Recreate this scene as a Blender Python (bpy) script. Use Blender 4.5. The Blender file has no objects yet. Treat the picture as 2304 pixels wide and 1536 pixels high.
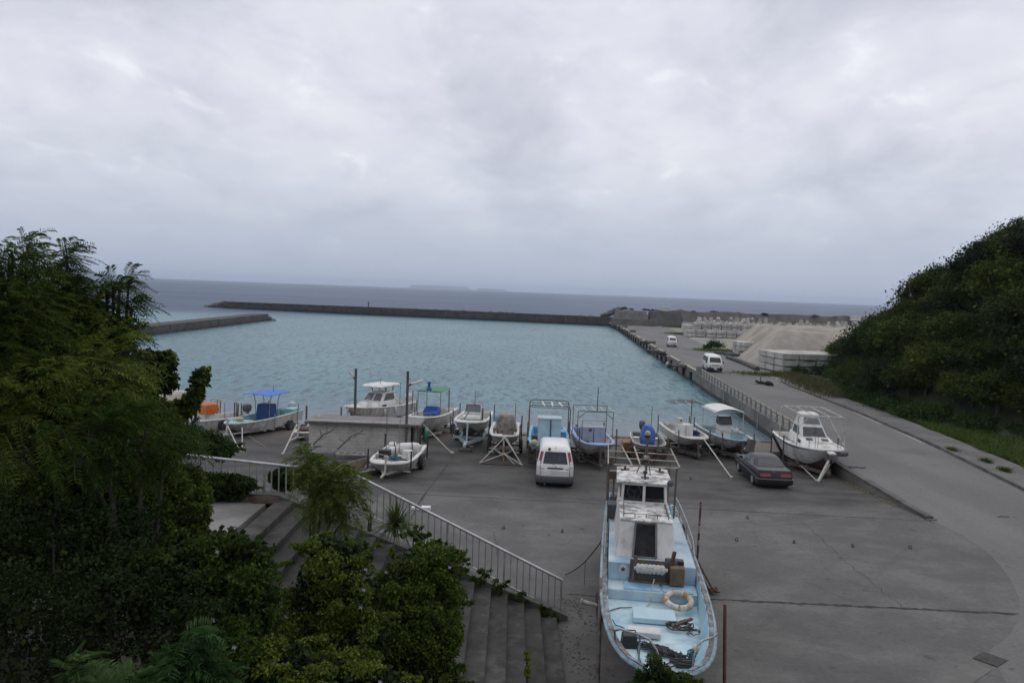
import bpy, math, random
import numpy as np
from mathutils import Vector, Matrix
R = math.radians
rnd = random.Random(7)
sc = bpy.context.scene
col = sc.collection

# ------------------------------------------------------------------ camera
F, CX, CY, CAMH = 1750.0, 1152.0, 768.0, 8.7
RHO = math.atan(.0372)
PIT = math.atan((CY - 655) * math.cos(RHO) / F)
fw = Vector((0, math.cos(PIT), -math.sin(PIT)))
up0 = Vector((0, math.sin(PIT), math.cos(PIT)))
rt = Vector((1, 0, 0)) * math.cos(RHO) + up0 * math.sin(RHO)
up = up0 * math.cos(RHO) - Vector((1, 0, 0)) * math.sin(RHO)
cd = bpy.data.cameras.new('camera')
cam = bpy.data.objects.new('camera', cd); col.objects.link(cam)
cam.matrix_world = Matrix(((rt.x, up.x, -fw.x, 0), (rt.y, up.y, -fw.y, 0), (rt.z, up.z, -fw.z, CAMH), (0, 0, 0, 1)))
cd.sensor_width = 36; cd.lens = 36 * F / 2304; cd.clip_start = .1; cd.clip_end = 60000
sc.camera = cam

def ray(px, py): return fw + rt * ((px - CX) / F) - up * ((py - CY) / F)
def at(px, py, z=0.0):
    d = ray(px, py); t = (z - CAMH) / d.z
    return Vector((d.x * t, d.y * t, z))
def aY(px, py, Y):
    d = ray(px, py); t = Y / d.y
    return Vector((d.x * t, Y, CAMH + d.z * t))

# ------------------------------------------------------------------ sky and sun
SUN_EL, SUN_AZ = R(58), R(20)
w = bpy.data.worlds.new('World'); sc.world = w; w.use_nodes = True
nt = w.node_tree; nt.nodes.clear(); N = nt.nodes.new; LK = nt.links.new
def wmath(op, a, b=None):
    n = N('ShaderNodeMath'); n.operation = op
    for i, s in enumerate((a, b)):
        if s is None: continue
        if isinstance(s, (int, float)): n.inputs[i].default_value = s
        else: LK(s, n.inputs[i])
    return n.outputs[0]
tc = N('ShaderNodeTexCoord'); sp = N('ShaderNodeSeparateXYZ'); LK(tc.outputs['Generated'], sp.inputs[0])
zc = wmath('MAXIMUM', sp.outputs[2], 0.0); zz = wmath('ADD', zc, .34)
cb = N('ShaderNodeCombineXYZ'); LK(wmath('DIVIDE', sp.outputs[0], zz), cb.inputs[0]); LK(wmath('DIVIDE', sp.outputs[1], zz), cb.inputs[1])
def wnoise(scale, detail, dist, off, rough=.55):
    mp = N('ShaderNodeMapping'); LK(cb.outputs[0], mp.inputs[0]); mp.inputs['Location'].default_value = off
    mp.inputs['Rotation'].default_value = (0, 0, R(-25)); mp.inputs['Scale'].default_value = (1.0, .85, 1)
    n = N('ShaderNodeTexNoise'); LK(mp.outputs[0], n.inputs['Vector'])
    n.inputs['Scale'].default_value = scale; n.inputs['Detail'].default_value = detail
    n.inputs['Distortion'].default_value = dist; n.inputs['Roughness'].default_value = rough
    return n.outputs[0]
def wramp(fac, stops):
    r = N('ShaderNodeValToRGB'); LK(fac, r.inputs[0]); e = r.color_ramp.elements
    while len(e) < len(stops): e.new(.5)
    for el, (p, c) in zip(e, stops): el.position = p; el.color = c if len(c) == 4 else (*c, 1)
    return r.outputs[0]
def wmix(fac, a, b, mode='MIX'):
    m = N('ShaderNodeMix'); m.data_type = 'RGBA'; m.blend_type = mode
    for s, i in ((fac, 0), (a, 6), (b, 7)):
        if isinstance(s, (int, float)): m.inputs[i].default_value = s
        elif isinstance(s, tuple): m.inputs[i].default_value = (*s, 1)
        else: LK(s, m.inputs[i])
    return m.outputs[2]
big = wnoise(2.3, 10, .3, (3.1, 7.7, 0), .56); small = wnoise(6.0, 9, .35, (9.4, 2.2, 0), .60)
cl = wramp(big, [(.33, (.60, .61, .70)), (.45, (.69, .705, .79)), (.55, (.775, .785, .87)), (.67, (.83, .84, .90))])
wisp = wramp(small, [(.30, (.90, .905, .915)), (.43, (.97, .972, .978)), (.54, (1, 1, 1)), (.62, (1.04, 1.04, 1.03)), (.70, (1.16, 1.155, 1.13))])
cl = wmix(1.0, cl, wisp, 'MULTIPLY')
lo = wramp(zc, [(0.0, (1, 1, 1)), (.05, (.78, .78, .78)), (.12, (.28, .28, .28)), (.20, (0, 0, 0))])
cl = wmix(lo, cl, (.44, .505, .63))
sky = N('ShaderNodeTexSky'); sky.sky_type = 'NISHITA'; sky.sun_disc = False
sky.sun_elevation = SUN_EL; sky.sun_rotation = SUN_AZ; sky.altitude = 10
cl10 = wmix(1.0, cl, (10.0, 10.0, 10.0), 'MULTIPLY')
for n in nt.nodes:
    if n.type == 'MIX' and hasattr(n, 'clamp_result'): n.clamp_result = False
bgc = wmix(.95, sky.outputs[0], cl10)
bg = N('ShaderNodeBackground'); LK(bgc, bg.inputs[0]); bg.inputs[1].default_value = .1
wo = N('ShaderNodeOutputWorld'); LK(bg.outputs[0], wo.inputs[0])
sl = bpy.data.lights.new('sun', 'SUN'); sl.energy = .8; sl.angle = R(85); sl.color = (1, .93, .82)
so = bpy.data.objects.new('sun', sl); col.objects.link(so)
sd = Vector((math.sin(SUN_AZ) * math.cos(SUN_EL), math.cos(SUN_AZ) * math.cos(SUN_EL), math.sin(SUN_EL)))
so.rotation_euler = sd.to_track_quat('Z', 'Y').to_euler(); so.location = sd * 60
sc.view_settings.view_transform = 'Standard'; sc.view_settings.look = 'None'
sc.view_settings.exposure = 0.0; sc.view_settings.gamma = 1
sc.cycles.use_denoising = True
sc.cycles.max_bounces = 6; sc.cycles.volume_bounces = 3

# ------------------------------------------------------------------ helpers
class MB:
    def __init__(s): s.v, s.f = [], []
    def add(s, vs, fs):
        o = len(s.v); s.v += [tuple(p) for p in vs]; s.f += [tuple(i + o for i in q) for q in fs]; return s
    def box(s, c, d, rz=0, rx=0, ry=0, top=(1, 1)):
        m = Matrix.Rotation(rz, 3, 'Z') @ Matrix.Rotation(ry, 3, 'Y') @ Matrix.Rotation(rx, 3, 'X')
        vs = []
        for z in (-.5, .5):
            k = top if z > 0 else (1, 1)
            for x, y in ((-.5, -.5), (.5, -.5), (.5, .5), (-.5, .5)):
                vs.append(Vector(c) + m @ Vector((x * d[0] * k[0], y * d[1] * k[1], z * d[2])))
        return s.add(vs, [(3, 2, 1, 0), (4, 5, 6, 7), (0, 1, 5, 4), (1, 2, 6, 5), (2, 3, 7, 6), (3, 0, 4, 7)])
    def bar(s, p, q, a, b=None):
        p, q = Vector(p), Vector(q); d = q - p; b = b or a
        x = d.cross(Vector((0, 0, 1))); x = x.normalized() if x.length > 1e-5 else Vector((1, 0, 0))
        y = x.cross(d.normalized())
        vs = [e + x * (i * a / 2) + y * (j * b / 2) for e in (p, q) for i, j in ((-1, -1), (1, -1), (1, 1), (-1, 1))]
        return s.add(vs, [(3, 2, 1, 0), (4, 5, 6, 7), (0, 1, 5, 4), (1, 2, 6, 5), (2, 3, 7, 6), (3, 0, 4, 7)])
    def tube(s, pts, r, n=6, closed=False):
        pts = [Vector(p) for p in pts]; k = len(pts)
        rs = r if isinstance(r, (list, tuple)) else [r] * k
        rings = []; px = None
        for i, p in enumerate(pts):
            a = pts[(i - 1) % k] if (i or closed) else p; b = pts[(i + 1) % k] if (i < k - 1 or closed) else p
            t = (b - a); t = t.normalized() if t.length > 1e-9 else Vector((0, 0, 1))
            if px is None:
                px = t.cross(Vector((0, 0, 1)))
                if px.length < .05: px = t.cross(Vector((0, 1, 0)))
            px = (px - t * px.dot(t)).normalized(); y = t.cross(px)
            rings.append([p + (px * math.cos(6.28318 * j / n) + y * math.sin(6.28318 * j / n)) * rs[i] for j in range(n)])
        return s.loft(rings, True, not closed, not closed, closed)
    def loft(s, rings, ring_closed=True, cap0=True, cap1=True, loop=False):
        n = len(rings[0]); k = len(rings); fs = []
        for i in range(k if loop else k - 1):
            a, b = i * n, ((i + 1) % k) * n
            for j in range(n if ring_closed else n - 1):
                j2 = (j + 1) % n
                fs.append((a + j, a + j2, b + j2, b + j))
        if cap0: fs.append(tuple(range(n - 1, -1, -1)))
        if cap1: fs.append(tuple((k - 1) * n + j for j in range(n)))
        return s.add([p for r_ in rings for p in r_], fs)
    def lathe(s, prof, c=(0, 0, 0), ax=(0, 0, 1), n=14):
        q = Vector((0, 0, 1)).rotation_difference(Vector(ax)); c = Vector(c)
        return s.loft([[c + q @ Vector((r_ * math.cos(6.28318 * j / n), r_ * math.sin(6.28318 * j / n), z)) for j in range(n)] for r_, z in prof])
    def ell(s, c, r_, nu=12, nv=7, q=None):
        c = Vector(c); rings = []
        for i in range(nv + 1):
            a = math.pi * (i / nv - .5); ca = max(math.cos(a), .02)
            ring = []
            for j in range(nu):
                p = Vector((r_[0] * ca * math.cos(6.28318 * j / nu), r_[1] * ca * math.sin(6.28318 * j / nu), r_[2] * math.sin(a)))
                ring.append(c + (q @ p if q else p))
            rings.append(ring)
        return s.loft(rings)
    def prism(s, poly, z0, z1):
        n = len(poly)
        vs = [(x, y, z0) for x, y in poly] + [(x, y, z1) for x, y in poly]
        return s.add(vs, [tuple(range(n - 1, -1, -1)), tuple(range(n, 2 * n))] + [(i, (i + 1) % n, n + (i + 1) % n, n + i) for i in range(n)])
    def sheet(s, poly):
        return s.add(poly, [tuple(range(len(poly)))])
    def ribbon(s, pts, w, z=None):
        pts = [Vector(p) for p in pts]; vs = []; n = len(pts)
        for i, p in enumerate(pts):
            t = pts[min(i + 1, n - 1)] - pts[max(i - 1, 0)]; x = Vector((-t.y, t.x, 0)).normalized()
            ww = w[i] if isinstance(w, list) else w
            vs += [p - x * ww / 2, p + x * ww / 2]
        return s.add(vs, [(2 * i, 2 * i + 2, 2 * i + 3, 2 * i + 1) for i in range(n - 1)])
    def build(s, name, m, parent=None, smooth=None, bevel=0, sub=0, kind=None):
        me = bpy.data.meshes.new(name); me.from_pydata(s.v, [], s.f); me.update()
        if m: me.materials.append(m)
        if smooth is not None: me.shade_smooth(); me.set_sharp_from_angle(angle=R(smooth))
        o = bpy.data.objects.new(name, me); col.objects.link(o)
        if parent: o.parent = parent
        if bevel:
            b = o.modifiers.new('bevel', 'BEVEL'); b.width = bevel; b.segments = 2; b.limit_method = 'ANGLE'
        if sub:
            b = o.modifiers.new('subdivision', 'SUBSURF'); b.levels = sub; b.render_levels = sub
        if kind: o['kind'] = kind
        return o

def tag(o, label, cat, group=None):
    o['label'] = label; o['category'] = cat
    if group: o['group'] = group
    return o
def T(name, label, cat, loc=(0, 0, 0), rz=0, group=None):
    o = bpy.data.objects.new(name, None); col.objects.link(o); o.empty_display_size = .3
    o.location = loc; o.rotation_euler = (0, 0, rz); return tag(o, label, cat, group)
def copy_tree(o, parent=None):
    c = o.copy(); col.objects.link(c)
    if parent: c.parent = parent
    for ch in list(o.children): copy_tree(ch, c)
    return c
def loc_of(root, p):
    d = Vector(p) - root.location; a = -root.rotation_euler.z
    return Vector((d.x * math.cos(a) - d.y * math.sin(a), d.x * math.sin(a) + d.y * math.cos(a), d.z))

MATS = {}
def mat(name, c1, c2=None, scale=3.0, rough=.6, metal=0.0, bump=0.0, bscale=None, c3=None, s3=.6, lo=.42, hi=.62, stretch=None, spec=.5, coat=0, alpha=1, streak=False):
    """Weathered surface: two tones mixed by noise, an optional third tone in larger blotches, fine bump."""
    if name in MATS: return MATS[name]
    m = bpy.data.materials.new(name); m.use_nodes = True; t = m.node_tree; b = t.nodes['Principled BSDF']
    MATS[name] = m
    b.inputs['Roughness'].default_value = rough; b.inputs['Metallic'].default_value = metal
    b.inputs['Specular IOR Level'].default_value = spec
    if coat: b.inputs['Coat Weight'].default_value = coat
    if alpha < 1: b.inputs['Alpha'].default_value = alpha
    b.inputs['Base Color'].default_value = (*c1, 1)
    if c2 is None and not bump: return m
    g = t.nodes.new('ShaderNodeTexCoord'); src = g.outputs['Object']
    if stretch:
        mp = t.nodes.new('ShaderNodeMapping'); mp.inputs['Scale'].default_value = stretch; t.links.new(src, mp.inputs[0]); src = mp.outputs[0]
    def noise(s, d=6, r_=.6):
        n = t.nodes.new('ShaderNodeTexNoise'); t.links.new(src, n.inputs['Vector'])
        n.inputs['Scale'].default_value = s; n.inputs['Detail'].default_value = d; n.inputs['Roughness'].default_value = r_
        return n.outputs[0]
    def mixc(fac, a, b_, l, h):
        r_ = t.nodes.new('ShaderNodeMapRange'); r_.inputs[1].default_value = l; r_.inputs[2].default_value = h; t.links.new(fac, r_.inputs[0])
        x = t.nodes.new('ShaderNodeMix'); x.data_type = 'RGBA'; t.links.new(r_.outputs[0], x.inputs[0])
        for q, i in ((a, 6), (b_, 7)):
            if isinstance(q, tuple): x.inputs[i].default_value = (*q, 1)
            else: t.links.new(q, x.inputs[i])
        return x.outputs[2]
    c = c1
    if c2: c = mixc(noise(scale), c1, c2, lo, hi)
    if c3: c = mixc(noise(s3, 5), c, c3, .50, .72)
    if c2: t.links.new(c, b.inputs['Base Color'])
    if bump:
        bp = t.nodes.new('ShaderNodeBump'); bp.inputs['Strength'].default_value = bump; bp.inputs['Distance'].default_value = .02
        t.links.new(noise(bscale or scale * 6), bp.inputs['Height']); t.links.new(bp.outputs[0], b.inputs['Normal'])
    return m

def leaf_mat(name, stops, trans=.25, rough=.7):
    m = bpy.data.materials.new(name); m.use_nodes = True; t = m.node_tree; b = t.nodes['Principled BSDF']
    g = t.nodes.new('ShaderNodeNewGeometry'); oi = t.nodes.new('ShaderNodeObjectInfo')
    a = t.nodes.new('ShaderNodeMath'); a.operation = 'MULTIPLY_ADD'
    t.links.new(oi.outputs['Random'], a.inputs[0]); a.inputs[1].default_value = .45
    s_ = t.nodes.new('ShaderNodeMath'); s_.operation = 'MULTIPLY'; t.links.new(g.outputs['Random Per Island'], s_.inputs[0]); s_.inputs[1].default_value = .55
    t.links.new(s_.outputs[0], a.inputs[2])
    r_ = t.nodes.new('ShaderNodeValToRGB'); t.links.new(a.outputs[0], r_.inputs[0]); e = r_.color_ramp.elements
    while len(e) < len(stops): e.new(.5)
    for el, (p, c) in zip(e, stops): el.position = p; el.color = (*c, 1)
    t.links.new(r_.outputs[0], b.inputs['Base Color']); b.inputs['Roughness'].default_value = rough
    b.inputs['Specular IOR Level'].default_value = .12
    tr = t.nodes.new('ShaderNodeBsdfTranslucent'); t.links.new(r_.outputs[0], tr.inputs[0])
    mx = t.nodes.new('ShaderNodeMixShader'); mx.inputs[0].default_value = trans
    o = t.nodes['Material Output']; t.links.new(b.outputs[0], mx.inputs[1]); t.links.new(tr.outputs[0], mx.inputs[2]); t.links.new(mx.outputs[0], o.inputs[0])
    return m

def vary(m, amt):
    """each object made of this material is a little lighter or darker than the next"""
    t = m.node_tree; b = t.nodes['Principled BSDF']; src = b.inputs['Base Color'].links[0].from_socket
    oi = t.nodes.new('ShaderNodeObjectInfo'); r_ = t.nodes.new('ShaderNodeMapRange'); r_.inputs[3].default_value = 1 - amt; r_.inputs[4].default_value = 1 + amt * .6; t.links.new(oi.outputs['Random'], r_.inputs[0])
    h = t.nodes.new('ShaderNodeHueSaturation'); t.links.new(r_.outputs[0], h.inputs['Value']); t.links.new(src, h.inputs['Color']); t.links.new(h.outputs[0], b.inputs['Base Color'])
    return m
# common paints
M = {}
def defs():
    M['white'] = mat('white_gelcoat', (.66, .66, .63), (.50, .50, .47), 2.2, .42, c3=(.40, .385, .35), s3=1.1, lo=.45, hi=.7)
    M['dirty_white'] = mat('dirty_white', (.60, .60, .57), (.34, .33, .30), 2.6, .55, c3=(.28, .26, .22), s3=1.3, lo=.42, hi=.72)
    M['hull_white'] = mat('hull_white', (.60, .60, .58), (.44, .43, .40), 2.2, .38, c3=(.29, .26, .22), s3=1.5, stretch=(1.6, 1.6, .35))
    M['blue_deck'] = mat('pale_blue_deck', (.26, .48, .60), (.40, .60, .66), 1.7, .55, c3=(.17, .33, .48), s3=1.0)
    M['blue_paint'] = mat('blue_paint', (.10, .27, .46), (.16, .36, .53), 2.5, .5)
    M['pale_blue'] = mat('pale_blue_paint', (.44, .55, .58), (.35, .46, .50), 2.0, .5)
    M['teal'] = mat('teal_paint', (.26, .45, .47), (.33, .50, .50), 2.0, .5)
    M['navy'] = mat('navy_paint', (.03, .055, .15), (.05, .08, .18), 3, .4)
    M['red_bottom'] = mat('antifouling_paint', (.10, .05, .04), (.05, .04, .04), 2.0, .7)
    M['steel'] = mat('galvanised_steel', (.36, .37, .37), (.24, .24, .23), 6, .45, .6)
    M['pipe'] = mat('pale_pipe_paint', (.50, .50, .46), (.33, .31, .27), 5, .5)
    M['dark_pipe'] = mat('dark_weathered_pipe', (.09, .085, .08), (.15, .10, .07), 7, .6)
    M['rust'] = mat('rusty_iron', (.12, .055, .03), (.05, .03, .025), 6, .8)
    M['rubber'] = mat('black_rubber', (.018, .018, .018), (.035, .033, .03), 8, .8)
    M['black'] = mat('black_plastic', (.015, .015, .016), None, 1, .5)
    M['wood'] = mat('weathered_timber', (.12, .105, .09), (.07, .06, .05), 5, .85, stretch=(1, 1, .15), bump=.3)
    M['glass'] = mat('dark_glass', (.022, .026, .034), (.045, .05, .058), 2, .15, spec=.4)
    M['pale_glass'] = mat('pale_glass', (.16, .17, .18), (.10, .11, .12), 2, .1)
    M['blue_tarp'] = mat('blue_tarpaulin', (.02, .10, .42), (.015, .06, .28), 3, .5, bump=.4, bscale=5)
    M['orange_tarp'] = mat('orange_tarpaulin', (.62, .16, .02), (.42, .10, .015), 4, .6, bump=.4, bscale=6)
    M['green'] = mat('green_canvas', (.03, .19, .10), (.02, .13, .08), 3, .6)
    M['grey_tarp'] = mat('grey_stained_tarpaulin', (.27, .245, .215), (.10, .085, .075), 3.4, .75, lo=.4, hi=.68, bump=.5, bscale=5)
    M['concrete'] = mat('old_concrete', (.25, .245, .23), (.155, .15, .14), 1.2, .9, bump=.3, bscale=14, c3=(.10, .098, .09), s3=.35)
    M['dark_concrete'] = mat('dark_wet_concrete', (.125, .122, .115), (.075, .073, .07), 1.1, .85, bump=.3, bscale=14, c3=(.05, .05, .048), s3=.4)
    M['block'] = mat('pale_cast_concrete', (.50, .49, .46), (.40, .39, .365), 1.5, .9, c3=(.33, .32, .295), s3=.5)
    vary(M['block'], .22)
    M['yellow'] = mat('faded_yellow_paint', (.52, .44, .20), (.33, .30, .20), 3, .6)
    M['red_lens'] = mat('red_lens', (.24, .012, .02), None, 1, .2, coat=.3)
    M['clear_lens'] = mat('clear_lens', (.36, .36, .37), None, 1, .15, coat=.3)
    M['car_white'] = mat('white_car_paint', (.72, .72, .70), (.64, .64, .62), 1.2, .3, coat=.3)
    M['car_dark'] = mat('charcoal_car_paint', (.012, .012, .015), (.028, .028, .033), 1.6, .4, spec=.35)
    M['bumper'] = mat('grey_bumper_plastic', (.075, .08, .09), None, 1, .6)
    M['chrome'] = mat('chrome_strip', (.45, .5, .48), None, 1, .25, .8)
    M['rope_white'] = mat('white_rope', (.52, .51, .47), (.35, .34, .31), 20, .9)
    M['rope_dark'] = mat('dark_rope', (.035, .04, .042), (.06, .055, .05), 15, .9)
    M['rope_tan'] = mat('tan_rope', (.30, .25, .17), (.20, .17, .12), 15, .9)
    M['net'] = mat('blue_net', (.03, .16, .22), (.04, .09, .12), 9, .9)
defs()

def gz(Y): return 0.0 if Y < 32 else -(Y - 32) * .0565
SEA = -1.3
def plin(P, y):
    for (y0, x0), (y1, x1) in zip(P, P[1:]):
        if y <= y1: return x0 + (x1 - x0) * (y - y0) / (y1 - y0)
    return P[-1][1]
QP = [(31.3, 17.34), (41, 17.75), (51.5, 18.87), (87.2, 21.31), (111, 22.7), (224, 30.1)]
RP = [(-20, 17.5), (8, 20), (20, 22.2), (37, 24.94), (48.8, 26.7), (63, 28.0), (79, 28.6), (100, 31.3), (120, 33.6), (200, 41.9), (230, 46)]
def Q(y): return plin(QP, y)
def RX(y): return plin(RP, y)
# ------------------------------------------------------------------ water
def water_mat():
    m = bpy.data.materials.new('sea_water'); m.use_nodes = True; t = m.node_tree; b = t.nodes['Principled BSDF']
    g = t.nodes.new('ShaderNodeTexCoord'); L = t.links.new
    s = t.nodes.new('ShaderNodeSeparateXYZ'); L(g.outputs['Object'], s.inputs[0])
    def nz(scale, st, d=4, rot=0, dist=0):
        mp = t.nodes.new('ShaderNodeMapping'); mp.inputs['Scale'].default_value = st; mp.inputs['Rotation'].default_value = (0, 0, rot); L(g.outputs['Object'], mp.inputs[0])
        n = t.nodes.new('ShaderNodeTexNoise'); L(mp.outputs[0], n.inputs['Vector']); n.inputs['Scale'].default_value = scale; n.inputs['Detail'].default_value = d
        n.inputs['Distortion'].default_value = dist
        return n.outputs[0]
    def mr(v, a, b_, c=0., d=1., smooth=True):
        r_ = t.nodes.new('ShaderNodeMapRange'); r_.interpolation_type = 'SMOOTHSTEP' if smooth else 'LINEAR'
        for i, q in enumerate((a, b_, c, d)): r_.inputs[i + 1].default_value = q
        L(v, r_.inputs[0]); return r_.outputs[0]
    def mx(f, a, b_):
        x = t.nodes.new('ShaderNodeMix'); x.data_type = 'RGBA'; L(f, x.inputs[0])
        for q, i in ((a, 6), (b_, 7)):
            if isinstance(q, tuple): x.inputs[i].default_value = (*q, 1)
            else: L(q, x.inputs[i])
        return x.outputs[2]
    # sand bed near the slipway, turquoise basin, grey-blue open sea
    wob = t.nodes.new('ShaderNodeMath'); wob.operation = 'MULTIPLY_ADD'; L(nz(.03, (1, 1, 1)), wob.inputs[0]); wob.inputs[1].default_value = 50; xm = t.nodes.new('ShaderNodeMath'); xm.operation = 'MULTIPLY_ADD'; L(s.outputs[0], xm.inputs[0]); xm.inputs[1].default_value = -.35; L(s.outputs[1], xm.inputs[2]); L(xm.outputs[0], wob.inputs[2])
    basin = mx(mr(nz(.05, (1, .5, 1), 5), .40, .62), (.062, .178, .218), (.088, .222, .258))
    basin = mx(mr(nz(1.7, (1, .24, 1), 5, .08, .3), .46, .66), basin, (.020, .078, .105))  # dark wave faces painted into the colour as ripple streaks
    basin = mx(mr(nz(2.6, (1, .22, 1), 4, -.1), .58, .74), basin, (.125, .275, .315))  # paler ripple streaks painted in likewise for wave contrast
    near = mx(mr(s.outputs[1], 54, 74), (.150, .190, .225), basin)
    deep = mx(mr(nz(.006, (.3, .9, 1), 6), .38, .64), (.006, .030, .082), (.022, .074, .155))
    c = mx(mr(wob.outputs[0], 268, 325), near, deep)
    L(c, b.inputs['Base Color']); b.inputs['Roughness'].default_value = .28; b.inputs['IOR'].default_value = 1.33
    L(mr(wob.outputs[0], 230, 330, .22, .04), b.inputs['Specular IOR Level'])
    a1 = nz(2.0, (1, .4, 1), 4, .1, .4); a2 = nz(5.0, (1, .5, 1), 3, -.1)
    ad = t.nodes.new('ShaderNodeMath'); ad.operation = 'MULTIPLY_ADD'; L(a2, ad.inputs[0]); ad.inputs[1].default_value = .6; L(a1, ad.inputs[2])
    bp = t.nodes.new('ShaderNodeBump'); bp.inputs['Strength'].default_value = .9; bp.inputs['Distance'].default_value = .25
    L(ad.outputs[0], bp.inputs['Height']); L(bp.outputs[0], b.inputs['Normal'])
    return m
wm = MB(); xs = [-26000, -400, -120, 0, 120, 26000]; ys = [20, 60, 250, 500, 3000, 30000]
wm.add([(x, y, SEA) for y in ys for x in xs], [(j * 6 + i, j * 6 + i + 1, j * 6 + i + 7, j * 6 + i + 6) for j in range(5) for i in range(5)])
wm.build('sea', water_mat(), kind='structure')

# ------------------------------------------------------------------ paving
def paving_mat(name, c1, c2, c3, slope=False, sc1=.35, streak=(1, 1, 1)):
    m = bpy.data.materials.new(name); m.use_nodes = True; t = m.node_tree; b = t.nodes['Principled BSDF']; L = t.links.new
    g = t.nodes.new('ShaderNodeTexCoord'); mp = t.nodes.new('ShaderNodeMapping'); mp.inputs['Scale'].default_value = streak; L(g.outputs['Object'], mp.inputs[0])
    def nz(scale, d, src, r_=.62):
        n = t.nodes.new('ShaderNodeTexNoise'); L(src, n.inputs['Vector']); n.inputs['Scale'].default_value = scale; n.inputs['Detail'].default_value = d; n.inputs['Roughness'].default_value = r_
        return n.outputs[0]
    def mr(v, a, b_):
        r_ = t.nodes.new('ShaderNodeMapRange'); r_.inputs[1].default_value = a; r_.inputs[2].default_value = b_; r_.interpolation_type = 'SMOOTHSTEP'; L(v, r_.inputs[0]); return r_.outputs[0]
    def mx(f, a, b_, mode='MIX'):
        x = t.nodes.new('ShaderNodeMix'); x.data_type = 'RGBA'; x.blend_type = mode
        if isinstance(f, float): x.inputs[0].default_value = f
        else: L(f, x.inputs[0])
        for q, i in ((a, 6), (b_, 7)):
            if isinstance(q, tuple): x.inputs[i].default_value = (*q, 1)
            else: L(q, x.inputs[i])
        return x.outputs[2]
    o = g.outputs['Object']
    c = mx(mr(nz(sc1, 7, mp.outputs[0]), .38, .66), c1, c2)
    c = mx(mr(nz(sc1 * .35, 5, o), .50, .70), c, c3)
    if slope:                                     # the slipway below the joint is stained darker by salt water and oil
        s = t.nodes.new('ShaderNodeSeparateXYZ'); L(o, s.inputs[0])
        ad = t.nodes.new('ShaderNodeMath'); ad.operation = 'MULTIPLY_ADD'; L(nz(.25, 5, o), ad.inputs[0]); ad.inputs[1].default_value = 5; L(s.outputs[1], ad.inputs[2])
        wet = mx(mr(nz(.5, 6, mp.outputs[0]), .36, .64), (.044, .043, .0415), (.084, .082, .079))
        c = mx(mr(ad.outputs[0], 32.5, 37.5), c, wet)
        c = mx(mr(s.outputs[1], 46, 53), c, (.16, .14, .12))
    c = mx(mr(nz(2.3, 4, o, .5), .63, .74), c, mx(1.0, c, (.62, .61, .60), 'MULTIPLY'))          # oil and rust spots
    c = mx(mr(nz(1.1, 7, mp.outputs[0], .7), .60, .74), c, mx(1.0, c, (1.28, 1.27, 1.25), 'MULTIPLY'))   # pale scuffs
    c = mx(mr(nz(7, 5, o, .7), .30, .70), mx(1.0, c, (.88, .88, .88), 'MULTIPLY'), mx(1.0, c, (1.10, 1.10, 1.10), 'MULTIPLY'))
    c = mx(mr(nz(38, 3, o), .2, .8), mx(1.0, c, (.82, .82, .82), 'MULTIPLY'), mx(1.0, c, (1.16, 1.16, 1.16), 'MULTIPLY'))
    L(c, b.inputs['Base Color']); b.inputs['Roughness'].default_value = .85; b.inputs['Specular IOR Level'].default_value = .3
    bp = t.nodes.new('ShaderNodeBump'); bp.inputs['Strength'].default_value = .25; bp.inputs['Distance'].default_value = .01; L(nz(30, 4, o), bp.inputs['Height']); L(bp.outputs[0], b.inputs['Normal'])
    return m
apm = paving_mat('yard_concrete', (.104, .102, .0985), (.145, .142, .137), (.090, .088, .086), True, .5, (.85, 1.15, 1))
rdm = paving_mat('road_concrete', (.138, .137, .136), (.168, .167, .165), (.118, .117, .116), False, .3, (1.2, .25, 1))
grm = paving_mat('gravel_ground', (.22, .215, .20), (.30, .29, .27), (.17, .165, .155), False, .12)
wkm = paving_mat('pavement_concrete', (.125, .120, .115), (.165, .160, .155), (.09, .087, .082), False, .6)

# boat yard with its slipway, one sheet
b = MB(); ys = [-30, 0, 10, 20, 31.3, 32, 36, 41, 46, 51.5, 58, 66]
for i, y in enumerate(ys):
    xr = Q(y) - .12 if y >= 31.3 else 30
    if y == 31.3: xr = 30
    for x in (-70, -30, -12, -4, 4, 12): b.v.append((x, y, gz(y)))
    b.v.append((xr if y > 31.3 else (17.2 if y == 31.3 else 24), y, gz(y)))
for i in range(len(ys) - 1):
    for j in range(6): b.f.append((i * 7 + j, i * 7 + j + 1, i * 7 + j + 8, i * 7 + j + 7))
b.build('boat_yard', apm, kind='structure')
# land sheet under road, works yard and hill
ro = []
for y in (-60, 0, 20, 31.3): ro.append((24 if y < 31 else 17.3, y))
b = MB(); ys = [-300, -60, 0, 15, 31.3, 41, 51.5, 70, 87.2, 111, 150, 190, 224, 246]
for y in ys:
    x0 = Q(y) - .1 if y > 31 else (17.2 if y > 31 else 24)
    for x in (x0, 60, 130, 400): b.v.append((x, y, -.03))
for i in range(len(ys) - 1):
    for j in range(3): b.f.append((i * 4 + j, i * 4 + j + 1, i * 4 + j + 5, i * 4 + j + 4))
b.build('ground', grm, kind='structure')
b = MB(); b.sheet([(-400, -300, -.06), (24.5, -300, -.06), (24.5, -30, -.06), (-69.9, -30, -.06), (-69.9, 60, -.06), (-400, 60, -.06)]); b.build('back_ground', grm, kind='structure')
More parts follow.
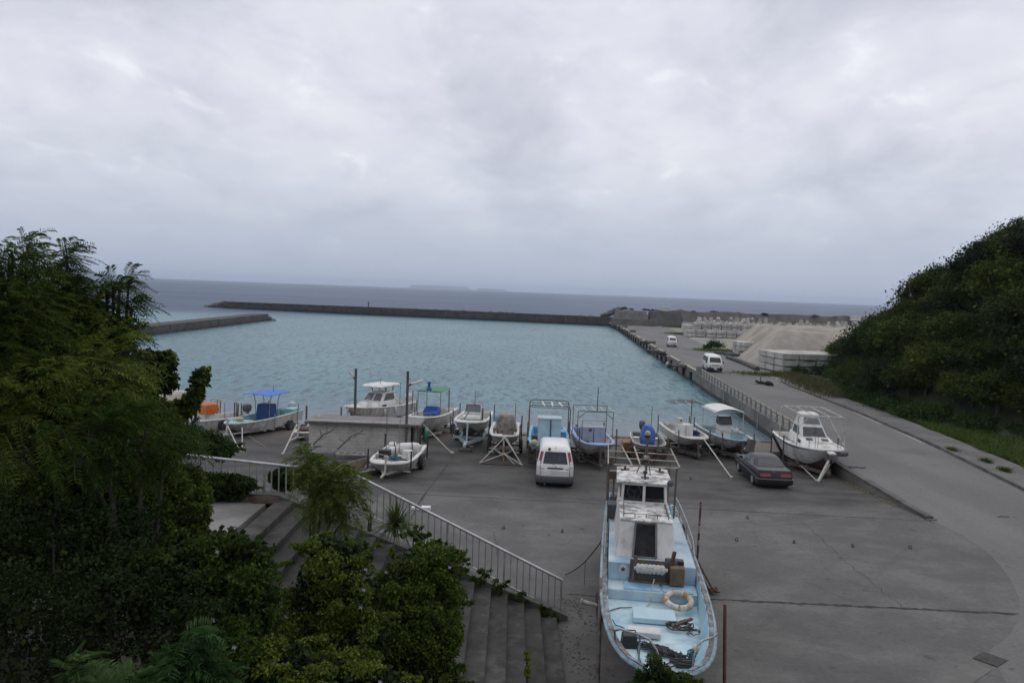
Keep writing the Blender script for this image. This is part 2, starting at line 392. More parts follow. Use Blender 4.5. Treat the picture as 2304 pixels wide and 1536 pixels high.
# road
arc = [at(2092, 1170), at(2165, 1205), at(2230, 1250), at(2272, 1300), at(2295, 1350), at(2292, 1395), at(2270, 1430), at(2225, 1463)]
left = [(a.x, a.y) for a in arc]
b = MB(); ys = [31.3, 36, 41, 46, 51.5, 60, 70, 79, 87.2, 100, 111, 130, 150, 175, 200, 224]
for y in ys:
    for x in (Q(y) + .02, RX(y)): b.v.append((x, y, .006))
b.f += [(2 * i, 2 * i + 1, 2 * i + 3, 2 * i + 2) for i in range(len(ys) - 1)]
lf = left + [(11.3, 16.2), (9.2, 8), (8, -20)]
o = len(b.v)
for x, y in lf: b.v += [(x, y, .006), (RX(y) + .02, y, .006)]
b.f += [(o + 2 * i, o + 2 * i + 2, o + 2 * i + 3, o + 2 * i + 1) for i in range(len(lf) - 1)]
b.build('road', rdm, kind='structure')
b = MB(); b.sheet([(30.1, 224, .003), (46, 230, .003), (60, 190, .003), (80, 190, .003), (80, 245, .003), (30.1, 245, .003)]); b.build('quay_head_ground', grm, kind='structure')

# joints and cracks in the yard, lying on it
crm = mat('joint_dirt', (.022, .021, .02), (.05, .048, .044), 3, .95)
def joint(p, q, wd, n=40, wob=.02, ragged=True):
    r_ = random.Random(int(p[0] * 31 + q[1] * 17)); p, q = Vector(p), Vector(q); d = (q - p); nx = Vector((-d.y, d.x, 0)).normalized(); pts = []; ws = []
    for i in range(n + 1):
        pt = p + d * (i / n) + nx * r_.uniform(-wob, wob); pt.z = gz(pt.y) + .004; pts.append(pt)
        ws.append(wd * (r_.uniform(.5, 1.7) if ragged else 1))
    bb = MB(); bb.ribbon(pts, ws); bb.build('yard_joint', crm, kind='structure')
def jp(px, py): a = at(px, py); return at(px, py, gz(a.y))
joint((-12, 33.0, 0), at(1360, 1133), .065); joint(at(1360, 1133), at(1980, 1166), .06); joint(at(1985, 1166), at(2085, 1171), .03)
joint(at(1590, 1347), at(2298, 1381), .11, 70, .03); joint(at(1275, 1335), at(1350, 1342), .06, 14)
joint(at(1046, 985, -.65), at(945, 1128), .07, 24); joint(at(945, 1128), at(925, 1165), .07, 8)
joint(at(1112, 1195), at(1120, 1262), .02, 16, .03); joint(at(1040, 1012, -.45), at(1150, 1020, -.5), .05, 12)
joint(at(1805, 1172), at(1900, 1260), .018, 14, .06); joint(at(1900, 1260), at(2030, 1365), .015, 14, .08)
tym = mat('tyre_mark', (.03, .03, .03), None, 1, .9, alpha=.03); scm = mat('scrape_mark', (.34, .335, .32), None, 1, .9, alpha=.10)
def mark(px_pts, wd, m, off=0, nm='tyre_mark'):
    P = [at(x, y) for x, y in px_pts]; pts = []
    for i in range(len(P) - 1):
        for k in range(8): pts.append(P[i].lerp(P[i + 1], k / 8))
    pts.append(P[-1]); sm = [sum((pts[min(max(i + d_, 0), len(pts) - 1)] for d_ in range(-5, 6)), Vector()) / 11 for i in range(len(pts))]; out = []
    for i, p in enumerate(sm): t = sm[min(i + 1, len(sm) - 1)] - sm[max(i - 1, 0)]; out.append(p + Vector((-t.y, t.x, 0)).normalized() * off); out[-1].z = gz(out[-1].y) + .008
    bb = MB(); bb.ribbon(out, [wd * rnd.uniform(.7, 1.2) for _ in out]); bb.build(nm, m, kind='structure')
for pp in (((1240, 1115), (1300, 1180), (1560, 1260), (1900, 1300), (2240, 1290)), ((1745, 1118), (1720, 1180), (1800, 1290), (2050, 1380), (2230, 1400)), ((1700, 1500), (1900, 1300), (2030, 1190), (2090, 1140))):
    mark(pp, .17, tym, -.7); mark(pp, .17, tym, .7)
for pp in (((1640, 1185), (1840, 1172), (2060, 1140)), ((1700, 1240), (1950, 1250), (2150, 1285)), ((1650, 1430), (1830, 1450), (2010, 1500)), ((1000, 1170), (1150, 1190), (1330, 1190))): mark(pp, .30, scm, 0, 'scrape_mark')
# weeds and dirt along the kerb foot
# road kerb (between slipway and road) doubles as the top of the retaining wall
cop = T('quay_wall', 'long concrete quay wall with raised edge holding the road above the water', 'quay wall')
b = MB(); rings = []
for y in [31.3, 36, 41, 46, 51.5, 60, 70, 80, 87.2, 100, 111, 130, 150, 175, 200, 224]:
    x = Q(y); rings.append([(x - .1, y, -3.2), (x - .1, y, .05), (x + .28, y, .05), (x + .28, y, -3.2)])
b.loft(rings); b.build('wall', mat('quay_concrete', (.20, .195, .18), (.12, .117, .108), .9, .9, c3=(.075, .073, .068), s3=.5, stretch=(1, .35, .35), bump=.3, bscale=10), cop)
b = MB(); rings = []
for y in [31.4, 36, 41, 46, 51.3]:
    x = Q(y); rings.append([(x - .12, y, .0), (x - .12, y, .14), (x + .2, y, .14), (x + .2, y, .0)])
b.loft(rings); b.build('kerb', M['dark_concrete'], cop, bevel=.02)
rings = []
for y in [56, 60, 70, 80, 87.2, 100, 111, 130, 150, 175, 200, 224]:
    x = Q(y); rings.append([(x - .112, y, -1.5), (x - .112, y, -.86 + .08 * math.sin(y)), (x + .1, y, -.86), (x + .1, y, -1.5)])
b = MB(); b.loft(rings); b.build('tide_stain', mat('tide_weed', (.03, .032, .026), (.05, .05, .042), 2, .8), cop)
for i in range(24):
    y = 60 + i * 6.6; x = Q(y)
    bb = MB(); bb.box((x - .12, y, -.6), (.08, .25, 1.15)); bb.build('buttress', M['concrete'], cop)

# pavement right of the road, its kerb, channel and verge
b = MB(); rings = []
ys = [-20, 8, 20, 30, 37, 43, 48.8, 56, 63, 71, 79, 84]
for y in ys:
    x = RX(y); wd = 2.3 if y < 70 else 2.0 - (y - 70) * .03
    x2 = x + wd + .25 * math.sin(y * .9)
    rings.append([(x + .15, y, -.1), (x + .15, y, .13), (x2, y, .15), (x2, y, -.1)])
b.loft(rings); b.build('pavement', wkm, kind='structure')
b = MB(); rings = []
for y in ys:
    x = RX(y); rings.append([(x, y, -.1), (x + .02, y, .15), (x + .148, y, .15), (x + .148, y, -.1)])
b.loft(rings); b.build('kerb', M['dark_concrete'], kind='structure')
b = MB(); 
for y0, y1 in zip(ys[3:-1], ys[4:]):
    if rnd.random() < .5:
        a, c = y0 + .3, y1 - (y1 - y0) * rnd.uniform(.1, .5)
        b.ribbon([(RX(a) - .22, a, .012), (RX((a + c) / 2) - .2, (a + c) / 2, .012), (RX(c) - .24, c, .012)], [.10, .16, .06])
b.build('road_edge_line', mat('worn_line_paint', (.42, .41, .37), (.22, .215, .2), 4, .8), kind='structure')
# drain cover at lower right
dg = at(2085, 1545) - at(2225, 1462)
g = T('drain_grate', 'rectangular steel drain grate set in the concrete at the lower right', 'drain grate', at(2228, 1482, .008), math.atan2(dg.y, dg.x))
bb = MB(); bb.box((0, 0, 0), (.66, .58, .012)); bb.build('frame', M['black'], g)
bb = MB()
for i in range(12): bb.box((-.28 + i * .051, 0, .010), (.026, .54, .012))
bb.build('bars', mat('dull_grate', (.10, .095, .085), (.06, .058, .055), 8, .7), g)
bb = MB(); p0, p1 = at(2215, 1470), at(2085, 1545); bb.ribbon([at(2205, 1495, .01), at(2120, 1550, .01), at(1900, 1700, .01)], .55); bb.build('drain_channel', mat('channel_concrete', (.15, .148, .14), (.11, .108, .10), 1.2, .9), kind='structure')

# ------------------------------------------------------------------ hill on the right
def sst(a, b_, x): x = min(max((x - a) / (b_ - a), 0), 1); return x * x * (3 - 2 * x)
def FT(y): return plin([(-40, 40), (34, 38), (50, 37), (57, 33), (62, 32), (70, 33), (80, 36), (93, 39.5), (110, 46)], y)
def hill_z(x, y):
    foot = FT(y) - 1.0
    h = min(max(0, (x - foot - .8)) * 1.06, 13.6) * (1 - sst(72, 108, y)) + max(0, min(x - foot, 2)) * .12
    if y < 34: h *= sst(-30, 30, y) * .6 + .4
    return h
b = MB(); nx, ny = 34, 40
for j in range(ny):
    y = -30 + j * 3.7
    foot = RX(min(y, 84)) + 2.0 + max(0, y - 84) * .45
    for i in range(nx):
        x = foot + (i / (nx - 1)) ** 1.4 * 60
        b.v.append((x, y, .02 + hill_z(x, y) + (.25 * math.sin(x * 1.3 + y) if i > 3 else 0)))
b.f += [(j * nx + i, j * nx + i + 1, (j + 1) * nx + i + 1, (j + 1) * nx + i) for j in range(ny - 1) for i in range(nx - 1)]
soil = mat('grassy_soil', (.016, .026, .008), (.026, .040, .011), .8, .95, c3=(.03, .028, .014), s3=.3, bump=.5, bscale=6)
b.build('hill', soil, smooth=60, kind='structure')

# ------------------------------------------------------------------ hillside under the camera and the platform above the steps
PZ, FY = 3.0, 20.45
def slope_z(x, y):
    if x < -6.9:
        t = sst(13, 2, y); zb = PZ + t * 3.8
        if y > 10: zb = min(zb, PZ - .12) if y > 13 else zb
        return zb
    k = sst(-6.9, 1.8, x)
    near = 6.8 - max(0, y + 1) * .60
    return max(near, (PZ - .3) * (1 - k) * sst(14, 12.5, y), -.2) if y < 13.5 else -.3
b = MB(); xs = [-60, -45, -35, -28, -22, -18, -15, -12, -10, -8.4, -7, -5.5, -4, -2.5, -1, .5, 2, 3.5, 5, 7, 9, 12]; ys = [-40, -20, -8, -3, -1, 0, 1, 2, 3, 4, 5, 6, 7, 8, 9, 10, 11, 12, 12.95, 14, 15.5, 17, 18.5, 20.3]
for y in ys:
    for x in xs:
        z = slope_z(x, y)
        if x > 4: z = min(z, max(-.2, z - (x - 4) * .9))
        b.v.append((x, y, z - .03))
n = len(xs); b.f += [(j * n + i, j * n + i + 1, (j + 1) * n + i + 1, (j + 1) * n + i) for j in range(len(ys) - 1) for i in range(n - 1)]
b.build('hillside', mat('hillside_soil', (.014, .017, .008), (.022, .020, .011), 1.2, .95, bump=.5, bscale=6), smooth=60, kind='structure')
# concrete steps: treads run away from the camera, rising to the left
NS = 17; X0, X1 = 1.45, -6.0; tr = (X0 - X1) / NS; rs = PZ / NS
stp = T('concrete_steps', 'wide flight of dark weathered concrete steps beside the metal handrail', 'steps', (0, 0, 0))
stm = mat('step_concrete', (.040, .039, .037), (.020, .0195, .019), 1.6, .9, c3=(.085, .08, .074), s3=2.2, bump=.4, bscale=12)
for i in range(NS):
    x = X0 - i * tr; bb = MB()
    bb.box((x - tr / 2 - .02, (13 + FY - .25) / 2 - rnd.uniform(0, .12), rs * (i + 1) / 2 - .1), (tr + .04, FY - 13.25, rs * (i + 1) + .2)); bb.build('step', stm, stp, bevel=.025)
bb = MB(); bb.box(((X1 - 11.5) / 2 - .1, (16.5 + FY) / 2, PZ / 2 - .15), (abs(X1 + 11.5) - .2 + 0, FY - 16.5, PZ + .3))
bb.build('landing', mat('landing_concrete', (.21, .205, .20), (.14, .137, .13), .9, .9, c3=(.09, .087, .08), s3=.5, bump=.2), stp)
# low side kerb of the steps under the handrail
bb = MB(); bb.loft([[(X0 + .3, FY - .28, -.1), (X0 + .3, FY + .1, -.1), (X0 + .3, FY + .1, .15), (X0 + .3, FY - .28, .15)], [(X1, FY - .28, PZ - .4), (X1, FY + .1, PZ - .4), (X1, FY + .1, PZ + .12), (X1, FY - .28, PZ + .12)], [(-40, FY - .28, PZ - .5), (-40, FY + .1, PZ - .5), (-40, FY + .1, PZ + .1), (-40, FY - .28, PZ + .1)]])
bb.build('side_kerb', M['dark_concrete'], stp)
bb = MB(); bb.box((-23, FY + .14, 1.3), (34, .12, 3.2)); bb.build('retaining_wall', M['concrete'], stp)
bb = MB(); bb.prism([(X0 + .3, -.2), (X1, -.2), (X1, PZ - .3), ], 0, .1)
bb.v = [(x, FY + .1 + z, y) for x, y, z in bb.v]; bb.build('side_wall', M['concrete'], stp)
# dirt on the landing and beside the fence foot
b = MB()
for i in range(12):
    x = -11.3 + i * .45
    b.ell((x, FY - .35 + .1 * math.sin(i), PZ), (.45, .3, .12 + .06 * math.sin(i * 2.3)), 10, 6)
b.build('soil_bank', mat('dark_leaf_soil', (.035, .026, .018), (.06, .045, .03), 4, .95, bump=.6), smooth=60, kind='structure')

# handrails
def rail_fence(name, label, pts, h, posts, dx=.18):
    r_ = T(name, label, 'handrail')
    bb = MB(); bb.tube([(p[0], p[1], p[2] + h) for p in pts], .040, 8); bb.build('top_rail', mat('pale_aluminium', (.48, .49, .49), (.36, .37, .37), 3, .4, .5), r_, smooth=50)
    bb = MB(); bb.tube([(p[0], p[1], p[2] + .12) for p in pts], .02, 6); bb.build('bottom_rail', MATS['pale_aluminium'], r_)
    k = 0
    for a, c in zip(pts, pts[1:]):
        a, c = Vector(a), Vector(c); n = max(1, int((c - a).length / dx))
        for i in range(n + (1 if c == Vector(pts[-1]) else 0)):
            p = a.lerp(c, i / n); main = k % posts == 0; k += 1
            bb = MB()
            if main: bb.box((p.x, p.y, p.z + h / 2 - .05), (.055, .055, h + .1))
            else: bb.box((p.x, p.y, p.z + .12 + (h - .12) / 2), (.032, .032, h - .12))
            bb.build('post' if main else 'baluster', MATS['pale_aluminium'], r_)
    return r_
e = at(1268, 1332, 1.0); e0 = (e.x, FY, 0.02)
ft = aY(792, 1064, FY); fl = aY(398, 1021, FY); fe = aY(325, 978, 25)
rail_fence('handrail_fence', 'long pale metal handrail with balusters climbing along the far side of the steps', [e0, (ft.x, FY, ft.z - 1.0), (fl.x, FY, fl.z - 1.0), (fe.x, 25, fe.z - 1.0)], 1.0, 9, .19)
nr = [aY(1075, 1556, 13.0), aY(930, 1477, 13.0)]
rail_fence('handrail', 'short pale metal handrail on the near side of the steps, half hidden in vines', [(p.x, 13.0, p.z - .8) for p in nr], .8, 9, .3)
# breakwaters
bwm = mat('breakwater_concrete', (.085, .082, .077), (.052, .05, .048), .5, .95, c3=(.055, .054, .052), s3=.15, stretch=(1, 1, 1.5), bump=.3, bscale=6)
def breakwater(label, pts, wd, top, caps):
    r_ = T('breakwater', label, 'breakwater', (0, 0, 0)); rings = []
    for i, p in enumerate(pts):
        a = Vector(pts[max(i - 1, 0)]); c = Vector(pts[min(i + 1, len(pts) - 1)]); d = (c - a).normalized(); nx_ = Vector((-d.y, d.x))
        q = Vector(p); rings.append([(*(q - nx_ * wd / 2), SEA - 2), (*(q - nx_ * (wd / 2 - .15)), top[i]), (*(q + nx_ * (wd / 2 - .15)), top[i]), (*(q + nx_ * wd / 2), SEA - 2)])
    bb = MB(); bb.loft(rings); bb.build('wall', bwm, r_)
    tr_ = []
    for i, p in enumerate(pts):
        a = Vector(pts[max(i - 1, 0)]); c = Vector(pts[min(i + 1, len(pts) - 1)]); d = (c - a).normalized(); nx_ = Vector((-d.y, d.x)); q = Vector(p); tr_.append([(*(q + nx_ * k * (wd / 2 + .05)), z) for k, z in ((-1, SEA - 1), (-1, SEA + .55), (1, SEA + .55), (1, SEA - 1))])
    bb = MB(); bb.loft(tr_); bb.build('tide_stain', mat('wall_algae', (.030, .032, .026), (.055, .055, .045), .6, .85), r_)
    for i in range(caps):                           # construction joints between the cast bays
        f_ = (i + .5) / caps * (len(pts) - 1); k = min(int(f_), len(pts) - 2); q = Vector(pts[k]).lerp(Vector(pts[k + 1]), f_ - k); zt = top[k] + (top[k + 1] - top[k]) * (f_ - k)
        d = (Vector(pts[k + 1]) - Vector(pts[k])); bb = MB(); bb.box((q.x, q.y, (zt + SEA - 1) / 2 + .03), (.3, wd + .06, zt - SEA + 1), math.atan2(d.y, d.x)); bb.build('bay_joint', M['dark_concrete'], r_)
    return r_
A = at(1392, 734, SEA); B_ = at(900, 711, SEA); C_ = at(510, 692, SEA)
breakwater('long far concrete breakwater across the harbour mouth', [(A.x + 6, A.y - 2), (A.x, A.y), (B_.x, B_.y), (C_.x, C_.y)], 3, [1.6, 1.6, 1.45, 1.0], 11)
D_ = at(600, 721, SEA); E_ = at(310, 757, SEA)
breakwater('shorter near concrete breakwater jutting out from behind the trees at the left', [(D_.x - 1.5, D_.y), (E_.x - 1.5, E_.y), (E_.x - 4, 60)], 4.2, [.45, .30, .3], 6)
# rubble armour at the two tips and along the far wall
rock = mat('armour_stone', (.15, .145, .135), (.09, .087, .08), .9, .95, c3=(.06, .058, .055), s3=.5)
def boulder(seed):
    r_ = random.Random(seed); bb = MB(); bb.ell((0, 0, 0), (1, .8, .7), 8, 5); bb.v = [(x * r_.uniform(.75, 1.2), y * r_.uniform(.75, 1.2), z * r_.uniform(.7, 1.2)) for x, y, z in bb.v]; return bb
proto = [boulder(i).build('boulder', rock) for i in range(4)]
spots = [(px, py, at(px, py, SEA).y, s) for px, py, s in ((465, 691, 1.4), (476, 689, 1.6), (486, 686, 1.9), (497, 688, 1.7), (503, 683, 1.8), (508, 688, 1.6), (514, 690, 1.3), (520, 691, 1.2), (492, 691, 1.4), (608, 720, 1.0), (614, 721, .9), (605, 717, 1.1), (621, 724, .6))]
for i, (px, py, Y, s) in enumerate(spots):
    o = proto[i] if i < 4 else proto[i % 4].copy()
    if i >= 4: col.objects.link(o)
    Y = C_.y + (2 if i < 9 else 0) if i < 9 else D_.y; p = aY(px, py, Y); o.location = p; o.scale = (s, s, s * .85); o.rotation_euler = (0, 0, i * 1.7)
    tag(o, 'grey armour boulder heaped at the tip of the far breakwater' if i < 9 else 'dark boulder lying off the tip of the near breakwater', 'boulder', 'boulders at the far breakwater tip' if i < 9 else 'boulders at the near breakwater tip')
for i in range(11):
    o = proto[i % 4].copy(); col.objects.link(o); t_ = rnd.uniform(.05, .98); p = A.lerp(B_, t_); o.location = (p.x, p.y + 1.9, 1.55 - .15 * t_); s = rnd.uniform(.5, .9); o.scale = (s * 1.5, s, s * .5); o.rotation_euler = (0, 0, i)
    tag(o, 'rock of the outer armour showing above the far breakwater', 'boulder', 'rocks above the far breakwater wall')
for i in range(8):
    o = proto[i % 4].copy(); col.objects.link(o); o.location = aY(1362 + i * 4.5, 709 - i * 1.9, 252); s = 1.2; o.scale = (s * 1.3, s, s); o.rotation_euler = (0, 0, i)
    tag(o, 'boulder on the slope beside the sea wall end', 'boulder', 'boulders beside the sea wall end')
p = aY(829, 690, B_.y); b = MB(); b.tube([(p.x, p.y, 1.3), (p.x, p.y, 2.9)], .22, 8); b.lathe([(.3, 0), (.3, .35), (.1, .5)], (p.x, p.y, 2.8)); tag(b.build('marker_post', M['dark_pipe']), 'thin dark marker post standing on the far breakwater', 'marker post')
# sea wall block behind the quay head
sw = T('sea_wall', 'tall sloping concrete sea wall at the end of the quay road', 'sea wall')
def sw_slab(pxa, pxb, pyb, pyt, Y, name, m, lean=3.0, th=6, zt=None):
    a0, b0 = aY(pxa, 700, Y), aY(pxb, 700, Y); zt = aY((pxa + pxb) / 2, pyt, Y + lean).z
    bb = MB(); bb.add([(a0.x, Y, -.1), (b0.x, Y + .5, -.1), (b0.x - .6, Y + lean, zt), (a0.x + .6, Y + lean, zt), (a0.x, Y + th + lean, -.1), (b0.x, Y + th + lean, -.1), (b0.x - .6, Y + th, zt), (a0.x + .6, Y + th, zt)],
        [(0, 1, 2, 3), (3, 2, 6, 7), (5, 4, 7, 6), (4, 0, 3, 7), (1, 5, 6, 2), (4, 5, 1, 0)]); return bb.build(name, m, sw)
sw_slab(1386, 1463, 731, 699, 229, 'sloped_face', mat('seawall_concrete', (.16, .155, .145), (.115, .112, .105), .4, .95, c3=(.085, .083, .08), s3=.2))
sw_slab(1463.6, 1542, 733, 700, 231, 'sloped_face', mat('seawall_dark_concrete', (.085, .083, .08), (.06, .059, .057), .4, .95))
bb = MB(); p, q = at(1384, 733), at(1463, 731); bb.box(((p.x + q.x) / 2, 227.4, .9), (q.x - p.x + .4, 1.2, 2.1), 0); bb.build('lower_wall', MATS['seawall_concrete'], sw, bevel=.05)
# shore bank behind the works yard
b = MB(); rings = []
for i in range(46):
    x = 44 + i * 4.2; rr = random.Random(i)
    h = 4.5 + rr.uniform(-.35, .35); y = 244 + i * .35
    rings.append([(x, y - 5, -.2), (x, y - 2.4, 2.0 + rr.uniform(-.4, .4)), (x, y, h), (x, y + 4, h + rr.uniform(-.3, .3)), (x, y + 14, -3)])
b.loft(rings, False, False, False); b.build('shore_bank', mat('rock_bank', (.115, .108, .098), (.07, .066, .06), .35, .95, c3=(.14, .13, .115), s3=.2, bump=.6, bscale=1.2), kind='structure')
# islands
isl = mat('island_scrub', (.06, .075, .055), (.09, .09, .07), .01, .95)
def island(pxa, pxb, Y, hs, name, beach=False):
    a, c = aY(pxa, 640, Y), aY(pxb, 640, Y); n = len(hs); bb = MB(); rings = []
    for i, h in enumerate(hs):
        x = a.x + (c.x - a.x) * i / (n - 1); rings.append([(x, Y - 60, SEA - 1), (x, Y - 20, SEA + h * .7), (x, Y + 60, SEA + h), (x, Y + 220, SEA - 1)])
    bb.loft(rings, False, False, False); bb.build(name, isl, smooth=80, kind='structure')
rr = random.Random(3)
island(920, 1066, 20000, [2] + [84 + rr.uniform(-4, 4) for _ in range(28)] + [26, 12, 2], 'low_island')
island(1070, 1146, 20000, [2, 42] + [58 + rr.uniform(-4, 3) for _ in range(14)] + [10, 2], 'low_islet')
island(-420, 300, 9000, [130, 150, 160, 150, 150, 160, 165, 158, 150, 135, 120, 98, 94, 86, 78, 42, 14, 0], 'headland')
# ------------------------------------------------------------------ vehicles
def rrect(hw, yf, yr, rc, z, n=4):
    """rounded rectangle ring, counter-clockwise; front is -y"""
    pts = []
    for cx_, cy_, a0 in ((hw - rc, yr - rc, 0), (-hw + rc, yr - rc, 90), (-hw + rc, yf + rc, 180), (hw - rc, yf + rc, 270)):
        for k in range(n + 1):
            a = R(a0 + 90 * k / n); pts.append(Vector((cx_ + rc * math.cos(a), cy_ + rc * math.sin(a), z)))
    return pts
class Car:
    """levels: (z, front y, rear y, half width, corner radius), front towards -y"""
    def __init__(s, lv): s.lv = lv
    def body(s, root, m, name='body', cap=True):
        bb = MB(); bb.loft([rrect(hw, yf, yr, rc, z) for z, yf, yr, hw, rc in s.lv]); return bb.build(name, m, root, smooth=40)
    def L(s, z):
        for a, b_ in zip(s.lv, s.lv[1:]):
            if z <= b_[0]:
                k = (z - a[0]) / max(b_[0] - a[0], 1e-6); return [p + (q - p) * k for p, q in zip(a, b_)]
        return s.lv[-1]
    def patch(s, root, face, poly, m, name, off=.008, parent=None):
        bb = MB(); vs = []
        for u, z in poly:
            _, yf, yr, hw, rc = s.L(z)
            vs.append({'rear': (u, yr + off, z), 'front': (u, yf - off, z), 'left': (-hw - off, u, z), 'right': (hw + off, u, z)}[face])
        if face in ('rear', 'left'): vs = vs[::-1]
        bb.add(vs, [tuple(range(len(vs)))]); o = bb.build(name, m, parent or root)
        sdf = o.modifiers.new('thickness', 'SOLIDIFY'); sdf.thickness = .012; sdf.offset = 0
        return o
def wheel(root, x, y, r_, wd, rimm=None, rr=.62):
    bb = MB(); sx = 1 if x > 0 else -1
    bb.lathe([(r_ * .6, -wd / 2), (r_ * .93, -wd / 2), (r_, -wd * .32), (r_, wd * .32), (r_ * .93, wd / 2), (r_ * .6, wd / 2)], (x, y, r_), (1, 0, 0), 20); t = bb.build('wheel', M['rubber'], root, smooth=40)
    bb = MB(); bb.lathe([(.02, wd * .40), (r_ * rr * .35, wd * .46), (r_ * rr * .8, wd * .40), (r_ * rr, wd * .52)], (x, y, r_), (sx, 0, 0), 16); bb.build('rim', rimm or M['steel'], t, smooth=40)
    return t
def arch(c, root, y, r_, face='left'):
    n = 12; _, yf, yr, hw, rc = c.L(.5)
    bb = MB(); sx = -1 if face == 'left' else 1
    pts = [(sx * (hw + .004), y + r_ * math.cos(math.pi * k / n), r_ * .88 + r_ * math.sin(math.pi * k / n)) for k in range(n + 1)]
    pts = [(sx * (hw + .004), y + r_, c.lv[0][0])] + pts + [(sx * (hw + .004), y - r_, c.lv[0][0])]
    bb.add(pts if sx > 0 else pts[::-1], [tuple(range(len(pts)))]); o = bb.build('wheel_arch', M['black'], root)

# white estate van seen from behind
p = at(1251, 1094, -.1)
v = T('minivan', 'white minivan parked tail to the camera in front of the blue framed boat', 'van', (p.x, p.y + 2.15, gz(p.y) - .06), R(180 - 2))
for ch in (0,): v.rotation_euler = (R(0), 0, R(178))
c = Car([(.28, -2.0, 2.08, .80, .22), (.42, -2.12, 2.17, .835, .25), (.75, -2.10, 2.19, .85, .22), (1.02, -1.95, 2.15, .845, .2), (1.10, -1.5, 2.12, .84, .2), (1.70, -.95, 1.84, .70, .2), (1.86, -.7, 1.62, .61, .25), (1.90, -.4, 1.35, .48, .25)])
c.body(v, M['car_white'])
c.patch(v, 'rear', [(-.56, 1.16), (.56, 1.16), (.48, 1.62), (.44, 1.66), (-.44, 1.66), (-.48, 1.62)], M['glass'], 'rear_window', .014)
for sx in (-1, 1):
    q = [(sx * .66, 1.04), (sx * .775, 1.04), (sx * .655, 1.66), (sx * .545, 1.66)]
    q = q if sx > 0 else [(a, z) for a, z in q][::-1]
    bb = MB()
    ln = [Vector((sx * x_, y_, z_)) for x_, y_, z_ in ((.675, 2.16, .98), (.80, 2.075, .98), (.665, 1.80, 1.66), (.555, 1.875, 1.66))]
    f_ = [(0, 1, 2, 3)] if sx < 0 else [(3, 2, 1, 0)]
    k1 = [ln[0].lerp(ln[3], t_) for t_ in (0, .24, 1)]; k2 = [ln[1].lerp(ln[2], t_) for t_ in (0, .24, 1)]
    for nm, mm, a, d in (('tail_lamp_clear', M['clear_lens'], 0, 1), ('tail_lamp', M['red_lens'], 1, 2)):
        bb = MB(); qd = [k1[a], k2[a], k2[d], k1[d]]; ofs = Vector((sx * .012, .016, 0)); bb.loft([[p_ - ofs * 2 for p_ in qd], [p_ + ofs for p_ in qd]]); bb.build(nm, mm, v, bevel=.006)
    c.patch(v, 'left' if sx < 0 else 'right', [(1.0, 1.14), (1.75, 1.14), (1.55, 1.62), (1.0, 1.62)], M['glass'], 'side_window', .012)
    c.patch(v, 'left' if sx < 0 else 'right', [(-.9, 1.14), (.92, 1.14), (.92, 1.62), (-.6, 1.62)], M['glass'], 'side_window', .012)
    for y in (-1.25, 1.35): arch(c, v, y, .36, 'left' if sx < 0 else 'right'); wheel(v, sx * .76, y, .31, .19)
    bb = MB(); bb.box((sx * .95, -1.05, 1.12), (.16, .1, .17)); bb.build('mirror', M['black'], v, bevel=.03)
bb = MB(); bb.loft([rrect(.845, 1.2, 2.24, .24, .30), rrect(.87, 1.2, 2.27, .24, .36), rrect(.872, 1.2, 2.27, .24, .58), rrect(.86, 1.2, 2.24, .24, .62)]); bb.build('bumper', M['bumper'], v, smooth=40)
bb = MB(); bb.box((0, 2.19, .70), (1.28, .06, .34)); bb.build('tailgate_panel', M['car_white'], v, bevel=.02)
c.patch(v, 'rear', [(-.35, .94), (.35, .94), (.35, 1.0), (-.35, 1.0)], M['black'], 'handle_garnish', .03)
bb = MB(); bb.box((0, 2.225, .79), (.40, .02, .17)); bb.build('number_plate', M['white'], v, bevel=.005)
for sx in (-1, 1): bb = MB(); bb.box((sx * .62, 2.272, .50), (.11, .02, .045)); bb.build('reflector', M['red_lens'], v)
for sx in (-1, 1): bb = MB(); bb.bar((sx * .665, 2.20, .60), (sx * .665, 2.165, 1.03), .012, .012); bb.build('tailgate_gap', M['black'], v)
bb = MB(); bb.tube([(.02, 2.135, 1.16), (.30, 2.10, 1.22)], .012); bb.build('wiper', M['black'], v)
bb = MB(); bb.box((.55, 2.19, .93), (.14, .012, .025)); bb.box((-.55, 2.19, .93), (.10, .012, .025)); bb.ell((-.02, 2.175, 1.06), (.035, .012, .03), 8, 5); bb.build('badge', M['chrome'], v)
bb = MB(); bb.box((0, 0, .22), (1.5, 3.6, .22)); bb.build('underbody', M['black'], v)  # black underside block added to deepen the shade beneath the minivan
bb = MB(); bb.box((.28, 1.83, 1.78), (.12, .10, .09)); bb.build('rear_mirror', M['black'], v, bevel=.015)
bb = MB(); bb.box((.24, 1.885, 1.77), (.05, .01, .05)); bb.build('sticker', M['orange_tarp'], v)
bb = MB(); bb.tube([(.0, 1.8, 1.80), (-.01, 1.74, 1.86)], .012); bb.build('antenna', M['black'], v)
bb = MB(); bb.tube([(.45, 2.0, .22), (.45, 2.22, .22)], .035, 8); bb.build('exhaust_pipe', M['steel'], v)

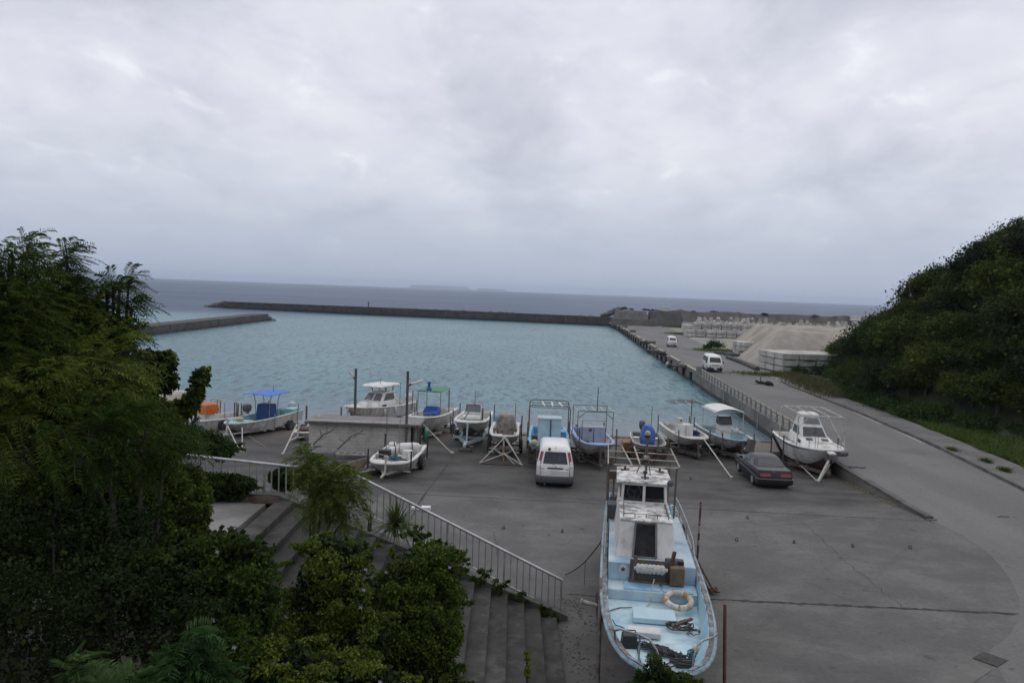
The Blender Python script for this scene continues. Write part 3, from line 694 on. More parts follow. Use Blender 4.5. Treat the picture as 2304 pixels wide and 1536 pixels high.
# dark saloon
p = at(1747, 1093, -.15)
v = T('saloon_car', 'charcoal four door saloon with red tail lamps parked by the cabin boat', 'car', (p.x, p.y + 2.25, gz(p.y + 1) - .02), R(180 - 2))
c = Car([(.22, -2.2, 2.25, .80, .25), (.34, -2.3, 2.33, .845, .22), (.62, -2.3, 2.33, .855, .2), (.80, -2.15, 2.27, .84, .2), (.93, -1.5, 2.18, .79, .18), (.955, -1.1, 2.0, .74, .16)])
c.body(v, M['car_dark'])
g = Car([(.90, -1.05, 1.62, .76, .12), (1.26, -.42, .86, .60, .14), (1.335, -.15, .62, .54, .2), (1.355, .0, .4, .42, .2)])
g.body(v, M['car_dark'], 'roof')
g.patch(v, 'rear', [(-.60, .965), (.60, .965), (.50, 1.245), (-.50, 1.245)], M['glass'], 'rear_window', .012)
g.patch(v, 'front', [(-.60, .965), (.60, .965), (.50, 1.24), (-.50, 1.24)], M['glass'], 'windscreen', .012)
for sx in (-1, 1):
    sd_ = 'left' if sx < 0 else 'right'
    g.patch(v, sd_, [(-.75, .955), (.18, .955), (.18, 1.23), (-.38, 1.23)], M['glass'], 'side_window', .01)
    g.patch(v, sd_, [(.25, .955), (1.15, .955), (.86, 1.22), (.25, 1.23)], M['glass'], 'side_window', .01)
    for y in (-1.36, 1.36): arch(c, v, y, .34, sd_); wheel(v, sx * .765, y, .30, .185, mat('alloy_rim', (.45, .46, .46), (.33, .34, .34), 4, .35, .5))
    c.patch(v, 'rear', [(sx * .24, .66), (sx * .74, .66), (sx * .73, .79), (sx * .24, .79)][::1 if sx > 0 else -1], M['red_lens'], 'tail_lamp', .014)
    bb = MB(); bb.box((sx * .92, -.62, .98), (.17, .09, .13)); bb.build('mirror', M['car_dark'], v, bevel=.03)
    bb = MB(); bb.bar((sx * .862, -1.9, .60), (sx * .862, 1.95, .60), .012, .03); bb.build('side_trim', M['chrome'], v)
    bb = MB(); bb.bar((sx * .775, -.8, .935), (sx * .775, 1.2, .935), .012, .02); bb.build('window_trim', M['chrome'], v)
c.patch(v, 'rear', [(-.22, .66), (.22, .66), (.22, .80), (-.22, .80)], M['black'], 'number_plate_panel', .012)
bb = MB(); bb.loft([rrect(.85, 1.7, 2.38, .22, .28), rrect(.868, 1.7, 2.41, .22, .34), rrect(.868, 1.7, 2.41, .22, .55), rrect(.85, 1.7, 2.38, .22, .58)]); bb.build('bumper', M['black'], v, smooth=40)
bb = MB(); bb.loft([rrect(.874, 1.72, 2.416, .22, .535), rrect(.874, 1.72, 2.416, .22, .56)]); bb.build('bumper_strip', M['chrome'], v)
bb = MB(); bb.box((0, 0, .20), (1.5, 3.8, .20)); bb.build('underbody', M['black'], v)  # black underside block added to darken the gap below the saloon
bb = MB(); bb.ell((.08, 2.20, .88), (.035, .02, .03), 8, 5); bb.build('badge', M['chrome'], v)
for sx in (-1, 1): bb = MB(); bb.box((sx * .3, 1.15, .93), (.36, .2, .10)); bb.build('seat_back', mat('pale_seat', (.30, .28, .25), None, 1, .9), v, bevel=.04)

def front_van(name, label, px, py, rz, Lg, W_, Ht, kei):
    p = at(px, py); v = T(name, label, 'van', (p.x, p.y + Lg / 2, .006), rz)
    h = W_ / 2; yf, yr = -Lg / 2, Lg / 2
    c = Car([(.26, yf + .08, yr - .06, h - .06, .18), (.45, yf, yr, h, .18), (.95, yf + .05, yr, h, .18), (1.12, yf + .14, yr, h - .01, .16), (Ht - .22, yf + .68, yr - .08, h - .12, .16), (Ht - .06, yf + .9, yr - .16, h - .19, .2), (Ht, yf + 1.2, yr - .4, h - .35, .2)])
    c.body(v, M['car_white'])
    zt = Ht - .26
    c.patch(v, 'front', [(-h + .17, 1.17), (h - .17, 1.17), (h - .25, zt), (-h + .25, zt)], M['glass'], 'windscreen', .014)
    c.patch(v, 'rear', [(-h + .17, 1.17), (h - .17, 1.17), (h - .25, zt), (-h + .25, zt)], M['glass'], 'rear_window', .014)
    for sx in (-1, 1):
        s_ = 'left' if sx < 0 else 'right'
        c.patch(v, s_, [(yf + .75, 1.17), (yf + 1.5, 1.17), (yf + 1.5, zt), (yf + 1.0, zt)], M['glass'], 'side_window', .012)
        c.patch(v, s_, [(yf + 1.6, 1.17), (yr - .4, 1.17), (yr - .4, zt), (yf + 1.6, zt)], M['glass'], 'side_window', .012)
        for y in (yf + .85, yr - .9): arch(c, v, y, .36, s_); wheel(v, sx * (h - .10), y, .31, .18)
        c.patch(v, 'front', [(sx * (h - .36), .70), (sx * (h - .16), .70), (sx * (h - .16), .86), (sx * (h - .36), .84)][::1 if sx > 0 else -1], M['clear_lens'], 'headlight', .014)
        bb = MB(); bb.box((sx * (h + .13), yf + .55, 1.18), (.14, .1, .24)); bb.build('mirror', M['black'], v, bevel=.03)
    if kei:
        c.patch(v, 'front', [(-.38, .78), (.38, .78), (.38, .86), (-.38, .86)], M['black'], 'grille', .012)
        c.patch(v, 'front', [(-.05, .48), (.45, .48), (.45, .60), (-.05, .60)], M['black'], 'air_intake', .012)
        bb = MB(); bb.box((-.22, yf - .03, .54), (.33, .02, .16)); bb.build('number_plate', M['yellow'], v)
        bb = MB(); bb.loft([rrect(h - .03, yf - .04, yf + .5, .16, .24), rrect(h - .02, yf - .05, yf + .5, .16, .36)]); bb.build('bumper', M['black'], v)
    else:
        c.patch(v, 'front', [(-.42, .74), (.42, .74), (.46, .92), (-.46, .92)], M['steel'], 'grille', .012)
        bb = MB(); bb.loft([rrect(h - .02, yf - .05, yf + .8, .2, .25), rrect(h + .015, yf - .08, yf + .8, .2, .34), rrect(h + .015, yf - .07, yf + .8, .2, .52), rrect(h, yf - .03, yf + .8, .2, .56)]); bb.build('bumper', mat('dark_blue_bumper', (.02, .024, .04), None, 1, .5), v, smooth=40)
        for sx in (-1, 1): c.patch(v, 'front', [(sx * .5, .55), (sx * (h - .17), .55), (sx * (h - .17), .72), (sx * .60, .70)][::1 if sx > 0 else -1], MATS['dark_blue_bumper'], 'bumper_corner', .012)
        bb = MB(); bb.box((.0, yf - .09, .42), (.36, .02, .18)); bb.build('number_plate', M['white'], v)
    return v
front_van('passenger_van', 'white passenger van with dark blue bumper driving along the quay road', 1613, 838, R(-5), 4.7, 1.70, 1.98, False)
front_van('small_van', 'tiny white boxy van with yellow plate far down the quay road', 1515, 781, R(-4), 3.3, 1.48, 1.85, True)

# ------------------------------------------------------------------ boats
class Boat:
    """hull with its bow towards -y; keel at z = 0 of the root"""
    def __init__(s, name, label, bow_px, Y, L, B, D, rz=0, sheer=.3, blunt=2.2, floor=.35, fore=.28, hull=None, deck=None, rail=None, stripe=None, bottom=True, group='small boats parked along the slipway', cat='boat', gun=.12, stand=None):
        p = aY(bow_px[0], bow_px[1], Y); a = rz; L_ = L
        cx = p.x - L / 2 * math.sin(a); cy = p.y + L / 2 * math.cos(a)
        s.r = T(name, label, cat, (cx, cy, p.z - D - sheer), rz, group)
        s.Lh, s.B, s.D, s.sh, s.bl, s.fl, s.fore, s.g = L, B, D, sheer, blunt, floor, fore, gun
        hull = hull or M['hull_white']; deck = deck or M['white']; rail = rail or M['white']
        ts = [0, .004, .012, .025, .045, .075, .11, .16, .22, .30, .40, .55, .7, .85, 1.0]
        bb = MB(); rings = []
        for t in ts: rings.append(s.ring(t))
        bb.loft(rings, False, False, True); s.hull = bb.build('hull', hull, s.r, smooth=35)
        if bottom:
            bb = MB(); rings = []
            for t in ts[3:]:
                k, c, m_, g = s.sec(t)
                e = .012; zc = k[1] + (c[1] - k[1]) * .75; xc = k[0] + (c[0] - k[0]) * .75
                rings.append([(-xc - e, s.y(t), zc), (0, s.y(t), k[1] - e), (xc + e, s.y(t), zc)])
            bb.loft(rings, False, False, False); bb.build('bottom_paint', bottom if bottom is not True else M['red_bottom'], s.r, smooth=35)
        # inner liner: gunwale top, side, floor
        bb = MB(); rings = []
        for t in ts:
            w_ = s.hb(t); z = s.zs(t) + .008; zi = s.zf(t); wi = max(w_ - s.g, 0); w2 = max(min(wi - .05, s.wat(t, zi) - .03), 0)
            rings.append([(-w_, s.y(t), z - .05), (-w_, s.y(t), z), (-wi, s.y(t), z), (-w2, s.y(t), zi), (w2, s.y(t), zi), (wi, s.y(t), z), (w_, s.y(t), z), (w_, s.y(t), z - .05)])
        yb = s.y(1)
        rings.append([(x, yb - .0, max(z, s.zs(1) * .80)) for x, y_, z in rings[-1]])
        bb.loft(rings, False, False, False); s.deck = bb.build('deck', deck, s.r, smooth=25)
        bb = MB(); w_ = s.hb(1); bb.box((0, yb - .05, s.zs(1) * .9 - .03), (2 * w_ - .02, .09, s.zs(1) * .2)); bb.build('transom', deck, s.r, bevel=.02)
        pts = [(-s.hb(t) - .012, s.y(t), s.zs(t) - .04) for t in reversed(ts)] + [(s.hb(t) + .012, s.y(t), s.zs(t) - .04) for t in ts[1:]]
        bb = MB(); bb.tube(pts, .035, 6); s.rail = bb.build('rub_rail', rail, s.r, smooth=50)
        if stripe:
            bb = MB(); rl = []
            for sg in (-1, 1):
                rings = []
                for t in ts:
                    k, c, m_, g = s.sec(t); f1, f2 = .10, .34
                    P = [(g[0] + (m_[0] - g[0]) * f + .010, g[1] + (m_[1] - g[1]) * f) for f in (f1, f2)]
                    rings.append([(sg * P[0][0], s.y(t), P[0][1]), (sg * P[1][0], s.y(t), P[1][1])])
                bb.loft(rings, False, False, False)
            bb.build('hull_stripe', stripe, s.r, smooth=40)
    def y(s, t): return -s.Lh / 2 + t * s.Lh
    def wat(s, t, z):
        q = s.sec(t)
        for a, b_ in zip(q, q[1:]):
            if z <= b_[1]: return a[0] + (b_[0] - a[0]) * max(0, (z - a[1]) / max(b_[1] - a[1], 1e-6))
        return q[-1][0]
    def hb(s, t):
        if t < .45:
            e = 1 - t / .45; return s.B / 2 * max(0, 1 - e ** s.bl) ** (1 / s.bl)
        return s.B / 2 * (1 - .10 * ((t - .45) / .55) ** 2)
    def zs(s, t): return s.D + s.sh * (1 - t) ** 2
    def sec(s, t):
        b_ = s.hb(t); z = s.zs(t); k = z * .62 * max(0, 1 - t / .30) ** 2.2
        cf = .42 + .46 * min(1, t / .5) ** .8; cz = k + (z - k) * (.30 + .18 * max(0, 1 - t / .4))
        m_ = (b_ * (cf + (1 - cf) * .62), cz + (z - cz) * .45)
        return (0, k), (b_ * cf, cz), m_, (b_, z)
    def ring(s, t):
        k, c, m_, g = s.sec(t); y = s.y(t)
        return [(-g[0], y + 0, g[1]), (-m_[0], y + s.off(t, .2), m_[1]), (-c[0], y + s.off(t, .5), c[1]), (0, y + s.off(t, 1), k[1]), (c[0], y + s.off(t, .5), c[1]), (m_[0], y + s.off(t, .2), m_[1]), (g[0], y, g[1])]
    def off(s, t, k): return s.D * .45 * k * max(0, 1 - t / .2)     # raked stem
    def zf(s, t): return s.zs(t) - .05 if t < s.fore else s.fl
    # fittings
    def part(s, bb, name, m, bevel=0, smooth=None, parent=None): return bb.build(name, m, parent or s.r, smooth, bevel)
    def console(s, y, w_, d, h, m, name='console', z=None, top=(.85, .7)):
        bb = MB(); z = s.fl if z is None else z; bb.box((0, y, z + h / 2), (w_, d, h), top=top); return s.part(bb, name, m, .03)
    def screen(s, y, w_, z0, h, m=None, lean=.15):
        f_ = MB(); a = [(-w_ / 2, y, z0), (w_ / 2, y, z0), (w_ / 2 * .9, y + lean, z0 + h), (-w_ / 2 * .9, y + lean, z0 + h)]
        for p_, q_ in zip(a, a[1:] + a[:1]): f_.bar(p_, q_, .05)
        fr = s.part(f_, 'windscreen_frame', m or M['white']); bb = MB(); bb.loft([[Vector(p_) + Vector((0, o_, 0)) for p_ in a] for o_ in (-.006, .006)]); s.part(bb, 'pane', M['pale_glass'], parent=fr); return fr
    def frame(s, y0, y1, w_, z1, m, cross=2, posts=True, round_=True, r_=.022, z0=None, name='pipe_frame'):
        bb = MB(); c = .18 if round_ else .02
        for y in (y0, y1):
            t = (y + s.Lh / 2) / s.Lh; zb = s.zs(t) - .05 if z0 is None else z0
            bb.tube([(-w_ / 2, y, zb), (-w_ / 2, y, z1 - c), (-w_ / 2 + c * .3, y, z1 - c * .3), (-w_ / 2 + c, y, z1), (w_ / 2 - c, y, z1), (w_ / 2 - c * .3, y, z1 - c * .3), (w_ / 2, y, z1 - c), (w_ / 2, y, zb)], r_)
        for x in (-w_ / 2 + c, w_ / 2 - c): bb.tube([(x, y0, z1), (x, y1, z1)], r_)
        for i in range(cross): x = -w_ / 2 + w_ * (i + 1) / (cross + 1); bb.tube([(x, y0, z1), (x, y1, z1)], r_ * .9)
        return s.part(bb, name, m, smooth=60)
    def canopy(s, y0, y1, w_, z1, m, drop=.06, th=.025):
        bb = MB(); rings = []
        for i in range(7):
            x = -w_ / 2 + w_ * i / 6; zz_ = z1 + .10 - drop * 4 * (i / 6 - .5) ** 2 * 1.6
            rings.append([(x, y0, zz_), (x, y1, zz_), (x, y1, zz_ + th), (x, y0, zz_ + th)])
        bb.loft(rings); return s.part(bb, 'canopy', m, smooth=30)
    def motor(s, x=0, m=None, h=.0, cover=None):
        y = s.Lh / 2 + .12; z = s.D + .28 + h; bb = MB()
        bb.loft([rrect(.13, y - .22, y + .22, .08, z - .28), rrect(.18, y - .30, y + .30, .1, z - .12), rrect(.18, y - .30, y + .32, .1, z + .10), rrect(.14, y - .24, y + .26, .1, z + .22), rrect(.06, y - .12, y + .12, .05, z + .26)])
        bb.v = [(x + a, b2, c2) for a, b2, c2 in bb.v]; o = s.part(bb, 'outboard_motor', m or M['black'], smooth=45)
        bb = MB(); bb.box((x, y + .05, z - .65), (.12, .22, .8)); s.part(bb, 'drive_leg', M['steel'], .02, parent=o); return o
    def mast(s, x, y, z0, h, m=None, r_=.018):
        bb = MB(); bb.tube([(x, y, z0), (x, y, z0 + h)], r_); return s.part(bb, 'mast', m or M['dark_pipe'])
    def bow_rail(s, m=None, h=.3, t0=.02, t1=.25, inset=.1):
        bb = MB(); pts = [(-(s.hb(t) - inset), s.y(t) + .1, s.zs(t) + h) for t in (t1, (t0 + t1) / 2, t0 + .03)] + [((s.hb(t) - inset), s.y(t) + .1, s.zs(t) + h) for t in (t0 + .03, (t0 + t1) / 2, t1)]
        bb.tube(pts, .016)
        for p_ in pts: bb.tube([p_, (p_[0], p_[1], p_[2] - h)], .014)
        return s.part(bb, 'bow_rail', m or M['steel'])
    def registration(s, t0=.2, n=6, z=.3, h=.10):
        bb = MB()
        for i in range(n):
            t = t0 + i * .022; k, c, m_, g = s.sec(t); P = Vector((-(m_[0] + .012), s.y(t), m_[1] + z * (g[1] - m_[1])))
            bb.box(P, (.02, .055, h * (1 if i % 3 else .7)))
        s.part(bb, 'registration_marks', M['black'])

def trailer(boat, label, m, tongue=1.2, posts=((.8, 1.3), (-.9, 1.0)), wl=.6, wd=None, group='boat trailers on the slipway', wheels=True, heavy=False, postm=None, name='boat_trailer', wr=.34, spread=1.0):
    """rolling cradle under a boat: rails, axle, wheels, upright guide posts; stands on the sloping yard"""
    r_ = boat.r; W_ = (wd or boat.B + .15); X, Y = r_.location.x, r_.location.y
    t = T(name, label, 'boat trailer', (X, Y, gz(Y)), r_.rotation_euler.z, group); pit_ = math.atan(.0565) if Y > 34 else 0
    t.rotation_euler = (-pit_ * math.cos(t.rotation_euler.z), 0, t.rotation_euler.z)
    kz = max(r_.location.z - gz(Y), .3); hz = min(max(kz * .55, .28), .6); L_ = boat.Lh; y0 = -L_ / 2; th = .16 if heavy else .08
    bb = MB()
    for sx in (-1, 1):
        bb.bar((sx * W_ * .30, -L_ * .18, hz), (sx * W_ * .30, L_ * .42, hz), th, th * 1.2)
        bb.bar((sx * W_ * .30, -L_ * .18, hz), (sx * .05, y0 - tongue * .25, hz - .02), th, th)
    bb.bar((0, y0 - tongue * .2, hz), (0, y0 - tongue, hz - .05), th, th)
    for y in (-L_ * .18, L_ * .12, L_ * .40): bb.bar((-W_ * .5, y, hz + .03), (W_ * .5, y, hz + .03), th, th)
    t_f = bb.build('frame', m, t)
    for sx in (-1, 1):
        for y in (-L_ * .12, L_ * .30):
            bb = MB(); bb.box((sx * boat.B * .22, y, (hz + kz) / 2 + .12), (.12, .5, max(.12, kz - hz + .1))); bb.build('bunk', M['wood'], t)
    if wheels:
        for sx in (-1, 1): wheel(t, sx * W_ * .5, L_ * wl - L_ / 2, wr, .22, M['bumper'])
        bb = MB(); bb.tube([(-W_ * .5, L_ * wl - L_ / 2, wr), (W_ * .5, L_ * wl - L_ / 2, wr)], .05); bb.build('axle', M['rust'], t)
    else:
        for sx in (-1, 1):
            for y in (-L_ * .18, L_ * .40): bb = MB(); bb.box((sx * W_ * .42, y, hz / 2), (.2, .3, hz)); bb.build('block', M['wood'], t)
    bb = MB(); bb.tube([(0, y0 - tongue * .55, 0.02), (0, y0 - tongue * .55, hz)], .03); bb.build('stand_leg', M['dark_pipe'], t)
    bb = MB(); bb.bar((0, y0 - tongue * .15, hz), (0, y0 - .02, kz + boat.zs(0) * .72), .09); bb.box((0, y0 - .02, kz + boat.zs(0) * .74), (.2, .12, .14)); bb.build('bow_stop', m, t)
    for yy, h in posts:
        for sx in (-1, 1):
            x = sx * (boat.hb(min(max((yy + L_ / 2) / L_, .05), 1)) + .13) * spread
            bb = MB(); bb.tube([(x, yy, hz), (x, yy, kz + h)], .038, 6); bb.build('guide_post', postm or M['dark_pipe'], t)
            bb = MB(); bb.bar((x, yy, hz), (sx * W_ * .3, yy, hz), .07); bb.build('post_arm', m, t)
    return t
BL = {}
# --- from left to right along the slipway -------------------------------------------------
# boat with orange tarpaulin, half behind the trees
B = Boat('fishing_boat', 'white open boat with an orange tarpaulin over its console, half behind trees', (343, 946), 47.5, 6.8, 2.1, 1.0, R(-34), .30, 2.0, .3)
BL['orange'] = B; B.console(.3, 1.15, .9, 1.3, M['white'], z=.35)
bb = MB(); bb.loft([rrect(.66, -.22, .86, .1, 1.42), rrect(.66, -.22, .88, .08, 1.65), rrect(.62, -.18, .84, .1, 2.00), rrect(.5, .0, .7, .1, 2.04)])
bb.v = [(x, y, z + (.05 * math.sin(x * 9 + y * 5) if z < 1.6 else .03 * math.sin(x * 7))) for x, y, z in bb.v]; B.part(bb, 'tarpaulin_cover', M['orange_tarp'], smooth=40)
B.frame(-.2, 1.2, 1.5, 2.15, M['steel'], 0); B.motor(0, M['bumper'], .12)
trailer(B, 'rusty trailer under the boat with the orange tarpaulin', M['pipe'], .9, ((1.9, 1.4), (2.15, 1.4)), .62)
# blue bimini boat
B = Boat('fishing_boat', 'open pale blue boat under a bright blue flat sun canopy', (512, 952), 46.6, 7.4, 2.1, 1.0, R(-14), .12, 2.0, .3, .2, deck=M['teal'], rail=M['dirty_white'])
BL['bimini'] = B; B.console(.6, .95, .8, 1.0, M['blue_paint'], top=(.95, .8))
bb = MB(); bb.loft([rrect(.50, .16, 1.06, .06, .55), rrect(.52, .14, 1.05, .08, 1.1), rrect(.50, .2, 1.0, .1, 1.72), rrect(.44, .3, .9, .1, 1.76)]); B.part(bb, 'console_cover', mat('navy_cover', (.02, .06, .22), (.015, .04, .14), 3, .7, bump=.4, bscale=4), smooth=40)
bb = MB()
for sx in (-1, 1):
    for y in (.1, 1.1): bb.tube([(sx * .5, y, .5), (sx * .52, y, 1.9), (sx * .62, y, 2.3), (sx * .74, y, 2.42)], .03)
B.part(bb, 'canopy_frame', M['steel'], smooth=50)
B.canopy(-.7, 1.9, 1.9, 2.42, mat('bright_blue_canvas', (.03, .16, .60), (.025, .12, .48), 2, .6), .05); B.mast(.3, .9, 2.4, .55)
B.motor(0, M['pale_blue'], -.05); bb = MB(); bb.box((.55, 2.9, .95), (.7, .9, .5)); B.part(bb, 'stern_locker', M['teal'], .04)
bb = MB(); bb.box((-.5, -1.2, .75), (1.0, .7, .25)); B.part(bb, 'hatch', M['teal'], .03)
f_ = tag(MB().ell((0, 0, 0), (.28, .14, .14), 12, 8).build('buoy', M['yellow'], smooth=60), 'yellow float lying on the bow of the blue canopy boat', 'buoy'); f_.location = B.r.matrix_basis @ Vector((.3, -2.9, 1.26))
trailer(B, 'long trailer with wheels and tall posts under the blue canopy boat', M['pipe'], .9, ((2.6, 1.5), (-.4, 1.0)), .72, postm=M['steel'])
# white skiff with outboard beside the shed
B = Boat('dinghy', 'small white hull with an outboard motor close beside the shed', (672, 972), 46.5, 4.0, 1.35, .7, R(-4), .2, 2.0, .3)
B.motor(0, M['dirty_white']); bb = MB(); bb.box((.1, -.4, .75), (1.0, 1.1, .35)); B.part(bb, 'folded_cover', mat('maroon_cover', (.10, .05, .055), (.06, .035, .04), 4, .8), .06)
trailer(B, 'narrow trailer with slanting white tow bar left of the shed', M['pipe'], 1.6, ((1.6, 1.0), ), .6)
# covered boat beyond the trees
B = Boat('covered_boat', 'boat under a beige cover just visible over the bushes at the left', (285, 902), 57, 4.6, 2.0, .9, R(-50), .3, 2, .3)
bb = MB(); bb.loft([rrect(.95, -1.6, 2.6, .3, .95), rrect(.8, -1.2, 2.4, .3, 1.5), rrect(.5, -.8, 2.1, .3, 1.75)]); B.part(bb, 'cover', mat('beige_cover', (.45, .40, .33), (.36, .31, .26), 2, .8), smooth=40)
trailer(B, 'trailer under the beige covered boat', M['pipe'], .8, (), .6)
# cabin cruiser behind the shed
B = Boat('cabin_cruiser', 'white cabin cruiser with a hard top roof behind the shed', (782, 914), 52.5, 7.4, 2.35, 1.15, R(-24), .42, 1.9, .4, .55)
BL['cruiser'] = B; zc_ = 1.2
bb = MB(); bb.loft([rrect(.92, -1.7, 1.6, .3, 1.15), rrect(.85, -1.3, 1.6, .3, 1.52), rrect(.82, -.9, 1.6, .25, 1.60)]); B.part(bb, 'cuddy', M['white'], smooth=40)
bb = MB(); cc = Car([(1.58, -.85, 1.3, .80, .12), (2.16, -.30, 1.2, .68, .12), (2.24, -.2, 1.15, .62, .15)]);
o = cc.body(B.r, M['white'], 'wheelhouse'); cc.patch(B.r, 'front', [(-.70, 1.66), (-.06, 1.66), (-.06, 2.12), (-.60, 2.12)], M['pale_glass'], 'front_window', .012); cc.patch(B.r, 'front', [(.06, 1.66), (.70, 1.66), (.60, 2.12), (.06, 2.12)], M['pale_glass'], 'front_window', .012)
for s_, sx in (('left', -1), ('right', 1)): cc.patch(B.r, s_, [(-.5, 1.66), (.9, 1.66), (.9, 2.12), (-.1, 2.12)], M['pale_glass'], 'side_window', .012)
bb = MB(); bb.box((.93, -.6, 1.32), (.03, .5, .18)); B.part(bb, 'porthole', M['glass'])
bb = MB()
for sx in (-1, 1):
    for y in (.1, 1.0): bb.tube([(sx * .55, y, 2.2), (sx * .66, y - .1, 2.62)], .04)
B.part(bb, 'roof_posts', M['dark_pipe']); bb = MB(); bb.loft([rrect(.85, -.9, 1.6, .35, 2.60), rrect(.92, -1.0, 1.7, .35, 2.66), rrect(.88, -.9, 1.6, .35, 2.74)]); B.part(bb, 'hard_top', M['white'], smooth=40)
B.mast(0, .2, 2.7, .4); B.mast(.95, 1.4, 1.2, 1.6); B.bow_rail(h=.42, t1=.3); B.motor(.2, M['white'], 0)
for i, y in enumerate((-1.0, .4)): bb = MB(); bb.ell((1.24, y, .95), (.10, .10, .24), 8, 7); B.part(bb, 'fender', M['white'], smooth=60)
trailer(B, 'trailer under the cabin cruiser behind the shed', M['pipe'], .8, ((2.6, 2.2), (3.3, 1.5)), .62)
# green canopy boat
B = Boat('fishing_boat', 'white open boat with a green flat canopy and blue covered console', (936, 938), 48.2, 7.0, 2.1, 1.05, R(-10), .35, 2.0, .35, .3)
BL['green'] = B; B.console(.1, .95, .9, .75, M['white']); bb = MB(); bb.loft([rrect(.50, -.35, .5, .1, 1.0), rrect(.52, -.30, .5, .1, 1.32), rrect(.44, -.02, .45, .1, 1.56), rrect(.4, .1, .4, .1, 1.58)]); B.part(bb, 'console_cover', M['blue_tarp'], smooth=40)
B.frame(-.6, 1.5, 1.55, 2.65, M['dark_pipe'], 1, round_=False); bb = MB(); bb.loft([[(x, y, 2.68 + .05 * math.cos(x * 2)) for x in (-.9, -.45, 0, .45, .9)] + [(x, y, 2.70 + .05 * math.cos(x * 2)) for x in (.9, .45, 0, -.45, -.9)] for y in (-.8, .4, 1.6)]); B.part(bb, 'canopy', M['green'])
bb = MB(); bb.ell((-.1, -.4, 2.82), (.2, .2, .10), 10, 6); bb.ell((-.1, -.4, 2.98), (.11, .11, .13), 10, 6); bb.ell((-.1, -.4, 3.2), (.14, .14, .12), 10, 6); B.part(bb, 'blue_lamp', M['blue_tarp'], smooth=50)
B.bow_rail(h=.25); B.mast(-.75, -1.4, 1.0, .7); B.mast(.78, 1.7, 1.0, 1.5); B.registration(.3, 5)
trailer(B, 'wheeled trailer under the green canopy boat', M['pipe'], .8, ((2.9, 1.1), (.6, 1.0)), .72)
# white open boat, blue and white trailer tongue
B = Boat('motorboat', 'white blunt bowed motorboat with a framed windscreen on a pale blue trailer', (1052, 949), 46, 6.0, 2.1, .85, R(-4), .22, 2.6, .35, .34)
BL['wind'] = B; B.console(-.2, 1.1, .5, .75, M['white'], z=.45); B.screen(-.4, 1.05, 1.25, .52); bb = MB(); bb.box((0, -.9, 1.0), (1.2, .9, .25), top=(.9, .8)); B.part(bb, 'coaming', M['white'], .03)
bb = MB(); bb.box((0, -1.36, .93), (1.3, .03, .08)); B.part(bb, 'green_stripe', M['green']); bb = MB(); bb.tube([(-.35, -1.9, 1.05), (.15, -.6, 1.9)], .035); B.part(bb, 'folded_mast', M['dark_pipe']); B.mast(.12, -.5, 1.7, .95)
trailer(B, 'pale blue and white trailer with a vee shaped tongue', mat('pale_blue_steel', (.36, .52, .57), (.44, .47, .45), 1.4, .5), 1.3, ((1.8, 1.55), (-1.2, 1.4)), .6, heavy=True)
# grey tarp console
B = Boat('motorboat', 'white square bowed boat with a stained grey tarpaulin over its console', (1134, 980), 42.5, 5.2, 1.72, .78, R(-1), .10, 3.2, .25, .12, deck=M['dirty_white'], gun=.16)
BL['greytarp'] = B; bb = MB(); bb.loft([rrect(.50, .05, .95, .1, .35), rrect(.52, .02, .98, .12, 1.0), rrect(.50, .06, .95, .14, 1.5), rrect(.40, .15, .85, .1, 1.6)]); B.part(bb, 'tarpaulin_cover', M['grey_tarp'], smooth=40); B.mast(.55, .8, .5, 1.75)
for x, y, c_ in ((-.35, -1.2, 'white'), (.2, -1.5, 'dirty_white')): bb = MB(); bb.box((x, y, .5), (.45, .35, .4)); B.part(bb, 'locker', M[c_], .05)
B.motor(-.55, M['blue_paint'], -.1)
bb = MB()
for sx in (-1, 1): bb.box((sx * .62, -.2, .80), (.16, .5, .14)); 
B.part(bb, 'cleats', M['wood'], .02)
trailer(B, 'white tubular trailer with black tyres under the grey tarpaulin boat', M['pipe'], .75, ((1.6, 1.45), (-2.0, 1.3)), .56, postm=M['black'], wr=.40)
p = at(1133, 1042, gz(40.5) ); tw = T('tow_stand', 'white pyramid shaped tow frame standing before the grey tarpaulin boat', 'tow frame', (p.x, p.y, gz(p.y)), 0)
apex = Vector((0, .9, 1.25)); bb = MB(); a_, c_, d_ = Vector((-1.28, -.25, .05)), Vector((1.02, -.45, .05)), Vector((.58, -.2, .05))
for q in (a_, c_): bb.tube([apex, q], .028)
bb.tube([apex + Vector((.1, 0, 0)), c_ + Vector((-.06, .05, 0))], .022); bb.tube([(0, .5, .62), (0, .2, .5), a_], .026); bb.tube([(0, .5, .62), (.05, .2, .5), c_], .026); bb.tube([(.02, .2, .5), d_], .026); bb.tube([(0, .9, 1.25), (0, 1.3, 1.0)], .05); bb.build('legs', M['pipe'], tw)
bb = MB(); bb.tube([a_, (0, -.42, .045), c_], .028); bb.build('base_bar', M['rust'], tw); bb = MB(); bb.tube([(0, .3, .9), (0, .3, .04)], .045); bb.build('jack_post', mat('red_yellow_jack', (.20, .05, .03), (.35, .28, .08), 3, .7), tw)
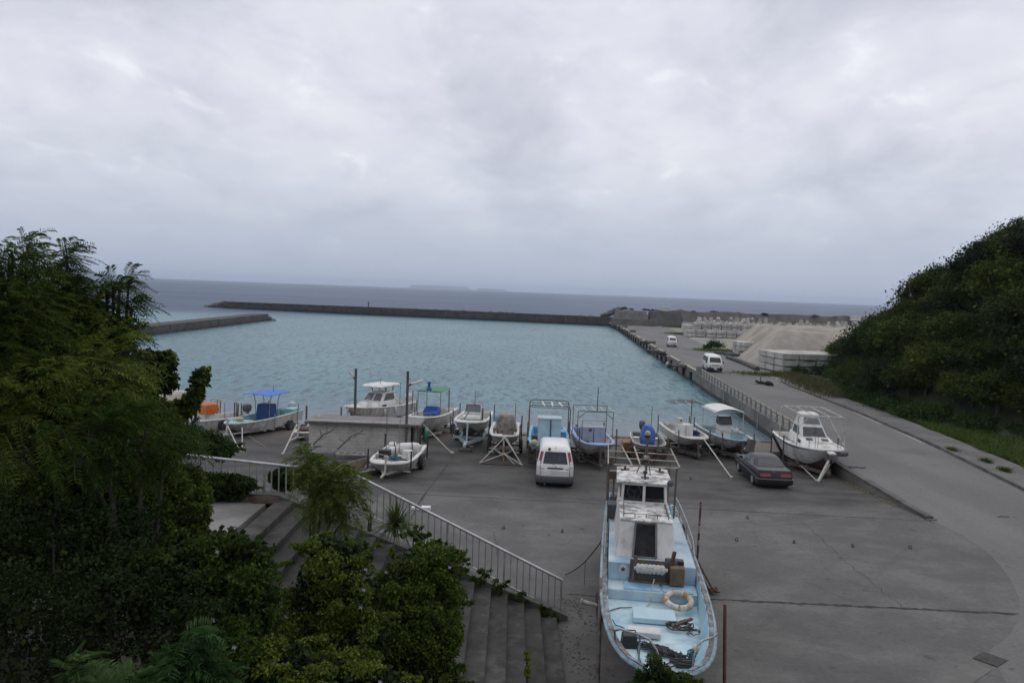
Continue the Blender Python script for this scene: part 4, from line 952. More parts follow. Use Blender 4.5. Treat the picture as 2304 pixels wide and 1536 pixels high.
# blue boat with tall frame
B = Boat('fishing_boat', 'blue decked boat with a tall pipe frame and pale blue wheelhouse, behind the white minivan', (1236, 1003), 39.6, 6.6, 2.25, .95, R(-2), .12, 3.0, .35, .14, deck=mat('bright_blue_deck', (.13, .36, .54), (.20, .43, .58), 2, .55), rail=M['blue_paint'], gun=.14)
BL['frame'] = B; bb = MB(); bb.box((.02, -.1, 1.15), (1.25, .9, 1.7)); hs = B.part(bb, 'wheelhouse', M['pale_blue'], .03); bb = MB(); bb.box((.02, -.12, 2.03), (1.35, 1.0, .09)); B.part(bb, 'wheelhouse_roof', M['pale_blue'], .03)
bb = MB(); bb.tube([(.08, -.585, 2.0), (.08, -.60, .9)], .035); B.part(bb, 'door_strip', M['bumper']); B.frame(-.6, 1.7, 2.25, 2.75, M['dark_pipe'], 0, r_=.03)
bb = MB(); bb.tube([(-1.0, -.3, 2.6), (1.0, -.3, 2.6)], .02); bb.tube([(-1.0, .8, 2.7), (1.05, .8, 2.7)], .02); B.part(bb, 'cross_pipes', M['dark_pipe'])
for i, x in enumerate((-.42, .1, .52)): bb = MB(); bb.tube([(x, .3, 2.82), (x + (.14 if i != 1 else .04), -1.0, 2.80)], .05, 8); B.part(bb, 'lamp_tube', M['white'])
bb = MB(); bb.box((.8, .7, .95), (.4, .9, .5)); B.part(bb, 'stern_locker', M['blue_paint'], .05); bb = MB(); bb.box((-.75, .4, .8), (.35, .5, .25)); B.part(bb, 'crate', M['wood'], .02)
f_ = tag(MB().ell((0, 0, 0), (.17, .17, .17), 12, 8).build('buoy', M['yellow'], smooth=60), 'round yellow float on the bow corner of the blue framed boat', 'buoy'); f_.location = B.r.matrix_basis @ Vector((-.78, -2.95, 1.15))
f_ = tag(MB().ell((0, 0, 0), (.16, .16, .22), 12, 8).build('fender_buoy', M['rubber'], smooth=60), 'black round fender hanging on the hull beside the white minivan', 'fender'); f_.location = B.r.matrix_basis @ Vector((.62, -2.95, .45))
trailer(B, 'timber posted cradle under the blue framed boat', M['wood'], .5, ((2.2, 1.45), (-2.5, 1.0)), .6, heavy=True, postm=M['wood'], wheels=False)
# pale console frame boat
B = Boat('fishing_boat', 'blue trimmed boat with a thin square pipe frame and pale lavender console panel', (1352, 1000), 40.2, 6.4, 2.0, .98, R(2), .18, 2.7, .4, .18, deck=mat('lavender_blue_deck', (.22, .33, .52), (.33, .42, .56), 2, .55), rail=mat('mid_blue_rail', (.16, .30, .52), None), gun=.13)
BL['lav'] = B; bb = MB(); bb.box((0, -.2, 1.0), (1.35, .5, 1.2)); B.part(bb, 'console_panel', mat('lavender_panel', (.34, .37, .44), (.28, .31, .38), 2, .6), .03); bb = MB(); bb.tube([(-.66, -.46, .6), (-.66, -.46, 1.95), (.66, -.46, 1.95), (.66, -.46, .6)], .022); B.part(bb, 'console_hoop', M['dark_pipe']); 
bb = MB(); bb.tube([(.0, -.47, .5), (.0, -.48, 1.55)], .012); B.part(bb, 'cable', M['black']); bb = MB(); bb.ell((-.2, -.5, 1.45), (.1, .06, .1), 8, 6); B.part(bb, 'wheel_hub', M['bumper'])
B.frame(-.9, 1.4, 1.95, 2.55, M['dark_pipe'], 3, round_=False, r_=.02); bb = MB()
for i in range(5): x = -.98 + i * .48; bb.tube([(x, -.95, 2.58), (x - .16, -.2, 2.72)], .02)
B.part(bb, 'white_slats', M['white']); bb = MB(); bb.tube([(-.97, -.9, 2.15), (-.5, -.9, 2.52), (.5, -.9, 2.52), (.97, -.9, 2.15)], .02); B.part(bb, 'front_arch', M['dark_pipe']); B.mast(.12, -.6, 2.5, 1.35, r_=.025)
f_ = tag(MB().ell((0, 0, 0), (.15, .15, .17), 12, 8).build('buoy', mat('red_white_float', (.40, .08, .06), (.55, .5, .46), 2.2, .6), smooth=60), 'red and white float inside the lavender panelled boat', 'buoy'); f_.location = B.r.matrix_basis @ Vector((.62, -1.6, 1.02))
f_ = MB(); f_.box((0, 0, .0), (.35, .3, .2)); f_ = tag(f_.build('crate', M['wood'], bevel=.02), 'small brown crate on the floor of the lavender panelled boat', 'crate'); f_.location = B.r.matrix_basis @ Vector((-.55, -1.5, .95))
trailer(B, 'grey posted cradle under the lavender panelled boat', M['wood'], .45, ((2.6, 1.5), (-2.2, 1.7)), .6, postm=M['wood'], wheels=False)
# small open boat, blue sheeted motor
B = Boat('dinghy', 'small white open boat with rounded bow and a bright blue sheeted console', (1466, 1001), 42.5, 4.8, 1.85, .62, R(-5), .12, 2.9, .2, .03, deck=mat('grey_inside', (.24, .25, .24), (.17, .18, .17), 2, .8), gun=.10)
BL['blue'] = B; bb = MB(); rings = []
for z, hw, y0, y1 in ((.25, .36, -.5, .5), (.6, .42, -.56, .52), (.95, .38, -.45, .45), (1.25, .30, -.3, .36), (1.45, .20, -.15, .25)): rings.append([p_ + Vector((.05 * math.sin(7 * p_.y + 3 * z), .05 * math.sin(9 * p_.x + 4 * z), 0)) for p_ in rrect(hw, y0, y1, .12, z)])
bb.loft(rings); B.part(bb, 'sheet_cover', M['blue_tarp'], smooth=50); B.motor(-.15, M['bumper'], .15); B.mast(.2, .4, .3, 2.2)
for sx in (-1, 1): bb = MB(); bb.box((sx * .55, .9, .52), (.5, .35, .08)); B.part(bb, 'bench', M['white'], .02)
trailer(B, 'low dark trailer under the small boat with the blue sheet', M['rust'], .5, ((-1.1, .75), ), .55, postm=M['dark_pipe'], wr=.28)
bb = MB(); bb.box((0, 0, .35), (.7, .9, .7), top=(.9, .9)); o = tag(bb.build('oil_drum_crate', mat('orange_rust_plastic', (.36, .16, .06), (.24, .10, .05), 3, .7), bevel=.05), 'orange brown crate on the slipway beside the blue sheeted dinghy', 'crate'); p = at(1412, 1012, gz(44)); o.location = (p.x, p.y, gz(p.y))
# bimini frame boat
B = Boat('fishing_boat', 'white boat with a tattered sun shade on a pole and white wheelhouse doors', (1572, 986), 45.2, 6.2, 1.95, .85, R(3), .10, 2.8, .35, .2, deck=M['dirty_white'])
BL['shade'] = B; bb = MB(); bb.box((-.1, -.3, .80), (.95, .7, 1.05)); B.part(bb, 'wheelhouse', M['white'], .03); bb = MB(); bb.tube([(-.08, -.66, .4), (-.08, -.66, 1.3)], .012); B.part(bb, 'door_gap', M['rust']); bb = MB(); bb.box((-.35, -.1, 1.5), (.34, .3, .34)); B.part(bb, 'instrument_box', M['white'], .03)
bb = MB(); bb.ell((-.3, -.26, 1.52), (.06, .02, .06), 8, 5); B.part(bb, 'dial', M['black'])
bb = MB(); bb.tube([(.3, -.3, .4), (.3, -.3, 2.9)], .03); B.part(bb, 'shade_pole', M['dark_pipe'])
bb = MB()
for y in (-.7, -.2, .5): bb.tube([(-1.15, y, 2.6), (-.4, y, 2.72), (.5, y, 2.72), (.98, y, 2.58)], .016)
for x in (-.9, -.2, .3, .8): bb.tube([(x, -.8, 2.66), (x - .1, .6, 2.70)], .014)
B.part(bb, 'shade_frame', M['dark_pipe']); bb = MB(); bb.loft([[(x, y, 2.66 + .06 * math.cos(x * 1.6) + .01 * math.sin(y * 9)) for x in (-.95, -.5, 0, .4, .8)] for y in (-.6, -.2, .25, .5)], False, False, False); B.part(bb, 'tattered_net', mat('torn_net', (.10, .10, .10), (.05, .05, .05), 5, .9, alpha=.55))
for sx in (-.55, .1): bb = MB(); bb.tube([(sx, -.9, 2.55), (sx - .2, -.3, 2.74)], .025); B.part(bb, 'lamp_tube', M['white'])
bb = MB()
for i in range(14): bb.tube([(.62 + rnd.uniform(-.2, .2), -.2 + rnd.uniform(-.5, .5), .62 + rnd.uniform(0, .28)) for _ in range(6)], .03, 5)
tag(bb.build('net_heap', mat('navy_net', (.02, .04, .13), (.03, .06, .16), 5, .9)), 'heap of dark blue net in the boat with the tattered shade', 'net').matrix_basis = B.r.matrix_basis.copy()
trailer(B, 'timber cradle with four grey posts under the tattered shade boat', M['wood'], .4, ((2.5, 1.5), (-2.3, 1.15)), .6, heavy=True, postm=M['wood'], wheels=False)
p0, p1 = B.r.matrix_basis @ Vector((.3, -3.0, .95)), at(1646, 1075, gz(39.2))
bb = MB(); bb.tube([p0, p1], .035, 7); bb.ell(p1 + Vector((0, 0, .04)), (.1, .1, .07), 8, 5); tag(bb.build('prop_pole', M['pipe']), 'long pale pole slanting from the tattered shade boat to the ground', 'pole')
# white canopy boat
B = Boat('fishing_boat', 'pale blue lined boat with a curved white canopy beside the quay wall', (1672, 990), 45.0, 6.4, 2.15, .95, R(4), .12, 2.6, .35, .08, deck=M['pale_blue'], rail=M['blue_paint'])
BL['canopy'] = B; B.console(.2, .9, .8, 1.1, M['white']); bb = MB(); bb.loft([[(-.42, -.2, 1.45), (.42, -.2, 1.45), (.38, .0, 1.95), (-.38, .0, 1.95)], [(-.42, .5, 1.45), (.42, .5, 1.45), (.38, .5, 1.95), (-.38, .5, 1.95)]]); B.part(bb, 'windscreen', M['glass'], .02)
B.frame(-.7, 1.6, 1.8, 2.35, mat('pale_green_pipe', (.45, .55, .55), (.36, .42, .42), 4, .5), 0, round_=False, r_=.025); B.canopy(-.8, 1.8, 1.9, 2.4, M['white'], .14, .03)
B.bow_rail(M['dark_pipe'], .28, .06, .42, .3); B.registration(.2, 4); f_ = tag(MB().ell((0, 0, 0), (.16, .16, .16), 12, 8).build('buoy', M['white'], smooth=60), 'white round float in the boat with the white canopy', 'buoy'); f_.location = B.r.matrix_basis @ Vector((.55, -.6, 1.15)); B.mast(.7, -.2, .9, .9, M['white'])
trailer(B, 'old timber cradle under the white canopy boat', M['wood'], .6, ((2.5, 1.6), (-2.5, 1.2)), .6, heavy=True, postm=M['wood'], wheels=False)
bb = MB(); bb.box((0, 0, 0), (.5, .08, .8)); o = tag(bb.build('board', M['wood']), 'grey plywood board leaning on the bow of the white canopy boat', 'board'); o.location = B.r.matrix_basis @ Vector((.42, -3.3, .75)); o.rotation_euler = (R(-18), R(15), 0)
# cabin boat with big frame
B = Boat('cabin_cruiser', 'white cabin cruiser with navy stripe inside a tall pipe frame by the kerb', (1866, 1012), 40.2, 7.2, 2.7, 1.2, R(-5), .32, 2.4, .45, .62, hull=M['white'], stripe=M['navy'], rail=M['white'], cat='boat')
BL['cabin'] = B
bb = MB(); bb.loft([rrect(.95, -2.4, 1.3, .45, 1.3), rrect(.86, -1.6, 1.3, .35, 1.62), rrect(.8, -.9, 1.3, .3, 1.74)]); B.part(bb, 'cuddy', M['white'], smooth=40)
cc = Car([(1.70, -1.0, 1.2, .74, .14), (2.22, -.38, 1.1, .62, .14), (2.30, -.34, 1.1, .60, .14), (2.70, .02, 1.0, .50, .14), (2.82, .06, 1.05, .52, .16), (2.88, .2, .9, .42, .18)])
cc.body(B.r, M['white'], 'wheelhouse'); cc.patch(B.r, 'front', [(-.62, 1.74), (.62, 1.74), (.52, 2.18), (-.52, 2.18)], M['glass'], 'front_window', .014); cc.patch(B.r, 'front', [(-.46, 2.34), (.46, 2.34), (.38, 2.68), (-.38, 2.68)], M['pale_glass'], 'upper_window', .014)
cc.patch(B.r, 'left', [(-.55, 1.76), (.8, 1.76), (.8, 2.16), (-.1, 2.16)], M['glass'], 'side_window', .012); cc.patch(B.r, 'right', [(-.55, 1.76), (.8, 1.76), (.8, 2.16), (-.1, 2.16)], M['glass'], 'side_window', .012)
for x in (-.42, .42): bb = MB(); bb.box((x, -1.45, 1.66), (.34, .26, .04), rx=R(12)); B.part(bb, 'skylight', M['black'])
bb = MB(); bb.box((-.90, -1.2, 1.52), (.05, .5, .16), ry=R(12)); B.part(bb, 'porthole', M['black'])
B.frame(-2.1, 1.6, 2.5, 3.05, M['pipe'], 2, r_=.03); bb = MB(); bb.tube([(-1.2, -2.1, 2.4), (-.7, -2.1, 2.95), (.7, -2.1, 2.95), (1.2, -2.1, 2.3)], .02); bb.tube([(.3, -2.1, 3.05), (1.1, -3.0, 1.4)], .03); B.part(bb, 'frame_brace', M['pipe'])
B.bow_rail(M['steel'], .62, .0, .09, .12); B.registration(.6, 7, .35); B.motor(.3, M['white'], .05)
bb = MB(); bb.tube([(-.6, -2.75, 1.72), (.0, -2.8, 1.72), (.5, -2.7, 1.70)], .014); bb.tube([(-.7, -2.3, 1.66), (-.6, -2.75, 1.72)], .012); bb.tube([(.0, -2.3, 1.66), (.0, -2.8, 1.72)], .012); bb.tube([(.5, -2.3, 1.66), (.5, -2.7, 1.7)], .012); B.part(bb, 'deck_handrail', M['steel'])
bb = MB(); bb.tube([(.45, -3.78, 1.36), (.95, -3.35, 1.32)], .13, 10); B.part(bb, 'bow_fender', M['bumper'], smooth=50); bb = MB(); bb.box((.0, -4.0, 1.42), (.36, .5, .1)); B.part(bb, 'bow_platform', M['white'], .03)
trailer(B, 'heavy wheeled cradle with dark square posts under the kerbside cabin cruiser', M['dark_pipe'], .2, ((2.7, 1.6), (-.4, 1.5)), .62, heavy=True, postm=M['bumper'])
tb = at(1840, 1084, gz(39)); bw_ = B.r.matrix_basis @ Vector((-.1, -3.9, 1.0)); bb = MB(); bb.tube([bw_, tb], .07, 8); bb.tube([bw_ + Vector((.12, .1, -.2)), tb + Vector((.1, .05, .05))], .03); bb.ell(tb + Vector((0, 0, .06)), (.13, .13, .09), 8, 5)
tag(bb.build('tow_bar', M['pipe']), 'thick white tow bar slanting down from the kerbside cruiser bow', 'tow bar'); bb = MB(); q = at(1790, 1045, gz(40.5)); bb.tube([tb, q + Vector((0, 0, .25)), q + Vector((-.1, .3, .45))], .035); bb.tube([q + Vector((0, 0, .3)), at(1842, 1062, gz(40) + .1)], .02); tag(bb.build('tow_chain_pipe', M['pipe']), 'bent pale pipe lying from the tow bar foot toward the dark saloon', 'pipe')
p0, p1 = aY(1738, 975, 43.5), at(1765, 1030, gz(41.5)); bb = MB(); bb.bar(p0, p1, .12); tag(bb.build('timber_prop', M['wood']), 'grey timber prop leaning beside the navy striped cruiser', 'prop')
# trailer boat near the fence, with white floats
B = Boat('motorboat', 'white boat full of gear and big white floats on a trailer before the shed', (868, 1042), 35.6, 5.2, 2.1, .85, R(-4), .10, 2.9, .3, .25, deck=M['white'], bottom=M['hull_white'])
BL['near'] = B
trailer(B, 'pale tubular trailer standing beside the fence before the block shed', M['pipe'], .9, ((-1.9, .95), (1.9, 1.2)), .58, postm=M['black'], wr=.40)
mb = B.r.matrix_basis
for i, (x, y, z, r_, lb) in enumerate(((.40, .7, 1.0, (.60, .31, .31), 'large white cylinder float with a dark strap in the gear filled boat'), (-.30, .35, .92, (.26, .22, .22), 'middling white float beside the large one in the gear filled boat'), (-.50, 1.0, .98, (.22, .22, .26), 'white drum float at the back of the gear filled boat'))):
    bb = MB(); bb.lathe([(.02, -1), (.55, -.97), (.88, -.8), (1, -.5), (1, .5), (.88, .8), (.55, .97), (.02, 1)], n=16); bb.v = [(zz_ * r_[0], yy * r_[1], xx * r_[2]) for xx, yy, zz_ in bb.v]
    o = tag(bb.build('float_buoy', M['white'], smooth=40), lb, 'float'); o.matrix_basis = mb @ Matrix.Translation((x, y, z)) @ Matrix.Rotation(R(18), 4, 'Z')
    bb = MB(); bb.loft([[(sx, math.cos(6.283 * k / 16) * (r_[1] + .008), math.sin(6.283 * k / 16) * (r_[2] + .008)) for k in range(16)] for sx in (r_[0] * .18, r_[0] * .18 + .06)], cap0=False, cap1=False); bb.build('strap', M['bumper'], o)
bb = MB(); bb.box((-.55, -.5, .95), (.55, .4, .4)); B.part(bb, 'engine_box', M['black'], .04); bb = MB(); bb.box((.55, -.35, .95), (.5, .4, .4), top=(.9, .6)); B.part(bb, 'instrument_console', M['white'], .04); B.mast(-.6, .0, .9, 1.9); B.mast(.0, .3, .9, 1.7, M['steel'])
bb = MB(); bb.tube([(-.8, -1.3, .92), (-.8, -1.3, 1.08), (-.2, -1.45, 1.08), (-.2, -1.45, .92)], .016); bb.tube([(.7, -1.2, .92), (.7, -1.2, 1.15), (.78, -.7, 1.15)], .016); B.part(bb, 'deck_rails', M['steel'])
bb = MB(); r2 = random.Random(5)
for i in range(10): bb.tube([(.1 + r2.uniform(-.35, .35), -1.5 + r2.uniform(-.3, .3), .93 + r2.uniform(0, .1)) for _ in range(7)], .018, 5)
tag(bb.build('rope_heap', M['net']), 'tangle of green and blue rope on the bow of the gear filled boat', 'rope').matrix_basis = mb.copy(); B.registration(.12, 4, .5, .12)
bb = MB(); bb.tube([(.15, -2.05, .9), (.16, -2.15, .5), (.2, -2.2, -.2)], .014); tag(bb.build('hanging_rope', M['rope_dark']), 'rope hanging from the bow of the gear filled boat', 'rope').matrix_basis = mb.copy()
# old dinghy full of debris
B = Boat('old_dinghy', 'derelict open dinghy filled with brown debris beyond the fence', (765, 1060), 35.6, 4.6, 1.9, .5, R(-22), .12, 2.3, .12, .02, deck=mat('rotten_inside', (.15, .125, .09), (.08, .07, .05), 3, .9), hull=M['dirty_white'], rail=M['dirty_white'], bottom=False)
r2 = random.Random(8); bb = MB()
for i in range(26): x, y = r2.uniform(-.6, .6), r2.uniform(-1.6, 1.8); a = r2.uniform(0, 3.1); bb.bar((x, y, .2 + r2.uniform(0, .25)), (x + .5 * math.cos(a), y + .5 * math.sin(a), .25 + r2.uniform(0, .3)), .04)
for i in range(8): bb.ell((r2.uniform(-.5, .5), r2.uniform(-1.4, 1.6), .2), (.3, .35, .14), 8, 5)
o = bb.build('debris', mat('brown_debris', (.10, .07, .045), (.05, .04, .03), 5, .95)); o.matrix_basis = B.r.matrix_basis.copy(); o['kind'] = 'stuff'; o['label'] = 'brown sticks and dry leaves heaped in the derelict dinghy'; o['category'] = 'debris'
bb = MB(); bb.ell((.35, -.1, .42), (.35, .55, .2), 10, 6); o = tag(bb.build('grey_sack', mat('grey_sack', (.13, .13, .13), (.08, .08, .08), 4, .8), smooth=50), 'grey bundle lying in the derelict dinghy', 'sack'); o.matrix_basis = B.r.matrix_basis.copy()

# ------------------------------------------------------------------ the large blue and white boat in the foreground
B = Boat('large_fishing_boat', 'large weathered blue and white fishing boat on the yard in the foreground', (1502, 1512), 13.75, 12.2, 2.48, 1.35, R(-7), .14, 2.9, .75, .0, hull=mat('old_blue_hull', (.22, .25, .27), (.12, .125, .125), 1.6, .6, c3=(.16, .12, .105), s3=.9, bump=.2), deck=M['blue_deck'], rail=mat('pale_blue_grey_rail', (.30, .40, .45), (.17, .19, .19), 4, .6), gun=.13, group=None, cat='boat', bottom=mat('dark_bottom', (.055, .05, .048), (.09, .075, .06), 2, .8))
BIG = B; r_ = B.r; HZ = B.r.location.z
def lz(z): return z - HZ
def bl(px, py, z): return loc_of(r_, at(px, py, z))
# timber gunwale cap: inner weathered plank with scars
bb = MB(); rings = []
for i in range(40):
    t = .01 + .97 * i / 39; rings.append([(B.hb(t) - .11 - .03 * math.sin(i * 1.7) ** 2, B.y(t), B.zs(t) + .012), (B.hb(t) - .015, B.y(t), B.zs(t) + .012), (B.hb(t) - .015, B.y(t), B.zs(t) + .035), (B.hb(t) - .11, B.y(t), B.zs(t) + .035)])
gw = MB(); gw.loft(rings); gw2 = MB(); gw2.loft([[(-x, y, z) for x, y, z in g_] for g_ in rings])
plm = mat('scarred_gunwale', (.20, .19, .185), (.085, .08, .075), 7, .85, c3=(.30, .36, .40), s3=3, bump=.5)
gw.build('gunwale', plm, r_); gw2.build('gunwale', plm, r_)
deck_m = M['blue_deck']
def inner_w(y, z): t_ = (y + B.Lh / 2) / B.Lh; return max(min(B.hb(t_) - .16, B.wat(t_, z) - .05), .05)
def deck_slab(y0, y1, z0, z1, name, m, bev=.02):
    bb = MB(); n = 8; rings = []
    for i in range(n + 1):
        y = y0 + (y1 - y0) * i / n; w_ = inner_w(y, z0 + .02); rings.append([(-w_, y, z0), (w_, y, z0), (w_, y, z1), (-w_, y, z1)])
    bb.loft(rings); return bb.build(name, m, r_, bevel=bev)
yb0 = bl(1400, 1350, 1.3).y; yb1 = bl(1400, 1305, 1.56).y
B.fl_main = lz(1.32)
deck_slab(-B.Lh / 2 + .25, B.Lh / 2 - .3, lz(1.29), lz(1.32), 'main_deck', mat('bow_deck_paint', (.40, .58, .66), (.56, .69, .71), 1.3, .5, c3=(.24, .34, .40), s3=1.6, lo=.4, hi=.6), 0)
deck_slab(yb0, B.Lh / 2 - 1.0, lz(1.32), lz(1.57), 'bench_step', mat('bench_paint', (.42, .56, .62), (.54, .63, .65), 1.3, .55, c3=(.22, .33, .42), s3=1.0))
deck_slab(yb1, B.Lh / 2 - 2.4, lz(1.57), lz(2.02), 'cabin_deck', mat('cabin_deck_paint', (.33, .46, .56), (.50, .59, .62), 1.4, .55, c3=(.18, .27, .36), s3=1.1))
# hatches on the bench
hm = mat('hatch_blue', (.20, .38, .58), (.36, .52, .64), 2.4, .5)
for a_, c_ in ((1404, 1486), (1492, 1560)):
    p, q = bl(a_, 1332, 1.6), bl(c_, 1332, 1.6); bb = MB(); bb.box(((p.x + q.x) / 2, (yb0 + yb1) / 2 - .03, lz(1.585)), (q.x - p.x, abs(yb1 - yb0) - .12, .045)); bb.build('hatch', hm, r_, bevel=.012)
p, q = bl(1424, 1380, 1.42), bl(1518, 1380, 1.42); bb = MB(); bb.box(((p.x + q.x) / 2, p.y + .02, lz(1.40)), (q.x - p.x, .62, .12)); bb.build('deck_hatch', mat('hatch_pale', (.42, .58, .66), (.50, .64, .70), 1.6, .5), r_, bevel=.015)
# pilot house
yc = bl(1450, 1255, 2.02).y; cxx = bl(1452, 1255, 2.02).x
whm = mat('stained_cabin_white', (.70, .69, .66), (.48, .465, .43), 2.3, .5, c3=(.36, .335, .29), s3=1.5, lo=.48, hi=.76, stretch=(1, 1, .45))
wht = mat('weathered_roof_white', (.66, .66, .64), (.20, .195, .185), 3.8, .65, c3=(.34, .33, .31), s3=5, lo=.45, hi=.60)
tz = lz(2.02); th_ = .86
def hx(bbm, y0, y1, y0t, y1t, w0, w1, z0, z1):
    bbm.loft([[(cxx - w0, y0, z0), (cxx + w0, y0, z0), (cxx + w0, y1, z0), (cxx - w0, y1, z0)], [(cxx - w1, y0t, z1), (cxx + w1, y0t, z1), (cxx + w1, y1t, z1), (cxx - w1, y1t, z1)]])
bb = MB(); hx(bb, yc, yc + 3.9, yc + .30, yc + 3.9, .77, .67, tz - .02, tz + th_); bb.build('trunk_cabin', whm, r_, bevel=.03)
bb = MB(); hx(bb, yc + .27, yc + 2.2, yc + .29, yc + 2.2, .685, .68, tz + th_ + .002, tz + th_ + .035); tk = bb.build('trunk_roof', wht, r_, bevel=.012)
# door window in the front face
def ff(x, z, o_=.0): k = (z - tz) / th_; return Vector((cxx + x, yc + .30 * k - o_, z))
z0_, z1_ = tz + .06, tz + th_ - .05; xw = .27
bb = MB(); q = [ff(-xw - .05, z0_ - .04, .02), ff(xw + .0, z0_ - .04, .02), ff(xw - .02, z1_ + .03, .02), ff(-xw - .0, z1_ + .03, .02)]
for a_, c_ in zip(q, q[1:] + q[:1]): bb.bar(a_, c_, .05, .05)
dr = bb.build('door_frame', mat('grey_frame', (.20, .19, .17), (.12, .11, .10), 5, .7), r_); bb = MB(); bb.loft([[p_ + Vector((0, o_, 0)) for p_ in q] for o_ in (-.0, .012)]); bb.build('door_pane', mat('dusty_black_pane', (.010, .011, .013), (.03, .032, .034), 3, .35, spec=.15), dr)
# windscreen band and roof of the pilot house
y1_ = yc + 2.0; zb_, zt_ = tz + th_, tz + th_ + .56; hw_ = .65
bb = MB(); hx(bb, y1_ + .7, y1_ + 1.75, y1_ + .72, y1_ + 1.75, hw_, hw_ - .05, zb_, zt_); bb.build('house_back', M['black'], r_)
bb = MB()
for x in (-hw_ + .04, 0, hw_ - .04): bb.bar((cxx + x, y1_, zb_), (cxx + x * .95, y1_ + .10, zt_), .075, .06)
for x in (-hw_ + .03, hw_ - .03): bb.bar((cxx + x, y1_ + .75, zb_), (cxx + x * .95, y1_ + .75, zt_), .07, .07)
bb.bar((cxx - hw_, y1_, zb_ + .04), (cxx + hw_, y1_, zb_ + .04), .08, .07); bb.bar((cxx - hw_ + .02, y1_ + .09, zt_ - .02), (cxx + hw_ - .02, y1_ + .09, zt_ - .02), .08, .06)
wf = bb.build('windscreen_frame', whm, r_, bevel=.01)
gl = bpy.data.materials.new('window_glass'); gl.use_nodes = True; g_ = gl.node_tree.nodes['Principled BSDF']; g_.inputs['Base Color'].default_value = (.02, .024, .03, 1); g_.inputs['Roughness'].default_value = .06; g_.inputs['Alpha'].default_value = .42
for x0_, x1_ in ((-hw_ + .07, -.03), (.03, hw_ - .07)):
    bb = MB(); q = [Vector((cxx + x0_, y1_ + .02, zb_ + .07)), Vector((cxx + x1_, y1_ + .02, zb_ + .07)), Vector((cxx + x1_ * .96, y1_ + .10, zt_ - .05)), Vector((cxx + x0_ * .96, y1_ + .10, zt_ - .05))]
    bb.loft([[p_ + Vector((0, o_, 0)) for p_ in q] for o_ in (0, .008)]); bb.build('window_pane', gl, wf)
for sx in (-1, 1):
    bb = MB(); bb.loft([[(cxx + sx * (hw_ - .02 + o_), y1_ + .1, zb_ + .06), (cxx + sx * (hw_ - .02 + o_), y1_ + .7, zb_ + .06), (cxx + sx * (hw_ - .06 + o_), y1_ + .7, zt_ - .05), (cxx + sx * (hw_ - .06 + o_), y1_ + .16, zt_ - .05)] for o_ in (-.008, 0)]); bb.build('side_pane', gl, wf)
bb = MB(); sw_ = Vector((cxx - .26, y1_ + .25, zb_ + .28))
bb.tube([sw_ + Vector((.19 * math.cos(6.283 * k / 24), -.06 * math.sin(6.283 * k / 24) * 0, .19 * math.sin(6.283 * k / 24))) for k in range(24)], .016, 6, True)
for a_ in (90, 210, 330): bb.tube([sw_, sw_ + Vector((.19 * math.cos(R(a_ + 180)), 0, .19 * math.sin(R(a_ + 180))))], .010)
bb.ell(sw_, (.035, .03, .035), 8, 5); bb.build('steering_wheel', mat('pale_wheel', (.55, .55, .50), None, 1, .5), r_, smooth=50)
bb = MB(); n_ = 7; rings = []
for i in range(n_):
    x = -.78 + 1.56 * i / (n_ - 1); arch_ = .07 * (1 - (x / .78) ** 2); rings.append([(cxx + x, y1_ - .08 + .05 * (x / .78) ** 2, zt_ + arch_ * .4), (cxx + x * .97, y1_ + 1.85, zt_ + arch_), (cxx + x * .97, y1_ + 1.85, zt_ + arch_ + .05), (cxx + x, y1_ - .08 + .05 * (x / .78) ** 2, zt_ + arch_ * .4 + .05)])
bb.loft(rings); rf = bb.build('house_roof', wht, r_, smooth=30, bevel=.015)
zr = zt_ + .11
bb = MB(); bb.lathe([(.02, 0), (.085, .01), (.09, .10), (.05, .14), (.02, .15)], (cxx + .70, y1_ - .02, zt_ + .09), (0, -1, .15), 14); bb.build('searchlight', M['bumper'], rf, smooth=40)
bb = MB(); bb.tube([(cxx + .02, y1_ + .30, zr - .02), (cxx + .02, y1_ + .30, zr + .16)], .025); bb.box((cxx + .02, y1_ + .30, zr + .02), (.22, .05, .03)); bb.ell((cxx + .02, y1_ + .30, zr + .17), (.07, .07, .05), 8, 5); bb.build('roof_lamp', M['black'], rf)
for x in (-.52, .50): bb = MB(); bb.tube([(cxx + x, y1_ + 1.35, zr - .05), (cxx + x, y1_ + 1.35, zr + .09)], .03); bb.box((cxx + x, y1_ + 1.35, zr - .02), (.26, .16, .02)); bb.build('roof_fitting', M['rust'], rf)
# small rail round the trunk roof
bb = MB(); zz0 = tz + th_ + .035; pts = [(cxx - .56, yc + 1.7, zz0 + .10), (cxx - .58, yc + .5, zz0 + .10), (cxx + .58, yc + .5, zz0 + .10), (cxx + .56, yc + 1.7, zz0 + .10)]; bb.tube(pts, .012)
for a_, c_, k in ((0, 1, 4), (1, 2, 4), (2, 3, 4)):
    for i in range(k + 1): p = Vector(pts[a_]).lerp(Vector(pts[c_]), i / k); bb.tube([p, (p.x, p.y, zz0 - .02)], .012)
bb.build('trunk_rail', M['dark_pipe'], r_)
